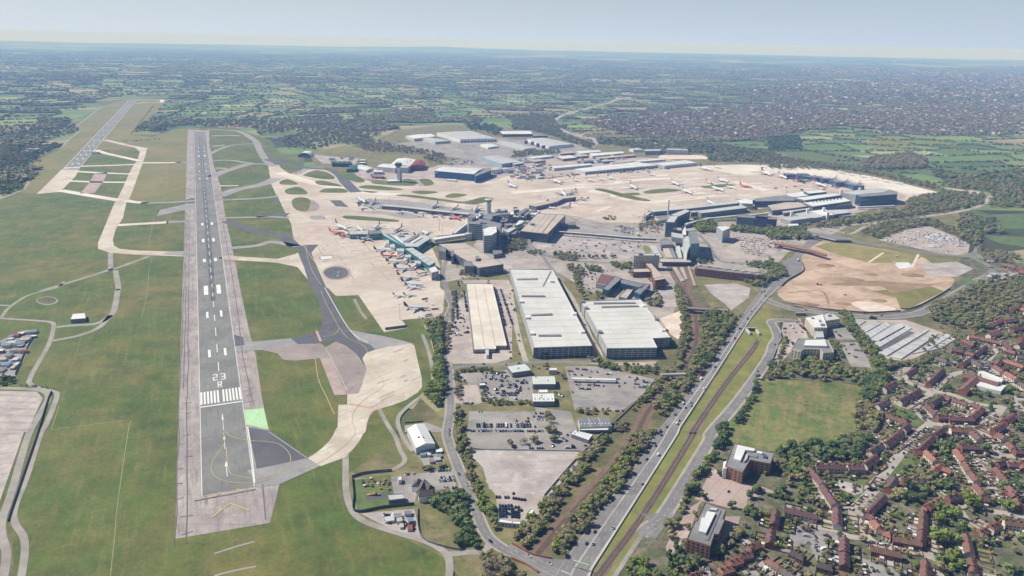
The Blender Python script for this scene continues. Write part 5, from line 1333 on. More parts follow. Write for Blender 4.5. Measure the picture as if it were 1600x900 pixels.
sheds('M2 0,110 60,90 250,130 240,190 0,210', 22, 'left of the white cargo sheds', seed=3)
sheds('M1 440,85 590,85 700,110 640,160 450,115', 10, 'by the dark green hangar', seed=4)
sheds('M1 1190,95 1340,100 1400,125 1200,130', 10, 'behind the blue hangar', seed=5)
sheds('M2 300,60 780,75 780,110 540,140 300,100', 16, 'among the depots', seed=6)
sheds('L0 -60,340 0,335 150,272 235,265 180,380 90,530 0,540', 26, 'in the fenced left yard', (4, 12), (2.5, 4), seed=7)
sheds('M3 200,225 400,235 330,250 180,240', 6, 'beside the far boxy pier', (8, 16), seed=8)
sheds('B1 1000,130 1160,110 1170,190 1060,205', 10, 'in the yard behind the white tent', (3, 7), (2, 3), seed=9)
sheds('B1 800,500 990,500 1020,640 830,590', 10, 'in the yard by the perimeter road', (3, 8), (2, 3.5), seed=10)
sheds('M3 1370,820 1500,800 1580,830 1420,860', 6, 'in the yard at the right edge', (5, 10), seed=11)
# --- near sheds and offices
shed('pale green roofed car hire shed beside the garage road', 'Y1 620,218 800,192 862,255 670,282', 7, 'roofdark', '#c9cfc6', 8, 'building', rise=.8, name='car_hire_shed')
shed('pale green roofed workshop in the middle of the hire yard', 'Y1 875,322 1108,320 1122,400 885,402', 7, 'roofdark', '#c9cfc6', 9, 'building', rise=.8, name='workshop')
shed('white roofed workshop with skylight slots beside the trees', 'Y1 878,500 1100,498 1110,580 885,582', 7, 'roofdark', '#d8dbd5', 9, 'building', rise=.8, lights=5, name='workshop')
bld('annexe', 'small white annexe between the two workshops', 'building', 'Y1 940,462 1035,460 1040,492 945,494', 5, 'roofgrey', 'roofwhite')
bld('annexe', 'small white store beside the pale shed and trees', 'building', 'Y1 1050,235 1130,232 1135,260 1050,262', 5, 'roofgrey', 'roofwhite')
bld('kiosk', 'small white kiosk in the hire yard near the left trees', 'kiosk', 'Y1 315,395 380,390 400,415 330,420', 4, 'roofdark', 'roofwhite')
bld('canopy', 'long thin white wash canopy across the right car park', 'canopy', 'L2 370,560 650,568 655,577 372,570', 4.5, 'roofdark', 'roofwhite', par=0, z0=4)
shed('dark roofed long depot with white front canopy and rooflights', 'L2 412,812 600,806 625,862 425,868', 7, 'roofgrey', 'roofdark', 3, 'building', lights=9, rise=.8, name='depot')
bld('front_canopy', 'white canopy along the front of the dark roofed depot', 'canopy', 'L2 420,868 615,864 600,888 430,888', 4.5, 'roofdark', 'roofwhite', z0=4, par=0)
shed('white angled canopy roof beside the railway trees', 'B2 385,-5 400,-8 505,18 480,52 375,15' if False else 'B2 395,-10 505,15 478,50 372,12', 5, 'roofdark', 'roofwhite', 6, 'canopy', rise=.4, name='fuel_canopy')
bld('long_office', 'long white cabin at the near edge of the black car lot', 'cabin', 'B1 1520,545 1600,560 1600,575 1512,565', 4, 'roofgrey', 'roofwhite', 1, 3)
bld('long_office', 'white cabin continuing from the long white cabin', 'cabin', 'B2 0,558 65,562 62,580 0,575', 4, 'roofgrey', 'roofwhite', 1, 3)
bld('cabin', 'white angled cabin beside the railway trees', 'cabin', 'B2 90,515 118,482 140,492 112,530', 4, 'roofgrey', 'roofwhite', 1, 3)
t, p = shed('white ridged tent hall with grey front by the taxiway', 'F 636,670 663,662 680,693 650,700', 8, 'roofgrey', 'roofwhite', 8, 'tent hall', rise=3, name='tent_hall')
bld('instrument_hut', 'white flat roofed dark walled hut alone on the airfield grass', 'hut', 'L0 455,163 530,157 537,190 440,197', 6, 'roofdark', 'roofwhite', par=.3)
# pub with hipped roofs
t = Thing('pub', G(P('B1 1060,370')[0]), 'white pub with several steep grey hipped roofs beside the play lawn', 'pub')
for s, w, e, r_ in (('B1 1000,320 1020,285', 9, 6, 10), ('B1 1050,300 1095,330', 9, 7, 12), ('B1 1055,290 1030,350', 9, 7, 12), ('B1 1015,365 1110,355', 9, 7, 11)):
 a, b = GP(s, r_); gable(t, a, b, w, e, r_, 'roofwhite', 'tile_grey', hip=1.5)
bld('pub_annexe', 'long low white roofed pub annexe beside the play lawn', 'building', 'B1 820,395 920,388 930,418 830,430', 4.5, 'roofdark', 'roofgrey', 1, 3)
bld('pub_store', 'small white cabin at the back of the pub', 'cabin', 'B1 885,282 905,278 910,300 890,305', 4, 'roofwhite', 'roofwhite')
# two big near offices
t, p = bld('office', 'L shaped orange brick office with white roof plant screen beside the meadow', 'office', 'Y3 710,355 1130,460 1090,570 880,530 800,660 620,590', 13, 'brickorange', 'rooffelt', 4, 4, .5, .45, 'glass', 1)
for s, z, m in (('Y3 750,365 930,405 925,430 830,420 780,530 710,510', 15.5, 'roofwhite'), ('Y3 835,470 860,460 850,510 820,540', 15, 'roofgrey'), ('Y3 870,450 960,470 955,500 870,480', 14.2, 'roofdark'), ('Y3 950,430 1010,440 1005,460 950,450', 14.6, 'roofwhite'), ('Y3 1020,465 1055,472 1050,500 1015,490', 15, 'glassblue')):
 t.part('roof_plant', MB().prism(GP(s, z), 13.3, z), m)
c = GP('Y3 560,620 620,600 625,720 560,700', 6)
t.part('fire_stair', MB().prism([G(P('Y3 590,650')[0]), G(P('Y3 625,640')[0]), G(P('Y3 625,720')[0]), G(P('Y3 590,720')[0])], 0, 12), 'roofwhite')
t, p = bld('office', 'stepped dark roofed office with long white curved roof plant', 'office', 'Y4 410,138 630,210 590,310 615,320 550,475 505,470 465,595 220,520 300,330 320,335', 13, 'brickorange', 'rooffelt', 4, 4, .5, .45, 'glass', 1)
for s, z, m in (('Y4 430,225 520,240 420,450 345,430 360,360 375,290 410,290', 16, 'roofwhite'), ('Y4 545,190 580,215 445,525 410,520', 13.9, 'roofdark'), ('Y4 470,185 540,195 530,215 460,205', 15, 'roofgrey')):
 t.part('roof_plant', MB().prism(GP(s, z), 13.3, z), m)
t, p = bld('office', 'white roofed tall office at the roundabout end of the estate', 'office', 'L3 235,185 340,165 370,250 290,250', 14, 'render', 'roofwhite', 4, 4, .6, .5, 'glass', 1, units=3)
bld('office', 'cream right wing of the white roofed tall office', 'office', 'L3 300,175 400,165 450,195 345,210', 12, 'render', 'roofgrey', 3, 4, .6, .5, 'glass', 1, units=2)
t, p = bld('office', 'U shaped cream office with long white curved roof', 'office', 'L3 190,315 230,320 340,320 375,330 412,405 345,408 325,385 225,385 205,400 145,385', 13, 'render', 'rooffelt', 4, 4, .6, .5, 'glass', 1)
t.part('roof_plant', MB().prism(GP('L3 235,325 355,322 372,362 225,358', 16), 13.3, 16), 'roofwhite')
bld('link_block', 'narrow grey link between the two cream offices', 'building', 'L3 290,265 340,262 350,310 300,312', 9, 'roofgrey', 'roofgrey')
bld('substation', 'small dark substation hut beside the estate road', 'hut', 'L3 170,145 225,148 230,160 175,160', 4, 'roofdark', 'rooffelt')
# long slab canopies of the striped parking field
q = random.Random(5)
rows = [((540, 195, 575, 235), (590, 205)), ]
for i, s in enumerate(('L3 535,215 570,195 615,205 565,238', 'L3 575,258 650,212 705,222 620,272', 'L3 605,290 740,212 765,235 645,310', 'L3 630,325 765,240 835,220 860,245 700,335', 'L3 655,350 870,230 900,250 690,375', 'L3 690,402 1000,255 1010,262 740,425', 'L3 765,430 1020,280 1065,285 830,445', 'L3 900,412 1120,285 1140,300 1000,390', 'L3 1000,395 1150,305 1175,318 1090,372')):
 bld('slab_canopy', 'long pale diagonal slab in the striped parking field, %s from the left' % nth(i), 'slab', s, 1.0, 'roofgrey', 'roofgrey', par=0, seams=6, group='pale slabs of the striped field')
for i, s in enumerate(('L3 740,420 980,275', 'L3 820,445 1050,300', 'L3 690,395 900,275', 'L3 640,345 850,240')):
 a, b = GP(s); strip('dark_lane', [a, b], 8, 'taxidark', 2.2, False)
# bridges over the railway and the bottom bridge wall
bld('rail_bridge', 'small grey road bridge over the railway near the pale yard', 'bridge', 'L2 1095,118 1200,122 1360,130 1350,145 1200,138 1095,130', 7.5, 'brick', 'road', z0=5.5)
bld('rail_bridge', 'narrow concrete footbridge over the tree lined railway', 'bridge', 'L2 930,535 1070,530 1090,540 935,545', 7.5, 'roofgrey', 'lotlight', z0=6)
t = Thing('bridge_wall', G(P('B2 60,740')[0]), 'curved red brick parapet of the road bridge at the bottom', 'wall'); t.part('parapet', MB().wall(smooth(GP('B2 0,700 100,755 180,780 250,792'), 5), 1.0, 0, 1.6), 'brick')
t = Thing('bridge_wall', G(P('B2 100,850')[0]), 'near red brick parapet and arch side of the bottom road bridge', 'wall'); t.part('parapet', MB().wall(smooth(GP('B2 0,795 60,820 110,845 160,880'), 5), 1.2, -0.5, 2.5), 'brickorange')
t = Thing('tunnel_portal', G(P('L2 1508,285')[0]), 'dark grey tram tunnel mouth in the grass verge', 'tunnel portal'); o = t.o
t.part('wing_wall', MB().box((o.x - 7, o.y + 4, 0), (2, 22, 4)), 'roofgrey'); t.part('wing_wall', MB().box((o.x + 7, o.y + 4, 0), (2, 22, 4)), 'roofgrey'); t.part('mouth', MB().box((o.x, o.y + 14, 0), (12, 4, 4)), 'glass'); t.part('head_wall', MB().box((o.x, o.y + 12, 4), (16, 2, 1.5)), 'roofgrey')
# care home / school with white flat roofs
t = Thing('care_home', G(P('Y5 1150,400')[0]), 'big red roofed Y shaped care home with white flat wings', 'building')
for s in ('Y5 975,285 1110,320', 'Y5 1110,318 965,450', 'Y5 1130,320 1340,385'):
 a, b = GP(s, 9); gable(t, a, b, 11, 5.5, 9, 'brick', 'tile_red')
for s in ('Y5 1125,268 1180,265 1385,345 1370,378 1330,372', 'Y5 1090,395 1120,370 1280,410 1270,455 1110,415', 'Y5 1280,410 1420,410 1360,475 1270,455'):
 t.part('flat_wing', MB().prism(GP(s, 5), 0, 5), 'roofwhite')
# hedges and fences
def fence(label, s, h, m, name='fence', cat='fence', th=.25, posts=4.0, group=None):
 pts = smooth(GP(s), 5) if len(P(s)) > 2 else GP(s)
 t = Thing(name, pts[0], label, cat, group)
 t.part('panel', MB().wall([Vector((p.x, p.y)) for p in pts], th, .1, h), m)
 mb = MB()
 for a, b in zip(pts, pts[1:]):
  L = (b - a).length; k = max(1, int(L / posts))
  for j in range(k): c = a.lerp(b, j / k); mb.box((c.x, c.y, 0), (.35, .35, h + .3))
 t.part('posts', mb, m, kind='stuff')
fence('dark fence round the bare earth site', 'L3 50,25 60,55 110,90 300,128 500,148 640,156 830,146', 2.4, 'roofdark')
fence('dark fence at the right of the bare earth site', 'L3 830,132 900,130 1010,80 1140,5', 2.4, 'roofdark')
fence('tall curved dark fence beside the main road and earth site', 'M3 85,890 130,850 215,800 218,765 205,735', 3, 'roofdark')
fence('dark security fence along the bottom left lane', 'B0 50,560 75,480 150,260 235,10 L0 300,700 325,650', 2.6, 'roofdark')
fence('tall green fence round the play lawn', 'B1 600,290 610,400 620,500 800,475 990,455', 3, '#3f5a45')
fence('dark fence behind the pub and play lawn', 'B1 600,285 680,262 850,245', 3, 'roofdark')
fence('fence round the left storage yard', 'L0 235,262 160,395 95,545', 2.6, 'roofdark')
fence('grey fence along the apron blast screen', 'L1 808,262 945,245', 4, 'roofdark')
fence('cream fence beside the security gate and trees', 'L1 1055,240 1100,350 1140,560', 2.6, 'render')
fence('thin fence along the edge of the empty worn car park', 'Y2 210,400 400,420 1050,430 1480,440', 1.6, 'roofgrey')
fence('long fence between the railway trees and the car parks', 'L2 890,580 790,700 B2 440,130 200,400', 2, 'roofgrey')
fence('white picket line beside the perimeter road', 'B1 1010,480 1040,665 1280,745', 2.2, 'roofdark')
# ------------------------------------------------------------------ terraces of the estate
# frame, x1,y1, x2,y2, roof tile, wall, width
HS = '''
Y5 370,292 480,222 maroon render|Y5 145,432 265,368 maroon render|Y5 75,612 180,560 maroon render|Y5 610,378 760,232 maroon brick|Y5 305,565 515,448 maroon render|Y5 115,690 380,775 brown render
Y5 690,112 800,150 grey render|Y5 950,185 1065,112 grey brick|Y5 1055,135 1160,190 grey render|Y5 850,22 960,42 maroon brick|Y5 1000,55 1085,82 red brick|Y5 1100,75 1205,0 maroon brick
Y5 590,605 690,700 maroon render|Y5 700,722 800,722 maroon brick|Y5 820,735 1075,745 maroon brick|Y5 1060,725 1165,640 red brick|Y5 1170,640 1080,592 maroon brick|Y5 1010,595 865,545 red render|Y5 835,540 765,512 red brick|Y5 750,520 640,590 dark brick
Y5 1420,32 1525,62 red brick|Y5 1320,190 1355,140 red brick|Y5 1390,138 1600,205 orange brick|Y5 1300,200 1385,255 red render|Y5 1415,265 1530,330 orange render|Y5 1560,375 1640,420 grey render|Y5 1400,770 1495,712 maroon brick|Y5 1500,715 1640,735 maroon brick|Y5 1290,855 1390,800 maroon brick|Y5 1530,95 1620,110 grey render
Y6 160,345 330,200 maroon render|Y6 345,190 400,140 maroon render|Y6 0,432 110,350 grey render|Y6 -30,540 60,470 maroon render|Y6 510,405 655,268 maroon brick|Y6 675,245 765,180 maroon brick
Y6 840,185 1060,200 red render|Y6 1065,215 1150,290 red render|Y6 950,362 1220,375 maroon brick|Y6 900,400 990,515 orange render|Y6 990,535 1045,620 brown render|Y6 1045,630 1125,720 red render|Y6 1110,765 1190,865 red render
Y6 585,415 690,515 orange render|Y6 625,650 735,560 orange brick|Y6 760,590 850,622 orange brick|Y6 340,715 560,720 maroon brick|Y6 195,800 265,705 grey brick
Y6 1290,205 1385,150 maroon brick|Y6 1340,235 1405,280 red render|Y6 1440,330 1505,385 red render|Y6 1505,410 1640,415 maroon brick|Y6 1430,100 1490,60 red brick
Y6 1310,590 1365,650 red brick|Y6 1365,655 1440,745 brown render|Y6 1450,785 1530,870 red brick|Y6 1430,545 1570,550 maroon brick|Y6 1325,545 1400,525 dark brick|Y6 1590,545 1610,600 red brick
Y7 -20,225 150,55 maroon brick|Y7 600,150 740,80 red brick|Y7 560,170 590,200 red brick|Y7 560,215 550,400 brown brick|Y7 545,410 535,540 maroon brick|Y7 240,478 540,535 brown brick|Y7 140,420 230,455 orange render|Y7 35,295 110,385 orange render
Y7 815,60 945,45 dark brick|Y7 985,45 1240,75 maroon brick|Y7 1145,425 1225,385 brown brick|Y7 1255,370 1350,330 brown render|Y7 1400,310 1640,345 brown render|Y7 1000,450 1045,640 brown render|Y7 1060,700 1085,840 brown render
Y7 580,720 585,790 red brick|Y7 582,800 580,960 brown brick|Y7 1530,80 1560,160 red brick|Y7 1040,900 1210,905 maroon brick|Y7 1480,20 1500,40 red brick
Y8 310,180 650,255 maroon render|Y8 860,170 865,350 maroon render|Y8 225,200 200,340 maroon brick|Y8 175,400 155,540 maroon brick|Y8 935,480 938,620 maroon brick|Y8 935,640 938,770 maroon brick|Y8 1210,580 1530,655 brown brick
Y8 370,615 525,690 dark brick|Y8 130,705 255,785 red render|Y8 275,805 400,880 grey render|Y8 645,740 820,790 dark brick|Y8 1030,860 1200,900 grey brick|Y8 1170,240 1235,270 maroon brick|Y8 860,900 960,890 orange brick
Y4 860,575 910,610 brown brick|Y4 890,565 985,540 brown brick|Y4 790,660 900,640 maroon brick|Y4 670,735 790,700 orange brickorange|Y4 570,820 700,780 orange brickorange|Y4 260,880 370,850 brown brick|Y4 420,900 520,900 grey brick
L3 1390,225 1460,190 orange brick|L3 1520,130 1580,95 orange brick|L3 1480,200 1560,185 red brick|L3 1380,285 1450,262 orange render|L3 1255,292 1325,300 orange render|L3 1225,318 1290,350 brown brick|L3 1350,310 1440,330 red brick|L3 1580,300 1640,290 orange brick
B3 260,212 345,310 maroon render|B3 345,325 425,440 maroon render|B3 300,200 485,205 maroon render|B3 500,205 600,208 maroon render|B3 605,195 680,148 maroon render|B3 640,110 715,70 grey render|B3 725,65 775,40 brown render|B3 780,35 840,-5 maroon render
M3 1480,745 1550,765 red brickorange|M3 1555,770 1640,790 red brickorange|M3 1350,700 1420,715 grey render|M3 1570,790 1640,800 orange brick|M3 1260,480 1330,470 grey render|M3 1340,465 1420,455 grey render
L3 1560,20 1600,60 grey brick|L3 1590,120 1640,140 orange brick|L3 1530,250 1600,235 red brick|L3 1480,330 1530,380 maroon brick|L3 1560,350 1600,330 brown render
'''
CN = {'maroon': 'maroon', 'red': 'red', 'orange': 'orange', 'brown': 'brown', 'grey': 'grey', 'dark': 'slate'}
WN = {'render': 'cream', 'brick': 'brick', 'brickorange': 'orange brick'}
def near_word(p):
 """landmark phrase for a photo pixel"""
 LM = [((1240, 640), 'beside the meadow'), ((1390, 610), 'below the striped parking field'), ((1500, 590), 'round the care home'), ((1505, 650), 'of the ring block'), ((1570, 570), 'right of the care home'),
          ((1430, 700), 'along the long diagonal street'), ((1440, 730), 'round the square green'), ((1520, 720), 'along the right hand street'), ((1580, 680), 'at the right edge above the crossroads'), ((1590, 740), 'at the right edge of the estate'),
          ((1470, 820), 'round the big tree circle'), ((1390, 800), 'inside the street bend'), ((1300, 760), 'by the small car park green'), ((1240, 830), 'round the tarmac yard'), ((1160, 880), 'behind the curved roof office'), ((1570, 830), 'beside the long narrow gardens'),
          ((1320, 890), 'along the bottom edge'), ((1540, 510), 'by the woods at the right'), ((1590, 410), 'by the far right road'), ((1320, 715), 'at the foot of the meadow')]
 return min(LM, key=lambda l: hypot(l[0][0] - p[0], 1.3 * (l[0][1] - p[1])))[1]
TERR = []
items = []
for row in HS.strip().split('\n'):
 for it in row.split('|'):
  f, a, b, tile, wall = it.split()
  items.append((P(f + ' ' + a)[0], P(f + ' ' + b)[0], tile, wall))
cnt = {}
q = random.Random(9)
window_me = None
for (pa, pb, tile, wall) in items:
 Rz = 8.2
 a, b = G(pa, Rz), G(pb, Rz)
 a.z = b.z = 0
 L = (b - a).length
 if L < 5: b = a + (b - a) * (6 / max(L, .1)); L = 6
 mid_ = (a + b) / 2
 where = near_word(((pa[0] + pb[0]) / 2, (pa[1] + pb[1]) / 2))
 kind = 'house' if L < 14 else ('pair' if L < 24 else 'terrace')
 k = (CN[tile], WN[wall], kind, where); cnt[k] = cnt.get(k, 0) + 1
 lab = '%s-roofed %s %s %s' % (CN[tile], WN[wall], kind, where)
 if cnt[k] > 1: lab += ', %s such' % nth(cnt[k] - 1)
 t = Thing('terraced_house' if L >= 14 else 'house', mid_, lab, 'house', 'houses of the estate')
 wd_ = q.uniform(7.4, 8.4)
 hip = 0
 if L < 14 and q.random() < .4: hip = 2.5
 c = gable(t, a, b, wd_, 5.2, Rz, wall, 'tile_' + tile, hip)
 d = (b - a).normalized(); n = Vector((-d.y, d.x, 0))
 units = max(1, round(L / 6.5))
 for i in range(units + 1):
  if units > 1 and i % 2 == 1 and units > 3: continue
  cc = a + d * min(max(L * i / units, .8), L - .8)
  t.part('chimney', MB().box((cc.x, cc.y, Rz - 1), (.9, 1.6, 2.3), atan2(d.y, d.x)), 'brick')
 for sg in (-1, 1):
  for i in range(units):
   for z in (0.9, 3.3):
    for fx in (.27, .73):
     cc = a + d * (L * (i + fx) / units) + n * sg * (wd_ / 2 + .05)
     if z < 1 and fx > .5:
      t.part('door', MB().box((cc.x, cc.y, 0.05), (1.0, .2, 2.1), atan2(d.y, d.x)), q.choice(('roofwhite', 'tile_dark', '#7a2a2a', '#2c4a6a')))
     else:
      o = t.part('window', MB().box((cc.x, cc.y, z), (1.7, .2, 1.25), atan2(d.y, d.x)), 'glass')
 # porch or rear extension
 for i in range(units):
  if q.random() < .45:
   cc = a + d * (L * (i + .5) / units) + n * (wd_ / 2 + 1.6) * q.choice((-1, 1))
   t.part('extension', MB().box((cc.x, cc.y, 0), (3.4, 3.2, 2.7), atan2(d.y, d.x)), q.choice(('roofwhite', 'render', 'brick', 'roofgrey')))
 TERR.append((a, b, d, n, L, wd_, units, lab, where))
# estate streets
for i, (s, w) in enumerate((('Y5 180,320 330,360 500,430 640,480 760,490 900,530 1050,590 1250,630 1390,640', 6.5), ('Y5 640,470 760,380 870,300 980,275', 6), ('Y5 1380,630 1330,700 1180,830 Y6 1130,190', 6.5), ('Y5 1190,240 1200,180 1330,20 1360,-60', 6),
       ('Y5 640,480 560,560 470,640 540,740 640,810 800,830 Y6 1100,190 1130,200 1230,300 1340,440 1400,480 1600,495', 6.5), ('Y6 620,150 500,250 400,350 250,540 100,720 -10,830 Y8 1240,0 1130,110 1030,230 1080,360 1150,490 1280,580 1420,600 1560,620 Y7 400,640 600,690 800,720 1000,770', 7.5),
       ('Y6 1060,480 1120,560 1200,700 1300,880 Y7 1260,0 1360,150', 6.5), ('Y7 900,180 1000,330 1060,370 1150,390', 6), ('Y7 1130,220 1340,240 1600,280', 6), ('Y7 620,240 640,440 640,620 660,700', 6), ('Y7 640,720 900,740 960,790', 6), ('Y5 160,320 330,270 400,220', 5),
       ('Y5 1190,250 1340,310 1600,470', 6), ('Y6 1340,440 1300,500', 6), ('M3 1500,800 1700,840', 7), ('Y8 560,380 860,430 980,490 1140,500', 5))):
 road('estate street %d' % i, s, w, 'roadlight', 2.6 + (i % 8) * .08, False, False, foot=1.4)
surf('parking_court', 'Y8 380,390 560,370 870,430 860,560 830,680 640,740 560,560 380,600 350,520', 'lot', 1.3); surf('parking_court', 'Y8 1110,715 1590,850 1600,960 1100,960', 'lot', 1.3)
surf('parking_court', 'B3 440,300 590,335 590,380 540,395 440,350', 'lotlight', 1.5); surf('small_green', 'B3 375,280 660,290 520,480 490,470 440,380', 'lawn', 1.0)
surf('small_green', 'Y6 330,500 590,560 480,690 240,600', 'lawn', 1.2); surf('small_green', 'Y6 220,610 450,680 330,700 170,690', 'lawn', 1.2); surf('small_green', 'Y8 950,210 1000,300 1110,470 980,480 950,400', 'lawn', 1.2)
surf('small_green', 'Y5 230,620 450,690 560,790 480,850 380,760 190,690', 'lawn', 1.2); surf('small_green', 'Y5 280,320 430,390 420,420 260,350', 'lawn', 1.2); surf('tree_circle', 'Y7 620,230 900,190 960,330 1000,500 940,700 700,690 620,600', 'garden', 1.1, True)
surf('hall_yard', 'Y5 1500,520 1640,560 1640,700 1480,650', 'lotlight', 1.3); surf('care_lawn', 'Y5 820,480 1380,610 1360,640 1100,590 850,520', 'lawn', 1.2)
surf('tarmac_court', 'Y4 780,800 1000,700 1050,860 960,900 800,900', 'lot', 1.3)
# garden plots with lawns, fences and sheds
LAWN = ['lawn', 'garden', 'meadow', 'verge', 'path', 'airgrass', 'lotlight']
nshed = 0
taken = []
def clash(p, r):
 return any((p - c).length < r + rr for c, rr in taken)
for (a, b, d, n, L, w_, units, lab, where) in TERR:
 k = max(1, int(L / 4)); 
 for i in range(k + 1): taken.append(((a + d * (L * i / k)), 4.5))
for (a, b, d, n, L, w_, units, lab, where) in TERR:
 short = lab.split(', ')
 fb = MB()
 any_ = False; nsh = -1
 for sg in (-1, 1):
  dep = 14 if sg > 0 else 9
  while dep > 4 and clash(((a + b) / 2) + n * sg * (w_ / 2 + dep), 3): dep -= 2.5
  if dep < 4: continue
  for i in range(units):
   u0_, u1_ = L * i / units, L * (i + 1) / units
   z = q.uniform(.05, .15)
   s0, s1 = w_ / 2 + .5, w_ / 2 + dep
   mb = MB().sheet([a + d * (u0_ + .2) + n * sg * s0, a + d * (u1_ - .2) + n * sg * s0, a + d * (u1_ - .2) + n * sg * s1, a + d * (u0_ + .2) + n * sg * s1], z)
   tag(link('garden_plot', mb.mesh('garden_plot', q.choice(LAWN))), kind='structure')
   if q.random() < .4 and dep > 8:
    c = a + d * ((u0_ + u1_) / 2) + n * sg * (s1 - 2)
    if not clash(c, 1.5):
     nshed += 1; nsh += 1; m = q.choice(('tile_dark', 'tile_brown', 'roofgrey', 'roofwhite', '#6a7f5a', 'rooftan'))
     t = Thing('garden_shed', c, '%s shed, %s plot, %s' % ({'tile_dark': 'dark', 'tile_brown': 'brown', 'roofgrey': 'grey', 'roofwhite': 'white', '#6a7f5a': 'green', 'rooftan': 'tan'}[m], nth(nsh), lab), 'shed', 'garden sheds of the estate')
     t.part('wall', MB().box((c.x, c.y, 0), (2.4, 2.0, 1.9), atan2(d.y, d.x)), 'tile_brown'); t.part('roof', MB().box((c.x, c.y, 1.9), (2.7, 2.3, .25), atan2(d.y, d.x)), m)
  for i in range(units + 1):
   u = L * i / units
   p0, p1 = a + d * u + n * sg * (w_ / 2 + .6), a + d * u + n * sg * (w_ / 2 + dep)
   fb.wall([p0, p1], .15, 0, 1.5); any_ = True
  fb.wall([a + n * sg * (w_ / 2 + dep + .1), b + n * sg * (w_ / 2 + dep + .1)], .15, 0, 1.5)
 if any_:
  single('garden_fence', fb, q.choice(('tile_brown', 'rooftan', 'tile_dark', 'earth')), 'garden fences, %s' % lab, 'fence', 'garden fences of the estate')
# ------------------------------------------------------------------ cars, vans, lorries
def carmesh(kind):
 """body, glass and wheels as three meshes, nose towards +x"""
 body, glass, wheel = MB(), MB(), MB()
 def loft(mb, secs, z0):
  n = len(secs)
  for (x, hw, z) in secs:
   mb.v += [(x, -hw, z0), (x, hw, z0), (x, hw * .93, z), (x, -hw * .93, z)]
  for i in range(n - 1):
   A, B = 4 * i, 4 * i + 4
   mb.f += [(A, B, B + 3, A + 3), (A + 1, A + 2, B + 2, B + 1), (A + 2, A + 3, B + 3, B + 2)]; mb.m += [0] * 3
  mb.f += [(0, 3, 2, 1), (4 * n - 4, 4 * n - 3, 4 * n - 2, 4 * n - 1)]; mb.m += [0, 0]
 if kind == 'car':
  loft(body, [(-2.15, .8, .75), (-2.0, .88, .95), (-.9, .9, 1.0), (.9, .9, .95), (1.9, .86, .78), (2.15, .75, .6)], .28)
  loft(glass, [(-1.75, .74, .97), (-1.2, .72, 1.42), (.25, .72, 1.42), (1.05, .76, .97)], .95)
  loft(body, [(-1.15, .62, 1.47), (.2, .62, 1.47)], 1.42); ax, r_ = 1.3, .33
 elif kind == 'van':
  loft(body, [(-2.7, .95, 2.05), (-2.6, 1.0, 2.2), (1.2, 1.0, 2.2), (1.75, .98, 1.75), (2.6, .95, 1.1), (2.75, .85, .8)], .35)
  loft(glass, [(1.1, .99, 1.9), (1.5, .995, 1.85), (1.9, .97, 1.45)], 1.35); ax, r_ = 1.8, .36
 elif kind == 'lorry':
  loft(body, [(-6.5, 1.25, 3.9), (3.6, 1.25, 3.9)], 1.0)
  loft(body, [(4.0, 1.2, 3.2), (5.6, 1.2, 3.1), (6.0, 1.15, 2.0)], .6)
  loft(glass, [(5.62, 1.1, 2.9), (5.9, 1.1, 2.0)], 1.9); ax, r_ = 4.6, .5
 else:  # bus
  loft(body, [(-5.8, 1.25, 3.0), (5.8, 1.25, 3.0)], .4); loft(glass, [(-5.5, 1.28, 2.4), (5.85, 1.28, 2.4)], 1.3); ax, r_ = 3.8, .5
 for sx in (-1, 1):
  for sy in (-1, 1):
   y = {'car': .78, 'van': .86, 'lorry': 1.05, 'bus': 1.1}[kind] * sy
   wheel.tube((sx * ax, y - .12 * sy, r_), (sx * ax, y + .12 * sy, r_), r_, r_, 8)
 return body, glass, wheel
PAINT = {'white': 'dfe0de', 'silver': 'a9adb0', 'black': '1d1e20', 'dark grey': '4a4d50', 'dark blue': '23344f', 'red': 'a02622', 'blue': '3a6da0', 'orange': 'c8652c', 'green': '35543f', 'beige': 'b9ab93', 'yellow': 'cfa62c'}
PM = {}
for k, v in PAINT.items():
 m = mk('car_paint_' + k.replace(' ', '_'), v, amp=0.0, rough=.3, spec=.5); PM[k] = m
TYRE = mk('tyre', '1b1b1c', amp=0)
CARG = {}
for k in ('car', 'van', 'lorry', 'bus'):
 b, g, w = carmesh(k)
 CARG[k] = (b, g.mesh(k + '_glass', 'glass'), w.mesh(k + '_wheels', TYRE))
BODY = {}
def body_mesh(kind, colr):
 if (kind, colr) not in BODY: BODY[(kind, colr)] = CARG[kind][0].mesh(kind + '_body', PM[colr])
 return BODY[(kind, colr)]
NAMEV = {'car': 'parked_car', 'van': 'van', 'lorry': 'lorry', 'bus': 'coach'}
CARS = []     # (size, kind, colour, pos, rz, where, parts)
def want(kind, colr, p, rz, where):
 CARS.append([kind, colr, Vector((p[0], p[1], p[2] if len(p) > 2 else .35)), rz, where])
COLW = ['white'] * 5 + ['silver'] * 5 + ['black'] * 5 + ['dark grey'] * 4 + ['dark blue'] * 3 + ['red'] * 2 + ['blue'] * 2 + ['beige']
def row(s, fill, where, cols=COLW, seed=0, pitch=2.75, kind='car', jitter=.25, z=.3, vans=.04):
 pts = GP(s); q = random.Random(seed + len(s) * 13)
 for a, b in zip(pts, pts[1:]):
  d = b - a; L = d.length; d.normalize(); rz = atan2(d.y, d.x) + pi / 2
  for i in range(int(L / pitch)):
   if q.random() > fill: continue
   p = a + d * pitch * (i + .5) + Vector((-d.y, d.x, 0)) * q.uniform(-jitter, jitter)
   k = 'van' if kind == 'car' and q.random() < vans else kind
   want(k, q.choice(cols), (p.x, p.y, z), rz + q.uniform(-.04, .04) + (pi if q.random() < .5 else 0), where)
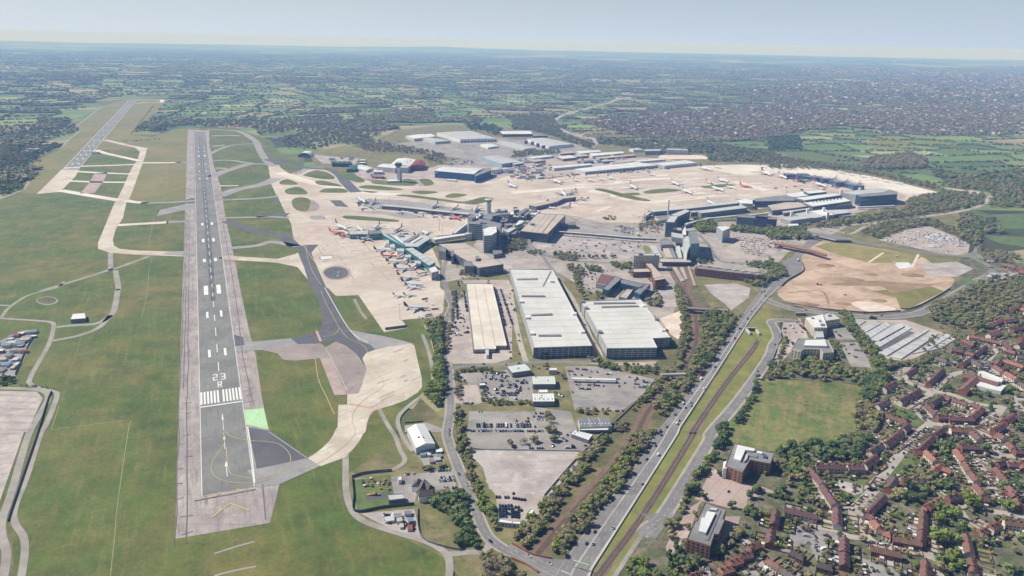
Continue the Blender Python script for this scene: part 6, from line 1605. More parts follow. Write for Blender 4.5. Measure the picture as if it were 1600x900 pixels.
# hire yard and surroundings
DK = ['black', 'dark grey', 'dark blue', 'silver', 'white', 'black', 'red']
for s, f_, w, c in (('Y1 350,300 590,278', .85, 'top row of the hire yard', DK), ('Y1 340,355 530,352', .5, 'second row of the hire yard', DK), ('Y1 610,375 775,370', .9, 'row before the green workshop', DK), ('Y1 520,440 665,440', .9, 'middle row of the hire yard', ['white', 'silver', 'dark blue']),
     ('Y1 400,500 760,495', .9, 'long dark row of the hire yard', DK), ('Y1 470,528 720,515', .9, 'front dark row of the hire yard', DK), ('Y1 110,355 150,330', 1, 'left corner of the hire yard', DK), ('Y1 150,605 290,605', .95, 'row by the small island', DK),
     ('Y1 145,470 150,540', .7, 'island by the old road', DK), ('Y1 390,510 420,570', .9, 'left column of the hire yard', DK), ('Y1 400,460 450,480', .9, 'left column of the hire yard', DK), ('Y1 870,215 970,250', .9, 'behind the pale hire shed', DK), ('Y1 1100,490 1210,540', .8, 'beside the white workshop', ['white', 'dark blue', 'silver']),
     ('Y1 1240,270 1310,270', 1, 'red cluster of the right car park', ['red', 'red', 'red']), ('Y1 1325,245 1460,255', .9, 'top row of the right car park', ['black', 'black', 'dark grey']), ('Y1 1250,305 1420,312', .6, 'second row of the right car park', DK), ('Y1 1480,275 1600,285', .4, 'top row of the right car park', DK),
     ('L2 415,605 550,612', .85, 'row under the wash canopy', DK), ('L2 412,630 505,635', .95, 'row under the wash canopy', DK), ('L2 760,585 880,595', .7, 'right end of the right car park', ['white', 'silver', 'dark grey']), ('L2 755,628 860,618', .6, 'right end of the right car park', ['dark blue', 'silver', 'black']),
     ('L2 585,770 700,770', .8, 'bottom row of the right car park', DK), ('L2 395,765 415,765', 1, 'bottom row of the right car park', DK), ('L2 370,655 410,655', .9, 'left end of the right car park', ['dark blue', 'blue']),
     ('Y2 310,25 400,30', .5, 'top row of the striped car park', ['white']), ('Y2 820,95 1050,110', .85, 'tree end of the striped car park', DK + ['white', 'white']), ('Y2 900,40 1040,45', .7, 'tree end of the striped car park', DK), ('Y2 880,75 1040,80', .8, 'tree end of the striped car park', DK),
     ('Y2 290,158 900,158', .93, 'crowded middle row of the striped car park', COLW), ('Y2 290,180 920,182', .93, 'second crowded row of the striped car park', COLW), ('Y2 760,160 880,160', .9, 'red end of the striped car park', ['red']),
     ('Y2 230,225 1010,228', .95, 'long front row of the striped car park', COLW), ('Y2 700,122 850,128', .8, 'short dark row of the striped car park', ['black', 'red', 'black']), ('Y2 840,405 1040,410', .9, 'dark cars under the bare trees', ['black', 'dark blue', 'black']), ('Y2 680,405 740,405', .7, 'dark cars under the bare trees', ['black']),
     ('Y2 1540,360 1600,310', .9, 'beside the angled canopy', ['silver', 'dark grey', 'black']), ('Y2 1160,250 1240,265', .6, 'middle of the grey yard', DK), ('Y2 890,240 960,250', .7, 'middle of the grey yard', DK)):
 row(s, f_, w, c)
for i in range(5):
 row('B1 %d,%d %d,%d' % (1515, 465 + i * 16, 1610, 463 + i * 17), .85, 'black car lot by the long white cabin', ['black', 'black', 'black', 'dark grey'], seed=i)
 row('B2 %d,%d %d,%d' % (-5, 468 + i * 15, 75 - i * 6, 480 + i * 14), .8, 'black car lot by the long white cabin', ['black', 'black', 'black'], seed=i + 9)
row('B1 1495,410 1600,412', .9, 'row above the black car lot', ['black', 'black', 'dark grey']); row('B2 0,415 105,430', .9, 'row above the black car lot', ['black', 'white', 'black']); row('B2 0,385 80,395', .6, 'row above the black car lot', ['black'])
# pub
row('B1 925,268 1005,262', .9, 'back row of the pub car park', ['white', 'silver', 'dark blue']); row('B1 1080,250 1220,238', .85, 'back row of the pub car park', COLW); row('B1 1140,310 1260,300', .85, 'middle row of the pub car park', ['white', 'dark blue', 'blue', 'silver']); row('B1 1150,290 1240,285', .8, 'middle row of the pub car park', ['blue', 'dark blue', 'white'])
row('B1 1170,355 1260,352', .8, 'front row of the pub car park', DK); row('B1 1090,405 1240,410', .6, 'row under the pub hedge', ['white', 'silver', 'dark grey'])
for s in ('B1 790,520 870,530', 'B1 910,560 950,590', 'B1 960,610 1010,600', 'B1 800,560 860,575', 'B1 960,580 1010,590', 'B1 905,585 940,600'): row(s, .95, 'dark vehicles of the perimeter yard', ['black', 'dark grey', 'black', 'white'])
# cream deck car park sides
for s, w in (('L1 1250,20 1262,200', 'left side of the cream deck'), ('L1 1300,20 1320,150', 'left verge of the cream deck'), ('L1 1500,10 1560,240', 'right side of the cream deck'), ('L1 1530,10 1600,220', 'right side of the cream deck'), ('M1 1262,860 1270,895', 'left side of the cream deck')): row(s, .8, w, COLW)
for s, f_, w in (('L3 470,365 545,352', .7, 'office car park behind the cream offices'), ('L3 480,385 600,395', .4, 'office car park behind the cream offices'), ('L3 500,410 560,440', .5, 'office car park behind the cream offices'), ('L3 420,275 460,310', .5, 'office car park by the white office'), ('L3 0,465 90,430', .6, 'front parking of the U shaped office'), ('L3 30,440 110,400', .5, 'front parking of the U shaped office'), ('L3 180,215 260,290', .5, 'estate road by the white office'),
                 ('B3 450,310 580,345', .8, 'small car park on the green'), ('B3 460,345 560,385', .7, 'small car park on the green'), ('Y3 440,640 520,600', .4, 'front of the brick office'), ('Y4 640,20 760,60', .4, 'brick paved parking'), ('Y3 1230,620 1260,690', .5, 'beside the L shaped office')): row(s, f_, w)
# far car parks
for s, f_, w in (('M2 330,600 560,605', .3, 'terminal car park'), ('M2 480,625 760,640', .3, 'terminal car park'), ('M2 560,640 700,650', .3, 'terminal car park'), ('M2 640,520 760,530', .4, 'upper terminal car park'), ('M2 650,545 740,560', .4, 'upper terminal car park'), ('M2 840,520 950,540', .5, 'leafy round car park'), ('M2 830,545 930,555', .5, 'leafy round car park'), ('M2 360,500 400,520', .6, 'roof deck of the low block')):
 row(s, f_, w, COLW, pitch=3)
for i in range(9):
 row('M2 %d,%d %d,%d' % (1380 + i * 8, 570 + i * 14, 1590, 600 + i * 13), .6, 'sloping car park by the white hotel', COLW, seed=i); row('M3 %d,%d %d,%d' % (-5, 600 + i * 5, 110 - i * 4, 605 + i * 8), .35, 'sloping car park by the white hotel', COLW, seed=i + 3)
for i, (a, b, c, d) in enumerate(((740, 595, 800, 612), (860, 598, 930, 590), (1010, 640, 1080, 630), (1115, 668, 1150, 670), (1150, 630, 1215, 635), (940, 560, 1050, 590), (990, 555, 1150, 600), (1060, 560, 1200, 605), (1000, 580, 1120, 610), (850, 545, 960, 555), (1190, 610, 1240, 612))):
 for k in range(2): row('M3 %d,%d %d,%d' % (a, b + k * 9, c, d + k * 9), .8, 'van field in the top right', ['white', 'white', 'white', 'silver'], seed=i + k, vans=.5)
for i in range(11): row('M3 %d,%d %d,%d' % (745 + i * 30, 600 - i * 7, 1140 + i * 10, 690 - i * 6), .1, 'van field in the top right', ['white', 'white', 'silver'], seed=i + 50, vans=.4)
for i in range(5): row('M3 %d,%d %d,%d' % (1370 + i * 12, 815 + i * 9, 1590, 805 + i * 12), .7, 'white car yard at the right edge', ['white', 'white', 'silver', 'dark grey'], seed=i)
for i in range(8): row('M1 %d,%d %d,%d' % (1180, 98 + i * 5, 1400, 96 + i * 6), .5, 'parking behind the blue hangar', COLW, seed=i, pitch=5)
for s in ('Z6 600,245 860,262', 'Z6 580,265 740,280', 'Z6 1160,185 1320,215', 'Z6 1180,180 1330,200', 'Z6 0,200 80,215'): row(s, .6, 'parking of the business park', COLW, pitch=5)
# lines of loads and apron vehicles
def scatter_v(area, n, where, kinds=('van', 'car', 'van'), seed=1, cols=None):
 q = random.Random(seed); poly = GP(area); xs = [p.x for p in poly]; ys = [p.y for p in poly]; k = 0
 while k < n:
  p = (q.uniform(min(xs), max(xs)), q.uniform(min(ys), max(ys)))
  if inside(np.array([p]), poly)[0]:
   want(q.choice(kinds), q.choice(cols or ['white', 'white', 'silver', 'yellow', 'dark blue', 'white', 'dark grey']), (p[0], p[1], .4), q.uniform(0, 6.28), where); k += 1
AP = ('van', 'lorry', 'van', 'car', 'bus')
scatter_v('Z1 740,610 830,480 1000,580 1250,760 1260,870 1100,840', 26, 'apron of the straight near pier', AP, 2)
scatter_v('Z1 500,110 760,110 780,200 560,200', 16, 'stands at the tip of the thin pier', AP, 3); scatter_v('Z1 780,170 1600,260 1600,290 1100,260 900,250', 26, 'apron below the thin pier', AP, 4)
scatter_v('Z1 820,440 1100,420 1250,450 1000,440', 8, 'apron behind the terminal lounge', AP, 5); scatter_v('Z7 180,520 520,450 650,560 500,640 300,620', 30, 'stands of the short dark pier', AP, 6)
scatter_v('Z7 400,330 1100,290 1300,280 1300,300 1000,330 420,365', 46, 'strip in front of the cargo sheds', ('lorry', 'van', 'lorry', 'bus'), 7); scatter_v('Z7 0,300 300,330 330,380 100,400 0,400', 30, 'yard left of the cargo apron', AP, 8)
scatter_v('Z4 230,190 500,200 1080,300 1100,360 900,370 400,290', 34, 'stands of the far boxy pier', AP, 9); scatter_v('M1 620,190 820,200 820,225 680,215', 10, 'yard by the control tower', AP, 10); scatter_v('Z3 250,230 420,280 400,330 260,320', 12, 'corner of the middle apron', AP, 11, ['yellow', 'white'])
scatter_v('L1 1050,60 1180,100 1150,150 1040,200 1000,190', 9, 'nearest stand by the road', AP, 12); scatter_v('L1 1010,180 1130,180 1100,210 1020,215', 6, 'white line of cars by the gate', ('car',), 13, ['white'])
scatter_v('M3 -10,270 400,250 420,290 0,320', 14, 'apron in front of the white terminal', AP, 14)
for k, (x, y) in enumerate(((580, 465), (600, 470), (620, 465), (640, 460), (610, 455), (590, 475), (630, 475))):
 want('lorry', 'yellow', G(P('M2 %d,%d' % (x, y))[0]), .4 + k * .5, 'yellow group at the middle apron edge')
for a_, n_, w_, sd in (('Y1 330,290 600,285 640,350 860,350 860,480 740,560 420,560 400,480 330,440', 55, 'middle of the hire yard', 31), ('L2 350,500 700,545 860,590 820,640 400,640', 26, 'right car park', 32), ('M2 200,620 300,600 860,610 860,650 640,710 300,680', 46, 'terminal car park', 33), ('M2 630,510 770,520 780,568 640,560', 30, 'upper terminal car park', 34),
                         ('Y2 1060,200 1290,280 1500,330 1440,420 1060,400', 12, 'grey yard', 35), ('M3 540,430 700,400 860,400 840,420 640,450', 30, 'front of the white terminal', 36), ('M1 1230,830 1580,860 1590,900 1230,900', 14, 'top of the cream deck yard', 37), ('L1 1230,30 1290,30 1330,300 1240,300', 30, 'left side of the cream deck', 38), ('L2 0,0 10,0 60,440 0,440 L1 1590,440 1570,100', 20, 'right side of the cream deck', 39),
                         ('M2 450,770 560,760 610,800 540,850 450,840', 20, 'car park left of the red brown office', 40), ('M2 830,500 940,505 950,560 830,565', 22, 'leafy round car park', 41), ('Y8 400,400 820,470 800,660 600,620', 9, 'tarmac yard of the estate', 42), ('L3 120,210 250,300 130,400 60,470 60,380', 18, 'front parking of the U shaped office', 43)):
 scatter_v(a_, n_, w_, ('car', 'car', 'car', 'van'), sd, COLW)
# moving traffic on the main road
def follow(path, t):
 i = min(int(t * (len(path) - 1)), len(path) - 2)
 a, b = path[i], path[i + 1]; p = a.lerp(b, t * (len(path) - 1) - i); d = b - a
 return p, atan2(d.y, d.x)
def traffic(kind, colr, s, path, where, rev=False):
 g = G(P(s)[0]); j = min(range(len(path)), key=lambda i: (Vector((path[i].x, path[i].y)) - Vector((g.x, g.y))).length)
 j2 = min(j + 1, len(path) - 1); j = j2 - 1; d = path[j2] - path[j]
 want(kind, colr, (g.x, g.y, .4), atan2(d.y, d.x) + (pi if rev else 0), where)
for kind, colr, s, where, rev in (('car', 'white', 'B2 632,605', 'main road by the tram crossing', 0), ('lorry', 'dark grey', 'B2 845,95', 'main road left lane', 1), ('car', 'dark grey', 'B2 718,285', 'main road shade of trees', 1), ('van', 'white', 'L2 1068,725', 'main road middle', 0), ('car', 'black', 'L2 1020,795', 'main road middle', 1),
                           ('car', 'dark grey', 'L2 968,872', 'main road middle', 1), ('van', 'white', 'L2 1198,635', 'main road upper part', 0), ('lorry', 'red', 'L2 1182,545', 'main road upper part', 1), ('van', 'white', 'L2 1180,570', 'main road upper part', 1), ('car', 'white', 'L2 1150,612', 'main road upper part', 1),
                           ('car', 'red', 'L2 1120,660', 'main road upper part', 1), ('car', 'dark blue', 'L2 1100,662', 'main road upper part', 1), ('car', 'black', 'L2 1070,705', 'main road upper part', 1), ('van', 'dark grey', 'L2 1240,483', 'main road upper part', 1), ('car', 'silver', 'L2 1130,622', 'main road upper part', 1),
                           ('van', 'dark blue', 'L2 1428,178', 'main road by the pale yard', 1), ('car', 'white', 'L2 1440,165', 'main road by the pale yard', 0), ('car', 'silver', 'L2 1458,232', 'main road by the pale yard', 0), ('car', 'white', 'M3 130,700', 'main road under the brown bridge', 0), ('car', 'silver', 'M3 110,710', 'main road under the brown bridge', 0), ('bus', 'white', 'M3 185,730', 'main road under the brown bridge', 0), ('car', 'dark grey', 'B2 932,22', 'main road left lane', 1)):
 traffic(kind, colr, s, RL, where, rev)
for kind, colr, s, rd, rev in (('car', 'white', 'B1 1315,332', 'old road', 0), ('car', 'white', 'B2 235,828', 'old road', 0), ('bus', 'dark blue', 'L3 655,193', 'site road', 0), ('car', 'black', 'L3 605,160', 'site road', 0), ('car', 'dark grey', 'L3 710,175', 'site road', 1), ('car', 'white', 'M1 0,0', 'old road', 0), ('car', 'silver', 'L1 1180,600', 'old road', 0), ('car', 'dark grey', 'B2 1160,365', 'parallel road', 0)):
 if s != 'M1 0,0': traffic(kind, colr, s, ROADS[rd], rd, rev)
traffic('van', 'dark grey', 'B2 1155,370', ROADS['parallel road'], 'layby under the dark tree'); traffic('car', 'white', 'L1 1192,170', ROADS['old road'], 'old road')
q = random.Random(41)
for i in range(34):
 k = q.randrange(5); t_ = q.uniform(.03, .98); p, a = follow(LANES[k], t_)
 want('van' if q.random() < .15 else 'car', q.choice(COLW), (p.x, p.y, .4), a + (pi if k < 2 else 0), 'main road traffic')
for key, n in (('parallel road', 3), ('site road', 6), ('old road', 6), ('approach road', 12), ('slip road', 10), ('eastern road', 4), ('terminal road', 8), ('station road', 5), ('country motorway', 26), ('garage road', 3)):
 for i in range(n):
  pth = ROADS[key]; p, a = follow(pth, q.uniform(.05, .95)); o_ = q.choice((-1, 1)) * (2 if key != 'country motorway' else 7); want('lorry' if key == 'country motorway' and i % 3 == 0 else 'car', q.choice(COLW), (p.x - sin(a) * o_, p.y + cos(a) * o_, .45), a, key + ' traffic')
# estate street parking
q = random.Random(17)
for k, pts in ROADS.items():
 if not k.startswith('estate'): continue
 cum = 0
 for a, b in zip(pts, pts[1:]):
  L = (b - a).length; cum += L
  if cum > 14:
   cum = 0
   if q.random() < .5:
    d = (b - a).normalized(); n = Vector((-d.y, d.x, 0)) * q.choice((-2.6, 2.6)); p = (a + b) / 2 + n
    want('car' if q.random() < .9 else 'van', q.choice(COLW), (p.x, p.y, .45), atan2(d.y, d.x), near_word(px(p)))
for (x, y) in ((630, 500), (640, 590), (780, 640), (780, 690), (770, 730), (550, 560), (1270, 770), (1350, 800), (1235, 850), (1265, 855), (1590, 860)):
 p = G(P('Y8 %d,%d' % (x, y))[0]); want('car', q.choice(COLW), (p.x, p.y, .4), q.uniform(0, 6), 'tarmac yard of the estate')
scatter_v('Y4 330,840 480,780 560,900 380,900', 4, 'drive behind the curved roof office', ('car',), 21, COLW); scatter_v('Y5 200,430 330,380 440,480 240,560', 5, 'drives below the striped field', ('car',), 22, COLW); scatter_v('Y6 700,270 900,260 850,360 700,350', 5, 'gardens of the ring', ('car',), 23, COLW)
scatter_v('Z8 200,290 380,320 300,400 200,360', 10, 'car park left of the red brown office', ('car',), 24, COLW); scatter_v('Z8 220,430 330,450 300,540 230,540', 9, 'drive left of the U shaped office', ('car',), 25, COLW)
# biggest 300 stand as objects with parts, the rest as one mass
fz = lambda p: (p - Vector((0, 0, ALT))).dot(fw)
CARS.sort(key=lambda c: fz(c[2]) / {'car': 1, 'van': 1.15, 'lorry': 2, 'bus': 2}[c[0]])
cnt = {}
tot = {}
for c in CARS[:300]:
 kind, colr, p, rz, where = c
 k = (kind, colr, where); i = cnt.get(k, 0); cnt[k] = i + 1
 kn = {'car': 'car', 'van': 'van', 'lorry': 'lorry', 'bus': 'coach'}[kind]
 lab = '%s %s in the %s' % (colr, kn, where) if not where.startswith(('round', 'beside', 'behind', 'along', 'at ', 'by ', 'below', 'inside', 'right of', 'island', 'of ')) else '%s %s %s' % (colr, kn, where if not where.startswith('of ') else 'in front' + ' ' + where)
 lab += ', %s such' % nth(i)
 e = empty(NAMEV[kind], p, lab, kn, 'vehicles: ' + where, rz)
 link('body', body_mesh(kind, colr), e); link('windows', CARG[kind][1], e); link('wheels', CARG[kind][2], e)
# rest
rest = CARS[300:]
bymat = MB(); mats = [PM[k] for k in PAINT] + [M['glass'], TYRE]; ki = {k: i for i, k in enumerate(PAINT)}
for kind, colr, p, rz, where in rest:
 ca, sa = cos(rz), sin(rz)
 for src, mi in ((CARG[kind][0], ki[colr]), ):
  bymat.add([(p.x + x * ca - y * sa, p.y + x * sa + y * ca, p.z + z) for x, y, z in src.v], src.f, mi)
 me = CARG[kind][1]
 bymat.add([(p.x + v.co.x * ca - v.co.y * sa, p.y + v.co.x * sa + v.co.y * ca, p.z + v.co.z) for v in me.vertices], [tuple(f.vertices) for f in me.polygons], len(PAINT))
tag(link('distant_cars', bymat.mesh('distant_cars', mats)), 'mass of small far parked cars and apron vehicles across the airport', 'cars', None, 'stuff')
print('CARS', len(CARS))
# parking bay lines
def bays(s0, s1, n, name='bay_marking', m='dimwhite', step=2.75):
 mb = MB()
 a0, a1 = GP(s0); b0, b1 = GP(s1)
 for i in range(n):
  u = i / max(1, n - 1); a, b = a0.lerp(b0, u), a1.lerp(b1, u); d = (b - a); L = d.length; d.normalize(); nn = Vector((-d.y, d.x, 0)) * 2.4
  k = 0
  while k * step < L:
   c = a + d * k * step; mb.ribbon([c - nn, c + nn], .22, 2.3 * LV); k += 1
  mb.ribbon([a, b], .2, 2.32 * LV)
 mark(name, mb, m)
bays('Y2 290,45 1000,42', 'Y2 290,225 1000,228', 5); bays('Y2 290,320 900,320', 'Y2 250,380 900,385', 2); bays('L2 370,580 700,585', 'L2 390,735 660,745', 5); bays('Y2 1180,300 1430,350', 'Y2 1180,370 1440,410', 3)
bays('M2 250,600 760,640', 'M2 200,660 620,690', 4); bays('M3 760,590 1000,520', 'M3 1130,690 1240,640', 9); bays('Z8 1000,480 1120,480', 'Z8 1040,640 1190,640', 5); bays('M2 660,520 770,525', 'M2 640,565 780,570', 3)
bays('M3 740,600 860,545', 'M3 1120,690 1250,640', 12, 'field_row', 'sandpale', 60); bays('L1 1240,330 1330,330', 'L1 1240,420 1340,430', 3); bays('Y3 480,800 440,900', 'Y3 560,830 530,900', 2, 'bay_marking'); bays('Y4 520,0 470,110', 'Y4 700,40 620,180', 2); bays('B0 -200,20 130,10', 'B0 -300,420 20,330', 6, 'gravel_row', 'crack'); bays('L0 -200,660 240,680', 'L0 -200,880 200,890', 6, 'gravel_row', 'crack')
# ------------------------------------------------------------------ aircraft
def plane_parts(eng=2):
 """unit airliner of length 40 m, nose +x, standing on its wheels"""
 Lh = 20
 fus = MB(); n = 12
 secs = [(-20, .25, 4.6), (-17, .9, 4.3), (-12, 1.6, 3.9), (-7, 1.95, 3.6), (14, 1.95, 3.6), (17, 1.7, 3.5), (19, 1.0, 3.3), (20, .2, 3.15)]
 for x, r_, z in secs:
  for i in range(n): fus.v.append((x, r_ * cos(2 * pi * i / n), z + r_ * sin(2 * pi * i / n)))
 for k in range(len(secs) - 1):
  for i in range(n):
   a, b = k * n + i, k * n + (i + 1) % n; fus.f.append((a, b, b + n, a + n)); fus.m.append(0)
 fus.f += [tuple(range(n)), tuple(reversed(range((len(secs) - 1) * n, len(secs) * n)))]; fus.m += [0, 0]
 def foil(mb, pts, th, ax):      # pts root le, root te, tip te, tip le
  v = []
  for s in (-1, 1):
   for p in pts: v.append((p[0], p[1], p[2] + s * th) if ax == 'z' else (p[0], p[1] + s * th, p[2]))
  mb.add(v, [(0, 1, 2, 3), (7, 6, 5, 4), (0, 4, 5, 1), (1, 5, 6, 2), (2, 6, 7, 3), (3, 7, 4, 0)])
  return mb
 wing = lambda s: foil(MB(), [(4.5, s * 1.5, 2.9), (-3.5, s * 1.5, 2.9), (-5.2, s * 17, 4.3), (-3.4, s * 17.4, 4.3)], .22, 'z')
 tpl = lambda s: foil(MB(), [(-14.5, s * .6, 4.5), (-18.0, s * .6, 4.5), (-19, s * 6.3, 4.9), (-17.6, s * 6.3, 4.9)], .12, 'z')
 fin = foil(MB(), [(-12.3, 0, 5.2), (-18.6, 0, 5.0), (-20.4, 0, 11.6), (-18.2, 0, 11.7)], .2, 'y')
 def engine(s): return MB().tube((3.6, s * 5.6, 2.1), (.2, s * 5.6, 2.1), 1.05, .7, 10).box((1.2, s * 5.6, 2.8), (2.4, .3, .7))
 gear = MB()
 for p in ((13.5, 0), (-1.2, 2.6), (-1.2, -2.6)): gear.tube((p[0], p[1] - .25, .5), (p[0], p[1] + .25, .5), .5, .5, 8); gear.box((p[0], p[1], .5), (.25, .25, 2.0))
 win = MB()
 for s in (-1, 1):
  a = radians(22); y, z = s * 1.97 * cos(a), 3.6 + 1.97 * sin(a)
  win.add([(-10.5, s * 1.72, 4.25 + .0), (14.5, y, z - .22), (14.5, y - s * .06, z + .12), (-10.5, s * 1.66, 4.55)], [(0, 1, 2, 3)])
 win.add([(17.2, -1.0, 4.55), (17.2, 1.0, 4.55), (18.5, .7, 4.05), (18.5, -.7, 4.05)], [(0, 1, 2, 3)])
 return fus, wing, tpl, fin, engine, gear, win
FUS, WING, TPL, FIN, ENG, GEAR, WIN = plane_parts()
PW = mk('aircraft_white', 'd4d4d2', amp=.03, rough=.3, spec=.5)
PWING = mk('aircraft_grey', 'b5b8bc', amp=.05, rough=.4)
TC = {'orange': 'd0592a', 'red': 'b02a2c', 'purple': '5b3a72', 'dark': '2a2d35', 'blue': '27508c', 'green': '2f5a46', 'white': 'dddddb', 'teal': '5a9ba0'}
TM = {k: mk('tail_' + k, v, amp=.03, rough=.4) for k, v in TC.items()}
PMESH = {}
def pm(key, mb, m):
 if key not in PMESH: PMESH[key] = mb().mesh(key.split('|')[0], m, smooth_='fus' in key)
 return PMESH[key]
def plane(s, col, where, body='white', L=None, tailin=False):
 (ta, na) = P(s)
 a, b = G(ta, 2.5), G(na, 2.5)
 d = b - a; Lr = min(max(d.length, 24), 66) if L is None else L
 c = (a + b) / 2; rz = atan2(d.y, d.x); k = Lr / 40
 size = 'large' if Lr > 50 else ('small' if Lr < 30 else 'mid size')
 lab = '%s airliner, %s tail, %s' % (body, col, where)
 e = empty('airliner', (c.x, c.y, .3), lab, 'airliner', 'parked airliners', rz)
 m = PW if body == 'white' else TM[body]
 parts = [('fuselage', pm('fuselage|' + body, lambda: FUS, m)), ('wing', pm('wing|1', lambda: WING(1), PWING)), ('wing', pm('wing|2', lambda: WING(-1), PWING)), ('tailplane', pm('tailplane|1', lambda: TPL(1), PWING)), ('tailplane', pm('tailplane|2', lambda: TPL(-1), PWING)),
             ('tail_fin', pm('tail_fin|' + col, lambda: FIN, TM[col])), ('engine', pm('engine|1' + body, lambda: ENG(1), m)), ('engine', pm('engine|2' + body, lambda: ENG(-1), m)), ('landing_gear', pm('landing_gear', lambda: GEAR, TYRE)), ('window_strip', pm('window_strip', lambda: WIN, 'glass'))]
 for nme, me in parts: link(nme, me, e, None, 0, (k, k, k))
PL = '''Z1 295,345 415,400|purple|white|at the tip of the teal pier, farthest
Z1 225,415 395,435|orange|orange|nose in at the tip of the teal pier
Z1 335,470 450,440|red|orange|just below the orange one at the teal pier
Z1 540,515 680,465|purple|white|under the grey pier head
Z1 520,365 580,415|white|white|behind the teal pier, left
Z1 758,345 690,400|purple|white|behind the grey pier head
Z1 992,370 900,420|red|white|behind the terminal lounge, left
Z1 1205,405 1240,445|white|white|behind the terminal lounge, right
Z1 690,605 880,612|green|white|farthest in the row along the straight pier
Z1 765,665 945,672|orange|orange|second from the far end of the straight pier row
Z1 815,730 1020,735|dark|white|third from the far end of the straight pier row
Z1 900,800 1115,803|dark|white|fourth from the far end of the straight pier row
M1 880,830 1020,845|red|white|fifth from the far end of the straight pier row
M1 905,870 1050,888|dark|white|sixth from the far end of the straight pier row
L1 922,122 1085,130|dark|white|alone on the nearest stand by the airport road
L1 930,-12 1035,5|dark|white|below the end of the straight pier row
L1 872,45 918,50|dark|white|tiny beside the nearest stands
L1 938,42 985,45|dark|white|tiny second beside the nearest stands
Z1 535,70 605,118|white|white|at the tip of the long thin pier
Z1 530,158 640,172|dark|white|nose in below the tip of the thin pier
Z1 715,95 665,130|purple|white|beside the tip of the thin pier
Z1 770,165 830,160|white|white|below the thin pier, first propeller size
Z1 920,205 1000,215|white|white|below the thin pier, left of middle
Z1 985,200 1060,218|teal|white|below the thin pier, middle
Z1 1155,210 1250,225|dark|white|below the thin pier, dark tailed
Z1 1365,130 1290,172|blue|white|above the thin pier, middle
Z1 1575,155 1500,185|red|white|above the thin pier, right
Z2 582,150 535,215|orange|white|beside the old control tower
Z2 300,250 395,292|orange|orange|left of a pair under the dark office tower
Z2 380,268 470,262|red|orange|right of a pair under the dark office tower
Z2 0,400 60,440|red|white|between the lounge and the sloping walkway
Z7 500,475 470,500|white|white|at the splayed end of the short dark pier
Z7 410,480 450,520|white|white|left of the splayed pier end
Z7 640,540 540,545|red|white|right of the splayed pier end
Z7 488,600 400,610|red|white|in front of the short dark pier
Z7 350,620 300,600|white|white|close to the root of the short dark pier
Z7 955,410 1065,478|red|white|large on the open apron, left
Z7 1303,385 1410,440|red|white|large on the open apron, right
Z7 1415,465 1495,497|teal|white|on the pale strip of the open apron
Z7 335,382 405,412|red|white|first of the far line under the cargo sheds
Z7 510,378 570,392|orange|white|second of the far line under the cargo sheds
Z7 622,375 688,392|orange|white|third of the far line under the cargo sheds
Z7 715,365 775,382|orange|white|fourth of the far line under the cargo sheds
Z7 795,357 855,375|red|white|fifth of the far line under the cargo sheds
Z7 1140,330 1198,342|red|white|in front of the white cargo sheds
Z7 0,430 35,440|dark|white|on the apron edge near the storage tanks
M2 1212,235 1262,248|red|white|upper left of the cluster on the remote island
M2 1283,222 1350,240|teal|white|upper middle of the cluster on the remote island
M2 1240,272 1325,298|blue|white|lowest of the cluster on the remote island
M2 1338,265 1400,282|dark|white|middle of the cluster on the remote island
M2 1420,258 1500,275|red|orange|right of the cluster on the remote island
M2 1165,148 1255,170|dark|white|by the right end of the cargo sheds
M2 1258,140 1310,152|red|white|beside the one at the end of the cargo sheds
M2 1548,172 1640,195|dark|white|with tall tail on the far pale apron
M2 1385,340 1470,350|white|white|at the bulge of the long grey pier
M2 1216,358 1270,385|teal|white|behind the long grey pier
Z4 48,190 180,238|red|white|first left of the far boxy pier
Z4 225,225 340,270|red|white|second left of the far boxy pier
Z4 400,260 535,318|red|dark|third in front of the far boxy pier
Z4 608,310 740,352|red|white|fourth in front of the far boxy pier
Z4 815,350 880,358|red|orange|below the middle of the far boxy pier
Z4 640,150 695,162|dark|white|first of the remote row along the trees
Z4 858,185 925,207|dark|white|second of the remote row along the trees
Z4 975,212 1045,228|blue|white|third of the remote row along the trees
Z4 1088,232 1165,250|dark|white|fourth of the remote row along the trees
Z4 1210,258 1285,272|blue|white|fifth of the remote row along the trees
Z4 1328,278 1405,298|red|white|sixth of the remote row along the trees
Z4 1460,298 1535,322|dark|white|last of the remote row along the trees
Z4 48,130 115,150|dark|white|far left on the pale apron by the trees
Z4 850,250 800,265|dark|white|behind the far boxy pier, left
Z4 968,275 930,290|blue|white|behind the far boxy pier, middle
Z4 1095,300 1060,318|dark|white|behind the far boxy pier, right
Z4 290,230 370,215|white|white|beside the left end block of the far pier
Z6 1155,655 1240,690|blue|white|right of the large blue hangar'''
for l in PL.split('\n'):
 s, c, b, w = l.split('|'); plane(s, c, w, b)
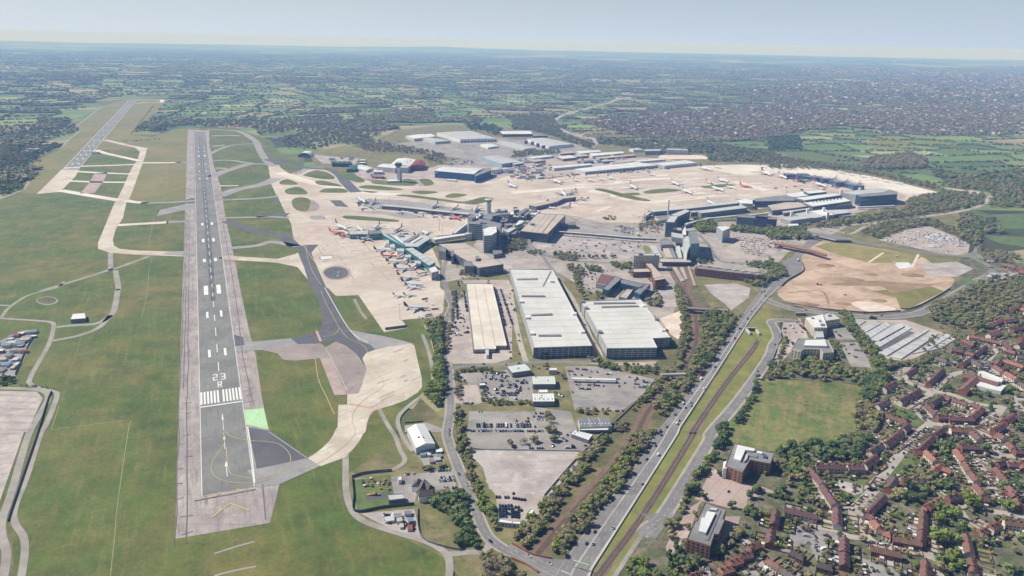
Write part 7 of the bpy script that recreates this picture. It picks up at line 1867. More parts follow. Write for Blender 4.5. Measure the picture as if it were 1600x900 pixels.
# boarding bridges and light masts
def jet_bridge(s, where):
 a, b = GP(s, 5)
 d = (b - a).normalized(); n = Vector((-d.y, d.x, 0)) * 1.6
 t = Thing('jet_bridge', (a.x, a.y, 0), where, 'boarding bridge', 'boarding bridges at the stands'); t.part('tunnel', MB().prism([a - n, b - n, b + n, a + n], 3.5, 6.3, bottom=True), 'roofgrey'); t.part('leg', MB().box((b.x, b.y, 0), (1, 1, 3.5)), 'rooffelt')
for i, s in enumerate(('Z1 890,600 850,622', 'Z1 1000,640 960,668', 'Z1 1045,690 1010,730', 'Z1 1130,760 1090,790', 'Z1 1260,830 1150,850', 'Z1 640,440 660,462', 'Z1 450,420 430,425')):
 jet_bridge(s, 'grey telescopic bridge at the near pier stands, %s from the far end' % nth(i))
for i, s in enumerate(('Z1 560,145', 'Z1 860,150', 'Z1 1380,400', 'Z1 1410,460', 'Z5 1095,500', 'Z5 590,440', 'Z4 1100,180', 'Z4 980,160', 'Z4 1215,200', 'Z4 1470,240', 'M2 340,740', 'M2 1150,300', 'M1 1310,400', 'M1 1145,540', 'Z4 590,380', 'L1 1180,50', 'L1 900,200')):
 g = G(P(s)[0]); t = Thing('floodlight_mast', g, 'tall thin grey floodlight mast on the apron, number %s counted from the left' % nth(i), 'mast', 'floodlight masts'); t.part('pole', MB().tube(g, g + Vector((0, 0, 26)), .4, .2, 5), 'roofgrey'); t.part('head', MB().box((g.x, g.y, 26), (3, 1.2, .8)), 'roofwhite')
# street lamps along the main road
q = random.Random(2)
sl_pole = MB().tube((0, 0, 0), (0, 0, 9), .16, .1, 5).tube((0, 0, 9), (1.6, 0, 9.3), .08, .06, 4).mesh('pole', 'roofgrey'); sl_head = MB().box((1.9, 0, 9.2), (.9, .35, .18)).mesh('lamp_head', 'roofwhite')
for i in range(2, 46, 2):
 p = RL[i].lerp(RR[i], -.01); d = RR[i] - RL[i]
 e = empty('street_lamp', (p.x, p.y, 0), 'grey street lamp on the left edge of the main road, %s from the bottom' % nth(i // 2 - 1), 'street lamp', 'street lamps of the main road', atan2(d.y, d.x)); link('pole', sl_pole, e); link('lamp_head', sl_head, e)
pp = ROADS['parallel road']; k = 0
for i in range(2, len(pp) - 1, 4):
 p = pp[i]; d = (pp[i + 1] - p).normalized(); n = Vector((d.y, -d.x, 0)) * 8
 e = empty('street_lamp', (p.x + n.x, p.y + n.y, 0), 'grey street lamp right of the road beside the tram line, %s from the bottom' % nth(k), 'street lamp', 'street lamps of the parallel road', atan2(-n.y, -n.x)); link('pole', sl_pole, e); link('lamp_head', sl_head, e); k += 1
# tram overhead poles
trm = smooth(GP('B2 535,905 832,500 1122,30 L2 1138,890 1335,600 1512,375 1528,335'), 8)
for i in range(1, len(trm), 3):
 p = trm[i]; t = Thing('overhead_line_pole', p, 'thin overhead line pole between the two tram tracks, %s from the bottom' % nth(i // 3), 'pole', 'overhead poles of the tram line'); t.part('pole', MB().tube(p, p + Vector((0, 0, 7)), .18, .14, 5), 'roofdark'); t.part('crossarm', MB().box((p.x, p.y, 6.2), (6, .15, .15), .0), 'roofdark')
# gantry at the bottom of the main road, tents on the play lawn, playground frame
g = G(P('B2 430,860')[0]); t = Thing('sign_gantry', g, 'pale green sign gantry lying across the bottom of the main road', 'gantry'); t.part('beam', MB().box((g.x, g.y, 6), (14, .8, 1.0), -.45), 'greenpaint'); t.part('post', MB().box((g.x - 6, g.y + 3, 0), (.5, .5, 6)), 'roofgrey'); t.part('post', MB().box((g.x + 6, g.y - 3, 0), (.5, .5, 6)), 'roofgrey')
q = random.Random(8); pts = scatter(GP('B1 640,300 830,290 850,350 820,370 660,360'), 5.2, 4)
for i, (x, y) in enumerate(pts[:60]):
 m = q.choice(('tile_dark', 'earth', 'roofwhite', 'tile_brown', 'sandpale')); nm = {'tile_dark': 'dark', 'earth': 'brown', 'roofwhite': 'white', 'tile_brown': 'brown', 'sandpale': 'cream'}[m]
 t = Thing('picnic_table', (x, y, 0), '%s picnic table or parasol on the pub play lawn, number %s from the near side' % (nm, nth(i)), 'picnic table', 'tables on the play lawn'); t.part('top', MB().tube((x, y, 1.9), (x, y, 2.5), 1.5, .1, 8), m); t.part('table', MB().box((x, y, .6), (1.8, 1.6, .15)), 'earth'); t.part('leg', MB().box((x, y, .1), (.2, .2, 1.8)), 'roofdark')
g = G(P('B1 745,395')[0]); t = Thing('climbing_frame', g, 'yellow and brown climbing frame on the dark play surface', 'climbing frame')
t.part('platform', MB().box((g.x, g.y, 1.5), (9, 2.2, .3)), 'earth'); t.part('slide', MB().add([(g.x - 4, g.y - 1, 1.7), (g.x - 8, g.y - 1, .3), (g.x - 8, g.y + .4, .3), (g.x - 4, g.y + .4, 1.7)], [(0, 1, 2, 3)]), '#d6a52a'); t.part('roof', MB().tube((g.x, g.y, 3), (g.x, g.y, 4.6), 1.8, .1, 4), '#d6a52a')
for dx in (-4, -1.5, 1.5, 4): t.part('post', MB().box((g.x + dx, g.y, .2), (.25, .25, 3)), '#d6a52a')
for i, s in enumerate(('L3 240,105', 'L3 470,100', 'M3 520,850', 'M3 640,815', 'L3 700,80', 'M3 360,760', 'M3 900,820')):
 g = G(P(s)[0]); q = random.Random(i); r_ = q.uniform(8, 16); mb = MB()
 for k_ in range(4):
  for j in range(12): a = j * pi / 6; rr = r_ * (1 - k_ / 3.2) * q.uniform(.8, 1.2); mb.v.append((g.x + rr * cos(a) * 1.5, g.y + rr * sin(a), .1 + k_ * r_ * .07))
 mb.f = [(k_ * 12 + j, k_ * 12 + (j + 1) % 12, k_ * 12 + 12 + (j + 1) % 12, k_ * 12 + 12 + j) for k_ in range(3) for j in range(12)] + [tuple(range(36, 48))]; mb.m = [0] * 37
 single('spoil_heap', mb, 'earth', 'low heap of brown soil on the bare earth site, %s counted in size order' % nth(i), 'heap', 'spoil heaps', smooth_=True)
# work vehicles on the earth site
for i, s in enumerate(('M3 790,745', 'M3 805,705', 'M3 310,880', 'M3 330,882', 'L3 480,45')):
 g = G(P(s)[0]); t = Thing('excavator', g, '%s work machine on the bare earth site, %s from the grass strips' % (('white', 'white', 'red', 'grey', 'grey')[i], nth(i)), 'excavator', 'work machines on the earth site')
 t.part('tracks', MB().box((g.x, g.y, 1.6 * LV), (4.5, 3, 1)), 'roofdark'); t.part('cab', MB().box((g.x - .5, g.y, 1.2), (3, 2.6, 2)), ('roofwhite', 'roofwhite', '#8c4a40', 'roofgrey', 'roofgrey')[i]); t.part('arm', MB().tube((g.x + 1, g.y, 2.4), (g.x + 5, g.y, 4.5), .35, .3, 5).tube((g.x + 5, g.y, 4.5), (g.x + 7, g.y, 1), .3, .25, 5), '#d6a52a')
# stand lines, tyre marks and patches on the aprons
def dots(area, n, m, name, a, b, lv, seed, ang=None):
 q = random.Random(seed); poly = GP(area); k = 0; xs = [p.x for p in poly]; ys = [p.y for p in poly]; mb = MB()
 while k < n:
  p = (q.uniform(min(xs), max(xs)), q.uniform(min(ys), max(ys)))
  if inside(np.array([p]), poly)[0]:
   t_ = q.uniform(0, 3.14) if ang is None else ang + q.uniform(-.1, .1); l_, w_ = q.uniform(*a) / 2, q.uniform(*b) / 2; c_, s_ = cos(t_), sin(t_)
   mb.sheet([(p[0] + x * c_ - y * s_, p[1] + x * s_ + y * c_) for x, y in ((-l_, -w_), (l_ * .6, -w_ * .8), (l_, w_ * .5), (-l_ * .7, w_))], (lv + k * .03) * LV); k += 1
 tag(link(name, mb.mesh(name, m)), kind='structure')
NA = 'M1 400,620 560,600 760,620 1100,800 1130,850 800,870 640,860 460,850 380,720'
MA = 'M2 0,330 520,300 860,370 800,470 330,420'; FA = 'M2 100,230 900,180 1580,170 1600,300 1100,390 900,300 500,260'
dots(NA, 26, 'stain', 'apron_patch', (10, 40), (5, 22), 1.95, 1, .5); dots(NA, 20, 'taxigrey', 'oil_stain', (3, 12), (2, 6), 2.4, 2); dots(NA, 16, 'taxipurple', 'tyre_mark', (30, 90), (.8, 1.8), 2.5, 3, 2.0)
dots(MA, 26, 'stain', 'apron_patch', (15, 60), (8, 30), 2.1, 4, .5); dots(FA, 60, 'stain', 'apron_patch', (25, 110), (8, 30), 2.1, 5, .35); dots(FA, 34, 'concrete3', 'apron_patch', (25, 90), (8, 26), 2.4, 6, .35); dots(FA, 30, 'taxipurple', 'tyre_mark', (60, 220), (1.5, 4), 2.6, 7, .2); dots('M1 480,430 1300,500 1280,550 900,520 500,480', 24, 'stain', 'apron_patch', (15, 60), (6, 20), 2.1, 8, .2)
dots('L1 670,440 820,370 985,360 1030,600 750,740', 9, 'taxipink', 'concrete_patch', (8, 30), (3, 8), 2.8, 9, .9)
for i in range(9):
 a, b = GP('Z1 %d,%d %d,%d' % (600 + i * 42, 640 + i * 36, 760 + i * 42, 640 + i * 36)); tag(link('stand_line', MB().ribbon([a, b], .7, 4.4 * LV).mesh('stand_line', 'yellow')), kind='structure')
for s in ('Z1 560,560 700,640 860,850', 'M2 0,315 300,290 540,270 820,230 1080,222 1400,250', 'M2 520,298 640,332 820,372 1000,358 1340,325', 'M1 170,190 380,258 640,308 900,326', 'M1 130,250 250,520 300,640 470,880'):
 line('apron_line', s, 1.2, 'yellow', 4.4)
for s in ('B0 1340,760 1480,715 1590,685', 'B0 1340,900 1450,870 1600,840'): strip('bare_strip', s, 2.2, 'path', 1.0)
# ------------------------------------------------------------------ trees
def crown_mesh(name, seed, mats, n=420, leaf=.066, lobes=7, squash=1.0, sparse=0.0, cone=False):
 """unit crown: radius .5, from z .25 to 1.15; many small leaf clumps through the volume"""
 q = random.Random(seed); mb = MB()
 L = []
 for i in range(lobes):
  a = 2 * pi * i / lobes + q.uniform(-.4, .4); r_ = q.uniform(.14, .36) if i else 0; z = q.uniform(.42, .92)
  L.append((r_ * cos(a), r_ * sin(a), z * squash, q.uniform(.13, .29)))
 for i in range(n):
  if cone:
   h = q.random() ** 1.3; R_ = .28 * (1 - h) + .03; a = q.uniform(0, 6.283); c = Vector((R_ * cos(a), R_ * sin(a), .12 + 1.05 * h)); nrm = Vector((cos(a), sin(a), .5))
  else:
   lx, ly, lz, lr = L[q.randrange(lobes)]
   v = Vector((q.gauss(0, 1), q.gauss(0, 1), q.gauss(0, 1))).normalized(); rr = lr * q.uniform(.72, 1.08)
   c = Vector((lx, ly, lz)) + v * rr; nrm = v
  nrm = (nrm + Vector((q.uniform(-.6, .6), q.uniform(-.6, .6), q.uniform(-.3, .6)))).normalized()
  x = nrm.orthogonal().normalized(); y = nrm.cross(x); s = leaf * q.uniform(.7, 1.4); th = q.uniform(0, 6.28)
  x, y = x * cos(th) + y * sin(th), y * cos(th) - x * sin(th)
  p = [c + x * s + nrm * .0, c + y * s * .8 + nrm * s * .25, c - x * s, c - y * s * .9 - nrm * s * .1]
  mb.add(p, [(0, 1, 2), (0, 2, 3)], q.choice((0, 0, 1)))
 if not cone and not sparse:   # an inner mass so that the light does not pour through
  for lx, ly, lz, lr in L:
   k = len(mb.v); r_ = lr * .72
   pts = [(lx + r_ * sin(t) * cos(f), ly + r_ * sin(t) * sin(f), lz + r_ * cos(t)) for t in (.6, 1.4, 2.2) for f in [j * 2 * pi / 6 for j in range(6)]]
   fs = [(j + 6 * m_, (j + 1) % 6 + 6 * m_, (j + 1) % 6 + 6 * (m_ + 1), j + 6 * (m_ + 1)) for m_ in (0, 1) for j in range(6)] + [tuple(range(6)), tuple(reversed(range(12, 18)))]
   fs = [tuple(reversed(f)) for f in fs]
   mb.add(pts, fs, 1)
 return mb.mesh(name, list(mats))
def trunk_mesh(seed):
 q = random.Random(seed); mb = MB().tube((0, 0, 0), (0, 0, .5), .035, .022, 6)
 for i in range(5):
  a = i * 1.26 + q.uniform(-.3, .3); mb.tube((0, 0, .25 + .05 * i), (.24 * cos(a), .24 * sin(a), .55 + .08 * i), .016, .006, 4)
 return mb.mesh('trunk', 'bark')
TK = {}
for k, ms, kw in (('green', ('leaf_green', 'leaf_olive'), {}), ('lime', ('leaf_lime', 'leaf_green'), {}), ('dark', ('leaf_dark', 'leaf_green'), {}), ('brown', ('leaf_brown', 'leaf_olive'), {}), ('olive', ('leaf_olive', 'leaf_brown'), {}),
                  ('bare', ('leaf_bare', 'leaf_brown'), dict(leaf=.045, n=380, sparse=1)), ('fir', ('leaf_dark', 'leaf_dark'), dict(cone=True, n=220, leaf=.09))):
 TK[k] = [crown_mesh('crown', i * 11 + len(k), [M[m] for m in ms], lobes=(5, 8, 10)[i], **kw) for i in range(3)]
TRUNK = [trunk_mesh(i) for i in range(2)]
KN = {'green': 'mid green', 'lime': 'bright yellow green', 'dark': 'dark green', 'brown': 'brown budding', 'olive': 'olive brown', 'bare': 'bare branched', 'fir': 'dark conical'}
TREES = []      # (kind, pos, height, width, where)
def tree(k, p, h, w=None, where=''):
 TREES.append((k, Vector((p[0], p[1], 0)), h, (w or h * .9) * 1.25, where))
MIX = {'mix': ['green', 'olive', 'brown', 'dark', 'olive', 'lime'], 'brown': ['brown', 'olive', 'bare', 'brown', 'olive'], 'green': ['green', 'green', 'olive', 'lime'], 'rail': ['olive', 'green', 'brown', 'olive', 'lime'], 'dark': ['dark', 'green', 'dark'], 'lime': ['lime', 'green', 'lime'], 'bare': ['bare', 'brown'], 'olive': ['olive', 'green', 'brown']}
def belt(s, sp, mix, h, where, width=0, seed=0):
 pts = GP(s); q = random.Random(seed + int(abs(pts[0].x)))
 for a, b in zip(pts, pts[1:]):
  L = (b - a).length; d = (b - a).normalized(); n = Vector((-d.y, d.x, 0)); k = max(1, int(L / sp))
  for i in range(k):
   p = a + d * (L * (i + q.uniform(.1, .9)) / k) + n * q.uniform(-width, width)
   hh = q.uniform(*h); tree(q.choice(MIX[mix]), p, hh, hh * q.uniform(.8, 1.15), where)
def grove(s, sp, mix, h, where, seed=0):
 q = random.Random(seed + 5)
 for x, y in scatter(GP(s), sp, seed):
  hh = q.uniform(*h); tree(q.choice(MIX[mix]), (x, y), hh, hh * q.uniform(.85, 1.2), where)
def one(k, s, h, w, where): tree(k, G(P(s)[0]), h, w, where)
for pts_ in [v for k_, v in ROADS.items() if k_.startswith('estate')]:
 for p_ in pts_: taken.append((p_, 3.0))
# belts beside railway and road
grove('B2 45,700 0,640 50,610 200,460 440,150 620,0 L2 680,860 900,590 960,540 1010,480 1060,400 1090,460 950,620 800,740 700,860 B2 600,60 380,350 200,600 100,740', 6.5, 'rail', (4, 8), 'belt left of the railway', 1)
grove('L2 1010,0 1060,20 1100,120 1110,300 1080,420 1020,440 1060,300 1060,180', 6, 'rail', (4, 8), 'belt left of the upper railway', 2)
grove('B2 220,790 330,600 520,380 700,120 800,0 890,0 820,110 660,380 520,530 420,660 330,770', 6.5, 'rail', (4, 8.5), 'belt between railway and main road', 3)
grove('L2 880,780 960,640 1090,520 1130,480 1170,350 1180,180 1230,150 1360,160 1400,200 1330,330 1260,430 1100,620 950,800', 7.5, 'mix', (5, 10), 'wood between railway and main road', 4)
for s, h in (('B2 640,330', 8), ('B2 655,250', 7), ('B2 510,440', 7.5), ('L2 1090,600', 8), ('L2 1330,270', 9), ('L2 1355,215', 8), ('B2 560,380', 7), ('L2 550,470', 8)): one('lime', s, h, h * 1.1, 'yellow trees beside the railway')
grove('B2 700,870 800,760 870,830 930,900 700,930', 7, 'lime', (5, 8), 'grove at the bottom by the footpath', 5)
grove('L1 1060,230 1160,210 1150,300 1130,380 1100,330', 8, 'green', (7, 11), 'green belt along the old road', 6); grove('L1 1130,460 1170,480 1180,600 1170,760 1110,740 1040,660 1060,620 1110,590', 7.5, 'lime', (7, 11), 'green belt along the old road', 7)
belt('L1 1150,200 1150,330 1140,450 1160,560', 8, 'green', (8, 11), 'green belt along the old road', 2)
belt('L1 1235,30 1240,120 1225,200 1195,300 1190,400', 9, 'brown', (5, 8), 'belt right of the old road', 2, 3); belt('L1 1265,760 1260,900 B1 1260,60 1300,180 1370,340 1400,460 1460,570 1510,620', 7, 'rail', (4, 7), 'belt right of the old road', 3, 4); belt('B1 1400,400 1470,500 1500,600', 7, 'lime', (6, 9), 'belt right of the old road', 2, 5)
grove('B1 1040,420 1280,370 1320,430 1330,560 1390,680 1380,735 1260,720 1240,650 1260,600 1200,520 1110,480', 7, 'dark', (5, 9), 'copse behind the pub', 8); belt('B1 1040,240 1190,215', 5, 'green', (3, 5), 'hedge behind the pub'); belt('B1 1060,420 1220,390', 5, 'bare', (5, 7), 'hedge behind the pub')
grove('B1 1380,800 1500,760 1600,820 1600,940 1360,940', 7, 'brown', (5, 9), 'grove at the bottom by the bridge', 9); grove('B2 0,850 60,880 100,940 0,940', 7, 'brown', (5, 8), 'grove at the bottom by the bridge', 10)
grove('Y1 110,250 480,240 470,270 130,285 120,380 240,375 240,400 70,380 60,300', 6, 'green', (3, 5.5), 'hedge round the hire yard', 11); grove('Y1 70,430 150,430 130,560 80,575', 6, 'brown', (4, 6), 'small island by the hire yard', 12); grove('Y1 330,460 380,470 400,580 880,590 880,620 450,625 360,600', 6, 'green', (3.5, 6), 'hedge below the hire yard', 13)
grove('Y2 80,0 160,40 150,280 230,390 220,520 290,640 350,860 290,880 210,720 130,520 80,300', 7, 'rail', (4, 7.5), 'hedge along the old road by the car parks', 14)
for s, k in (('Y2 640,370', 'olive'), ('Y2 790,360', 'bare'), ('Y2 900,340', 'olive'), ('Y2 1100,330', 'green'), ('Y2 1040,80', 'brown'), ('Y2 1060,140', 'bare'), ('Y2 1040,230', 'brown'), ('Y2 1100,240', 'brown'), ('Y1 1020,240', 'olive'), ('Y1 1190,340', 'bare'), ('Y1 1490,160', 'bare'), ('Y1 1570,180', 'lime'), ('Y1 1010,130', 'dark')): one(k, s, 8, 8, 'single trees of the car parks')
grove('L2 410,750 600,755 600,800 430,800', 7, 'brown', (4, 6), 'bushes above the dark depot', 15); grove('L2 500,480 900,490 900,520 880,545 600,510', 7, 'green', (4, 6.5), 'hedge below the notched car park', 16); grove('L2 640,860 740,830 700,900 640,900', 6, 'brown', (4, 6), 'bushes right of the dark depot', 17)
grove('L0 0,560 100,555 110,600 0,610', 7, 'dark', (4, 6), 'bushes beside the left yard', 18); belt('L0 120,610 300,625', 6, 'brown', (2, 3), 'bushes beside the left yard')
# estate, offices
grove('Y3 560,190 620,200 640,350 580,440 500,400 560,330', 7, 'dark', (6, 9), 'dark trees beside the parallel road', 19); belt('Y3 440,520 400,620 340,720 250,830', 7, 'green', (5, 8), 'trees before the brick office', 3); belt('Y4 230,60 180,180 160,280', 5, 'olive', (4, 6), 'hedge before the curved roof office', 2)
for s, k, h in (('Y3 590,240', 'dark', 10), ('Y3 600,340', 'dark', 10), ('Y3 510,510', 'dark', 9), ('Y3 370,680', 'dark', 9), ('Y3 250,860', 'dark', 11), ('Y4 240,40', 'dark', 10), ('Y4 680,190', 'dark', 8), ('Y4 400,100', 'dark', 7), ('Y4 120,370', 'dark', 8), ('Y4 230,410', 'olive', 6), ('Y4 290,270', 'olive', 6), ('Y4 120,640', 'dark', 9), ('Y4 60,750', 'dark', 10), ('Y4 330,760', 'dark', 9), ('Y4 210,600', 'olive', 8), ('Y4 430,640', 'brown', 9), ('Y4 880,90', 'dark', 10), ('Y4 880,200', 'olive', 8), ('Y3 1190,480', 'dark', 9), ('Y3 1280,440', 'dark', 9), ('Y3 1560,400', 'dark', 11), ('Y3 1370,670', 'dark', 9), ('Y4 1220,20', 'dark', 9), ('Y3 560,690', 'dark', 6), ('Y3 960,850', 'green', 7), ('Y3 1040,680', 'lime', 5)): one(k, s, h, h * .8, 'trees round the two near offices')
grove('Y4 490,640 700,500 800,330 880,360 860,450 760,560 560,690 500,740 380,760', 6.5, 'olive', (5, 8), 'hedge behind the curved roof office', 20); grove('Y4 0,340 80,320 140,370 60,520 0,560', 7, 'olive', (5, 8), 'trees by the tram crossing', 21); grove('Y4 0,650 90,700 340,770 300,880 0,940', 8, 'mix', (5, 9), 'trees at the bottom before the houses', 22)
grove('Y4 800,230 960,220 960,330 860,330', 6, 'dark', (6, 9), 'dark trees behind the brick parking', 23); grove('Y4 980,20 1400,110 1420,150 1000,60', 5, 'dark', (3, 5), 'dark hedge above the houses', 24); grove('Y3 1160,600 1300,520 1560,600 1560,760 1330,780 1250,700', 8, 'mix', (5, 8), 'trees right of the L shaped office', 25)
grove('B3 40,130 130,100 300,60 340,110 450,60 620,0 660,0 600,100 560,170 320,190 60,170', 8, 'dark', (6, 10), 'dark trees at the foot of the meadow', 26)
grove('L3 0,500 60,470 120,480 350,490 500,500 600,520 650,560 640,640 600,700 560,600 480,560 350,585 200,560 0,570', 8, 'mix', (5, 9), 'trees above the meadow', 27); grove('L3 640,540 740,560 760,610 680,640 640,720 560,700 600,620', 7, 'dark', (6, 9), 'trees right of the meadow', 28); grove('L3 560,700 660,740 700,800 680,900 540,900', 7, 'brown', (5, 8), 'trees right of the meadow', 29); grove('B3 460,40 560,0 620,20 560,160 480,150', 7, 'brown', (5, 8), 'trees right of the meadow', 30)
belt('L3 -80,560 -60,640 -150,760 -200,860', 8, 'dark', (5, 8), 'trees left of the meadow', 3); belt('B3 0,190 180,330 300,430 380,470', 6, 'mix', (4, 7), 'garden trees', 10)
grove('L3 440,160 500,150 560,260 680,380 720,450 760,470 700,500 660,470 600,400 520,300', 7, 'green', (5, 8), 'trees left of the striped field', 31); grove('L3 700,460 880,470 1060,400 1080,410 960,490 800,500 720,500', 7, 'olive', (4, 7), 'trees below the striped field', 32)
grove('L3 180,450 450,460 470,500 150,500', 8, 'mix', (5, 8), 'trees below the U shaped office', 33); grove('L3 215,400 330,395 330,470 220,470', 7, 'green', (5, 7), 'trees in the office courtyard', 34); belt('L3 110,320 90,400 60,460', 7, 'green', (4, 7), 'trees by the estate road'); grove('L3 380,330 440,340 480,430 430,440', 7, 'green', (4, 7), 'trees by the office car park', 35)
grove('L3 1000,120 1240,10 1330,-50 1600,-60 1600,150 1500,150 1380,250 1260,260 1180,260 1120,230 1000,200', 9.5, 'olive', (5, 9), 'scrubby wood right of the striped field', 36)
for s, k, h in (('L3 1290,155', 'green', 9), ('L3 1320,250', 'lime', 9), ('L3 1365,255', 'lime', 8), ('L3 1510,270', 'olive', 9), ('L3 1590,240', 'lime', 8), ('L3 1470,360', 'green', 8), ('Y6 760,440', 'dark', 10), ('Y6 1170,450', 'green', 12), ('Y6 640,720', 'green', 9), ('Y6 560,780', 'brown', 10), ('Y6 400,830', 'dark', 10), ('Y6 800,800', 'dark', 8), ('Y6 1380,830', 'green', 10), ('Y6 1230,580', 'brown', 8), ('Y6 1570,230', 'dark', 12), ('Y6 80,100', 'olive', 11),
    ('Y7 740,250', 'lime', 11), ('Y7 700,340', 'lime', 11), ('Y7 860,300', 'lime', 12), ('Y7 1020,120', 'lime', 11), ('Y7 1060,200', 'lime', 14), ('Y7 1420,210', 'lime', 12), ('Y7 700,550', 'lime', 14), ('Y7 850,560', 'lime', 13), ('Y7 740,760', 'lime', 9), ('Y7 870,720', 'lime', 10), ('Y7 880,830', 'lime', 11), ('Y7 730,860', 'olive', 10), ('Y7 960,400', 'green', 9), ('Y7 310,110', 'olive', 12), ('Y7 450,130', 'dark', 10), ('Y7 1170,560', 'brown', 9), ('Y7 1570,550', 'green', 9), ('Y7 920,470', 'dark', 8), ('Y7 560,40', 'dark', 9), ('Y7 1440,860', 'green', 9),
    ('Y8 520,60', 'green', 9), ('Y8 580,130', 'brown', 9), ('Y8 220,50', 'green', 8), ('Y8 540,420', 'bare', 8), ('Y8 190,600', 'lime', 7), ('Y8 400,280', 'brown', 7), ('Y8 1100,540', 'brown', 7), ('Y8 0,40', 'green', 8), ('Y8 1500,880', 'olive', 7), ('Y5 800,450', 'lime', 8), ('Y5 1060,500', 'olive', 8), ('Y5 1230,530', 'green', 8), ('Y5 1450,490', 'green', 9), ('Y5 1420,600', 'brown', 8), ('Y5 1250,650', 'fir', 7), ('Y5 480,370', 'brown', 7), ('Y5 540,260', 'green', 8), ('Y5 600,170', 'green', 8), ('Y5 200,180', 'brown', 7), ('Y5 890,150', 'olive', 6), ('Y5 1580,830', 'dark', 10)): one(k, s, h, h * .95, 'street and garden trees of the estate')
grove('Y6 400,760 560,740 900,780 860,860 500,880 380,860', 8, 'mix', (6, 9), 'garden wood in the estate', 37); grove('Y6 660,380 830,360 860,500 780,560 700,480', 8, 'dark', (6, 9), 'dark garden trees behind the ring', 38); grove('Y5 0,150 200,180 200,330 100,400 60,560 0,600', 7.5, 'mix', (5, 9), 'trees right of the meadow', 39); grove('Y6 0,60 80,60 60,240 0,260', 8, 'mix', (5, 9), 'trees right of the meadow', 40)
q = random.Random(77)
for (a, b, d, n, L, w_, units, lab, where) in TERR:        # small garden trees
 for i in range(max(2, int(units * 1.6))):
  p = a + d * q.uniform(0, L) + n * q.choice((-1, 1)) * (w_ / 2 + q.uniform(3, 16))
  if not clash(p, 1.5): tree(q.choice(MIX['mix']), p, q.uniform(2, 5.5), None, 'gardens')
for x, y in scatter(GP('F 1170,900 1270,740 1380,610 1480,500 1640,470 1800,900 1300,960'), 8.5, 99):
 p = Vector((x, y, 0))
 if not clash(p, 2.5) and q.random() < .5: tree(q.choice(MIX['mix']), p, q.uniform(1.5, 5) if q.random() < .8 else q.uniform(5, 7), None, 'gardens')
# landside airport
grove('M2 1150,480 1220,500 1240,550 1180,560 1130,530', 9, 'lime', (8, 12), 'bright trees behind the teal tower', 41); grove('M2 1370,520 1600,545 M3 0,530 220,540 280,590 320,600 0,600 M2 1600,575 1370,545', 9, 'green', (8, 11), 'row of trees before the finned hotel', 42)
grove('Z8 40,240 200,250 210,350 180,450 250,590 200,590 120,430 90,320', 9, 'olive', (6, 9), 'trees left of the U shaped office', 43); grove('Z8 500,210 720,215 720,275 520,270', 8, 'lime', (5, 8), 'hedge left of the ribbed hotel', 44); grove('Z8 230,240 380,260 400,310 260,300', 8, 'lime', (6, 8), 'trees above the red brown office', 45); belt('Z8 0,150 200,160 560,150', 9, 'green', (5, 8), 'hedge below the terminal car park', 5, 6)
grove('Z8 340,510 480,545 560,560 340,590 330,560', 7, 'lime', (4, 6), 'shrubs behind the notched car park', 46); grove('Z8 860,600 1010,560 1020,660 880,660', 7, 'olive', (5, 8), 'trees behind the notched car park', 47); grove('Z8 1180,440 1240,500 1290,640 1200,660', 7, 'olive', (5, 8), 'trees left of the railway bend', 48); grove('Z3 820,705 1020,710 1010,750 830,745', 8, 'lime', (5, 8), 'hedge above the brick hotel', 49); grove('Z3 1370,745 1600,745 1600,800 1400,790', 9, 'green', (6, 9), 'trees behind the brick hotel', 50)
one('brown', 'Z8 700,330', 9, 9, 'single tree beside the hotel'); one('lime', 'Z8 960,520', 8, 8, 'single tree beside the office lot'); one('olive', 'Z8 890,390', 7, 7, 'single tree beside the brick hotel')
grove('Z3 240,345 400,310 520,330 500,350 330,360 270,420', 8, 'olive', (4, 7), 'shrubs round the leafy car park', 51); grove('Z3 840,290 1000,290 1060,340 1050,420 990,420 930,350', 8, 'green', (6, 9), 'trees under the bent walkway', 52); grove('M3 0,730 110,780 110,830 0,860', 8, 'green', (6, 9), 'trees right of the brick hotel', 53); grove('M2 1420,850 1600,820 1600,900 1500,890', 8, 'green', (6, 9), 'trees right of the brick hotel', 54)
grove('Z2 870,520 1080,510 1070,600 830,640 850,560', 8, 'olive', (5, 9), 'trees before the banded tower', 55); grove('Z2 1100,620 1280,620 1260,660 1090,660', 8, 'green', (4, 6), 'shrubs by the ramp', 56); grove('Z2 1350,640 1600,650 1600,720 1400,710', 9, 'olive', (6, 9), 'hedge below the terminal car park', 57); grove('Z2 370,840 560,830 540,880 380,880', 7, 'olive', (4, 6), 'shrubs below the tan block', 58)
grove('M3 180,525 400,490 700,440 860,420 870,350 1130,300 1340,320 1360,370 1240,400 950,450 700,480 400,525', 12, 'olive', (7, 11), 'tree belt along the approach road', 59); grove('M3 570,560 700,500 1000,470 1100,500 1200,560 1240,600 1130,560 1000,510 850,535 700,595', 11, 'olive', (7, 10), 'trees round the van field', 60); grove('M3 240,110 400,150 640,190 800,225 1060,290 1100,310 1080,280 830,205 640,170 400,130', 13, 'olive', (7, 10), 'hedge behind the remote stands', 61)
grove('M3 550,130 650,90 900,60 1000,110 980,150 700,165', 17, 'brown', (10, 15), 'brown wood behind the fields', 62); grove('M3 1100,240 1500,230 1600,250 1600,400 1380,400 1400,300 1300,290 1100,270', 17, 'olive', (9, 13), 'woods beside the motorway', 63); grove('M3 1210,430 1350,470 1500,560 1330,570 1330,680 1240,610 1200,560 1180,480', 13, 'olive', (8, 11), 'trees right of the van field', 64); grove('M3 1300,680 1500,680 1600,740 1480,750 1320,700', 12, 'brown', (7, 10), 'trees round the far right houses', 65)
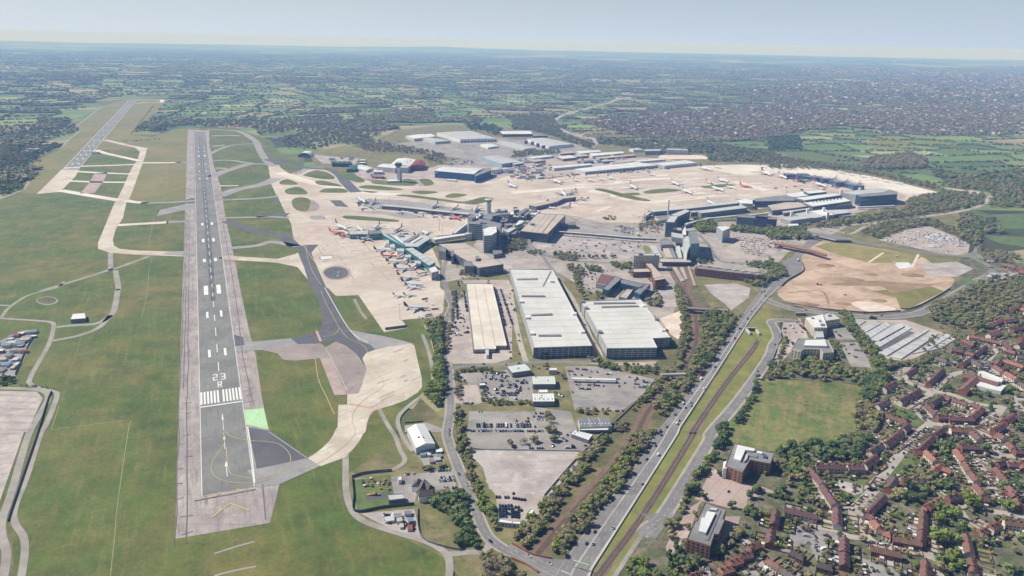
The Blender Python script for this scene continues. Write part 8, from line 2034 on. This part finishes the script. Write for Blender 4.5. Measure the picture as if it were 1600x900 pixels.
grove('M3 1560,870 1600,830 1700,900 1600,960 1440,890', 10, 'green', (6, 9), 'trees by the white car yard', 66); grove('M3 1000,150 1200,210 1600,160 1600,230 1240,240 1060,230', 19, 'mix', (9, 14), 'hedgerows of the far fields', 67)
# far airfield edges
grove('M0 0,30 100,30 350,0 390,10 280,60 130,170 65,210 0,220', 15, 'mix', (6, 10), 'wood at the left edge of the airfield', 68); grove('M0 0,225 120,230 150,280 0,330', 14, 'mix', (6, 10), 'wood at the left edge of the airfield', 69); grove('T0 0,640 440,600 500,660 380,700 60,720 0,700', 24, 'brown', (7, 12), 'valley wood left of the second runway', 70); grove('T0 0,740 300,770 250,800 180,850 80,900 0,900', 20, 'mix', (7, 11), 'valley wood left of the second runway', 71)
grove('T0 830,650 960,590 1200,590 1450,600 1600,560 1600,650 1440,640 1180,630 1060,645 960,680', 27, 'brown', (9, 13), 'wood beyond the end of the main runway', 72); belt('T0 770,730 1010,710', 14, 'dark', (4, 6), 'hedge between the runways'); belt('T0 820,680 960,500', 30, 'olive', (3, 5), 'hedge right of the second runway')
grove('T1 0,600 500,560 640,640 860,640 700,720 560,740 380,780 200,770 150,720 260,690 240,660 0,690', 26, 'brown', (9, 13), 'brown wood behind the arched hangar', 73); grove('T1 500,720 740,720 860,750 1100,790 1200,830 1150,870 1060,850 1050,810 700,790 600,750', 22, 'brown', (9, 13), 'wood along the car storage', 74); grove('T1 1300,620 1480,620 1540,660 1500,690 1420,660 1350,660', 20, 'dark', (9, 13), 'wood behind the business park', 75)
grove('T2 0,560 250,570 320,680 520,750 480,770 380,740 250,690 120,660 0,650', 18, 'olive', (9, 13), 'wood along the motorway', 76); grove('T2 0,790 300,780 300,800 0,830', 13, 'olive', (6, 9), 'trees by the pale warehouses', 77); grove('T2 540,700 700,720 900,740 960,720 1240,740 1600,790 1600,860 1240,850 1200,800 900,800 720,760 520,740', 19, 'mix', (9, 13), 'wood behind the cargo sheds', 78); grove('T3 0,780 100,830 400,870 560,880 400,900 0,900', 18, 'olive', (8, 12), 'wood behind the remote apron', 79)
grove('T3 550,880 640,830 900,820 1000,860 960,900 560,900', 18, 'brown', (9, 14), 'brown wood behind the fields', 80); grove('T3 0,700 200,690 210,780 0,790', 18, 'dark', (9, 13), 'dark wood near the fields', 81)
print('TREES', len(TREES))
DEPTH = lambda p: (Vector((p.x, p.y, -ALT))).dot(fw)
vis = []
for t in TREES:
 x, y = px(t[1]); 
 if -60 < x < 1660 and y < 960: vis.append(t)
vis.sort(key=lambda t: DEPTH(t[1]) / t[2])
cnt = {}
q = random.Random(1)
for (k, p, h, w, where) in vis[:300]:
 key = (k, where); i = cnt.get(key, 0); cnt[key] = i + 1
 gw = {'gardens': 'in a back garden of the estate', }.get(where, 'among the ' + where if not where.startswith(('belt', 'wood', 'grove', 'hedge', 'copse', 'green belt', 'small island', 'scrubby')) else 'in the ' + where)
 gw = gw.replace('among the single trees', 'standing singly').replace('among the yellow trees', 'standing out').replace('among the trees', 'growing').replace('among the dark trees', 'among dark foliage').replace('among the row', 'in the row')
 lab = '%s tree %s, %s largest such' % (KN[k], gw, nth(i)) if i else 'largest %s tree %s' % (KN[k], gw)
 e = empty('tree', (p.x, p.y, 0), lab, 'tree', 'trees: ' + where, q.uniform(0, 6.28))
 link('trunk', TRUNK[q.randrange(2)], e, None, 0, (w, w, h)); link('crown', TK[k][q.randrange(3)], e, None, 0, (w, w, h * .93))
small = vis[300:]
# the many others: instanced points, one object for each kind of foliage
def inst_nodes(name, meshes, mats=None):
 colx = bpy.data.collections.new(name + '_shapes')
 for i, me in enumerate(meshes):
  o = bpy.data.objects.new('%s_shape' % name, me); colx.objects.link(o)
 ng = bpy.data.node_groups.new(name, 'GeometryNodeTree')
 ng.interface.new_socket('Geometry', in_out='INPUT', socket_type='NodeSocketGeometry'); ng.interface.new_socket('Geometry', in_out='OUTPUT', socket_type='NodeSocketGeometry')
 A = ng.nodes.new; gi, go = A('NodeGroupInput'), A('NodeGroupOutput')
 ci = A('GeometryNodeCollectionInfo'); ci.inputs['Collection'].default_value = colx; ci.inputs['Separate Children'].default_value = True; ci.inputs['Reset Children'].default_value = True
 ip = A('GeometryNodeInstanceOnPoints'); ip.inputs['Pick Instance'].default_value = True
 def na(n, t):
  x = A('GeometryNodeInputNamedAttribute'); x.data_type = t; x.inputs['Name'].default_value = n; return x
 l = ng.links.new
 l(gi.outputs[0], ip.inputs['Points']); l(ci.outputs[0], ip.inputs['Instance'])
 l(na('pick', 'INT').outputs['Attribute'], ip.inputs['Instance Index']); l(na('scl', 'FLOAT_VECTOR').outputs['Attribute'], ip.inputs['Scale'])
 cr = A('ShaderNodeCombineXYZ'); l(na('rot', 'FLOAT').outputs['Attribute'], cr.inputs[2]); l(cr.outputs[0], ip.inputs['Rotation'])
 l(ip.outputs[0], go.inputs[0])
 return ng
def instances(name, label, cat, meshes, pts, scl, rot, pick):
 me = bpy.data.meshes.new(name)
 me.from_pydata([tuple(p) for p in pts], [], [])
 n = len(pts)
 a = me.attributes.new('scl', 'FLOAT_VECTOR', 'POINT'); a.data.foreach_set('vector', np.asarray(scl, np.float32).ravel())
 a = me.attributes.new('rot', 'FLOAT', 'POINT'); a.data.foreach_set('value', np.asarray(rot, np.float32))
 a = me.attributes.new('pick', 'INT', 'POINT'); a.data.foreach_set('value', np.asarray(pick, np.int32))
 o = link(name, me); md = o.modifiers.new('scatter', 'NODES'); md.node_group = inst_nodes(name, meshes)
 tag(o, label, cat, None, 'stuff')
 return o
allm = []; base = {}
for k in TK: base[k] = len(allm); allm += TK[k]
instances('woodland', 'many small trees and bushes of belts, woods and gardens across the landscape', 'trees', allm, [(t[1].x, t[1].y, -.2) for t in small], [(t[3], t[3], t[2]) for t in small], [q.uniform(0, 6.28) for t in small], [base[t[0]] + q.randrange(3) for t in small])
print('near stuff trees', len(small))
# ---- countryside: hedgerow trees, woods, villages, towns
XCL = P('F -900,1000 -900,345 0,322 60,265 66,215 150,157 200,150 270,152 205,212 240,205 300,196 390,198 430,205 480,230 560,225 620,200 700,190 860,200 930,220 1000,225 1110,228 1160,238 1250,242 1400,270 1460,292 1520,285 1600,300 2400,330 2400,1000')
XCW = [G(p) for p in XCL]
far_clump = [crown_mesh('clump', 50 + i, [M[m] for m in ms], n=70, leaf=.17, lobes=5, squash=.7) for i, ms in enumerate((('leaf_green', 'leaf_olive'), ('leaf_olive', 'leaf_brown'), ('leaf_brown', 'leaf_green'), ('leaf_brown', 'leaf_bare')))]
rs = np.random.RandomState(11)
C = []
for cell, a, b in HEDGES:
 a, b = np.array(a), np.array(b); L = np.linalg.norm(b - a); y = (a[1] + b[1]) / 2
 sp = 14 if cell < 300 else 38
 if y < 4000: sp = 11
 k = int(L / sp)
 for i in range(k):
  if rs.rand() < .18: continue
  p = a + (b - a) * ((i + rs.uniform(.1, .9)) / k)
  hh = rs.uniform(4, 11) if cell < 300 else rs.uniform(6, 12); w = sp * rs.uniform(.8, 1.5)
  C.append((p[0], p[1], hh, w))
for cell, poly in WOODCELLS:
 sp = 22 if cell < 300 else 48
 if cell > 800: continue
 for x, y in scatter(poly, sp, int(abs(poly[0][0])) % 1000): C.append((x, y, rs.uniform(9, 15), sp * rs.uniform(1.1, 1.6)))
# extra scattered trees over the suburbs to the right
TOWN = [('F 905,190 960,182 1040,177 1130,168 1250,160 1330,175 1340,193 1280,200 1180,220 1080,222 1000,215 940,200', 1.0), ('F 1340,170 1480,160 1640,165 1700,205 1500,212 1400,210 1340,195', 1.0), ('F 1150,140 1400,125 1700,125 1700,165 1480,158 1330,165 1200,158', .5), ('F 560,88 900,92 900,98 600,95', .5), ('F 1250,105 1640,118 1640,126 1250,112', .8)]
H = []
for s, dens in TOWN:
 poly = GP(s); sp = 29 / math.sqrt(dens)
 yy = cen(poly).y
 if yy > 7000: sp *= 2.2
 for x, y in scatter(poly, sp, 21): H.append((x, y, yy))
 for x, y in scatter(poly, 21 if yy < 7000 else 46, 22):
  C.append((x, y, rs.uniform(6, 13), rs.uniform(12, 24) * (1 if yy < 7000 else 2)))
C = np.array(C)
keep = ~inside(C[:, :2], XCW)
C = C[keep]
# never on the motorway
mw = np.array([(p.x, p.y) for p in ROADS['country motorway']])
dm = np.min(np.linalg.norm(C[:, None, :2] - mw[None], axis=2), axis=1)
C = C[dm > 35]
vis_ = np.abs(C[:, 0]) < C[:, 1] * .74 + 100
C = C[vis_]
print('far clumps', len(C))
instances('hedgerows', 'hedgerow trees and woods of the far countryside fading into haze', 'trees', far_clump, [(c[0], c[1], -.5) for c in C], [(c[3], c[3], c[2] * 1.1) for c in C], rs.uniform(0, 6.28, len(C)), rs.randint(0, 4, len(C)))
# town houses
def town_house(col, wall, i):
 mb = MB().prism([(-.5, -.35), (.5, -.35), (.5, .35), (-.5, .35)], 0, .45, 0)
 mb.add([(-.53, -.4, .43), (.53, -.4, .43), (.53, .4, .43), (-.53, .4, .43), (-.53, 0, .8), (.53, 0, .8)], [(0, 1, 5, 4), (2, 3, 4, 5), (0, 4, 3), (1, 2, 5)], 1)
 return mb.mesh('town_house_shape', [mat(wall), mat(col)])
THM = [town_house(c, w, 0) for c, w in (('tile_maroon', 'render'), ('tile_grey', 'roofwhite'), ('tile_brown', 'render'), ('rooftan', 'roofwhite'), ('tile_red', 'brick'), ('tile_dark', 'brick'))]
THN = ['maroon roofed', 'grey roofed white', 'brown roofed brick', 'pale roofed white', 'red roofed', 'dark roofed']
H = [h for h in H if not inside(np.array([[h[0], h[1]]]), XCW)[0] and abs(h[0]) < h[1] * .72]
H.sort(key=lambda h: h[1])
print('town houses', len(H))
q = random.Random(6)
cnt = {}
for (x, y, yy) in H[:170]:
 i = q.randrange(6); s = q.uniform(10, 16); cx = px((x, y, 0))[0]
 wh = 'left of the golf course' if cx < 1200 else ('behind the golf course' if cx < 1380 else 'at the right edge of the far town')
 k = (i, wh); cnt[k] = cnt.get(k, 0) + 1
 o = link('town_house', THM[i], None, (x, y, 0), q.uniform(0, 3.14), (s, s, s * .75)); tag(o, '%s house of the far town %s, %s nearest' % (THN[i], wh, nth(cnt[k] - 1)), 'house', 'houses of the far town')
rest = H[170:]
instances('town', 'far town of small pale houses scattered between trees', 'town', THM, [(h[0], h[1], 0) for h in rest], [((lambda s: (s, s, s * .8))(q.uniform(11, 18) * (1 if h[2] < 7000 else 1.7))) for h in rest], [q.uniform(0, 3.14) for h in rest], [q.choice((0, 1, 1, 2, 3, 4, 5)) for h in rest])
# farms and far white sheds
q = random.Random(14); n = 0
for (x, y, w) in ((75, 185, 30), (85, 187, 20), (92, 184, 25), (115, 128, 40), (145, 128, 30), (180, 113, 25), (290, 114, 60), (250, 83, 60), (140, 100, 70), (470, 183, 30), (455, 180, 25), (700, 175, 30), (750, 171, 35), (690, 174, 20), (880, 128, 60), (940, 122, 70), (1050, 137, 50), (1060, 148, 45), (1020, 91, 120), (1080, 92, 90), (1040, 90, 80), (1290, 98, 90), (1350, 100, 80), (1400, 97, 120), (1440, 98, 100), (1300, 96, 70), (1540, 98, 60), (1590, 105, 120), (1360, 150, 30), (1480, 206, 40), (1590, 168, 60), (1240, 192, 35), (1250, 190, 30), (1330, 193, 30), (1455, 241, 22), (1360, 233, 20), (1210, 228, 20), (150, 240, 25), (52, 236, 40), (73, 216, 22), (430, 218, 25), (1040, 230, 30), (1250, 229, 24)):
 g = G((x, y)); hgt = max(6, w * .22); n += 1
 t = Thing('farm_building' if w < 50 else 'distant_shed', g, '%s far white %s in the countryside, counted from left, near column %s' % (nth(n - 1), 'farm building' if w < 50 else 'factory shed', {0: 'one', 1: 'two', 2: 'three', 3: 'four'}[int(x // 400)]), 'building', 'far white buildings')
 t.part('wall', MB().box((g.x, g.y, 0), (w, w * .5, hgt), q.uniform(-.2, .2)), 'roofwhite'); t.part('roof', MB().box((g.x, g.y, hgt), (w * 1.02, w * .52, .6), 0), 'roofgrey')
# lake
surf('lake', 'T2 510,340 560,330 640,338 600,350 530,352', M.setdefault('water', mk('lake_water', '8fa6b5', amp=.05, rough=.08, spec=.6)), 2)
# ------------------------------------------------------------------ haze: one closed box of even air
hb = MB().prism([(-39000, -1500), (39000, -1500), (39000, 39500), (-39000, 39500)], -3.0, ALT + 12, bottom=True)
hz = bpy.data.materials.new('haze'); hz.use_nodes = True; ht = hz.node_tree
for n_ in list(ht.nodes):
 if n_.type != 'OUTPUT_MATERIAL': ht.nodes.remove(n_)
pv = ht.nodes.new('ShaderNodeVolumePrincipled')
pv.inputs['Color'].default_value = (0.25, 0.47, 1.0, 1)
pv.inputs['Absorption Color'].default_value = (1, 1, 1, 1)
pv.inputs['Density'].default_value = 8.7e-5
pv.inputs['Anisotropy'].default_value = 0.0
ht.links.new(pv.outputs[0], ht.nodes['Material Output'].inputs['Volume'])
hbm = hb.mesh('haze', hz)
tag(link('haze', hbm), 'thin blue haze over the whole landscape', 'haze', None, 'stuff')
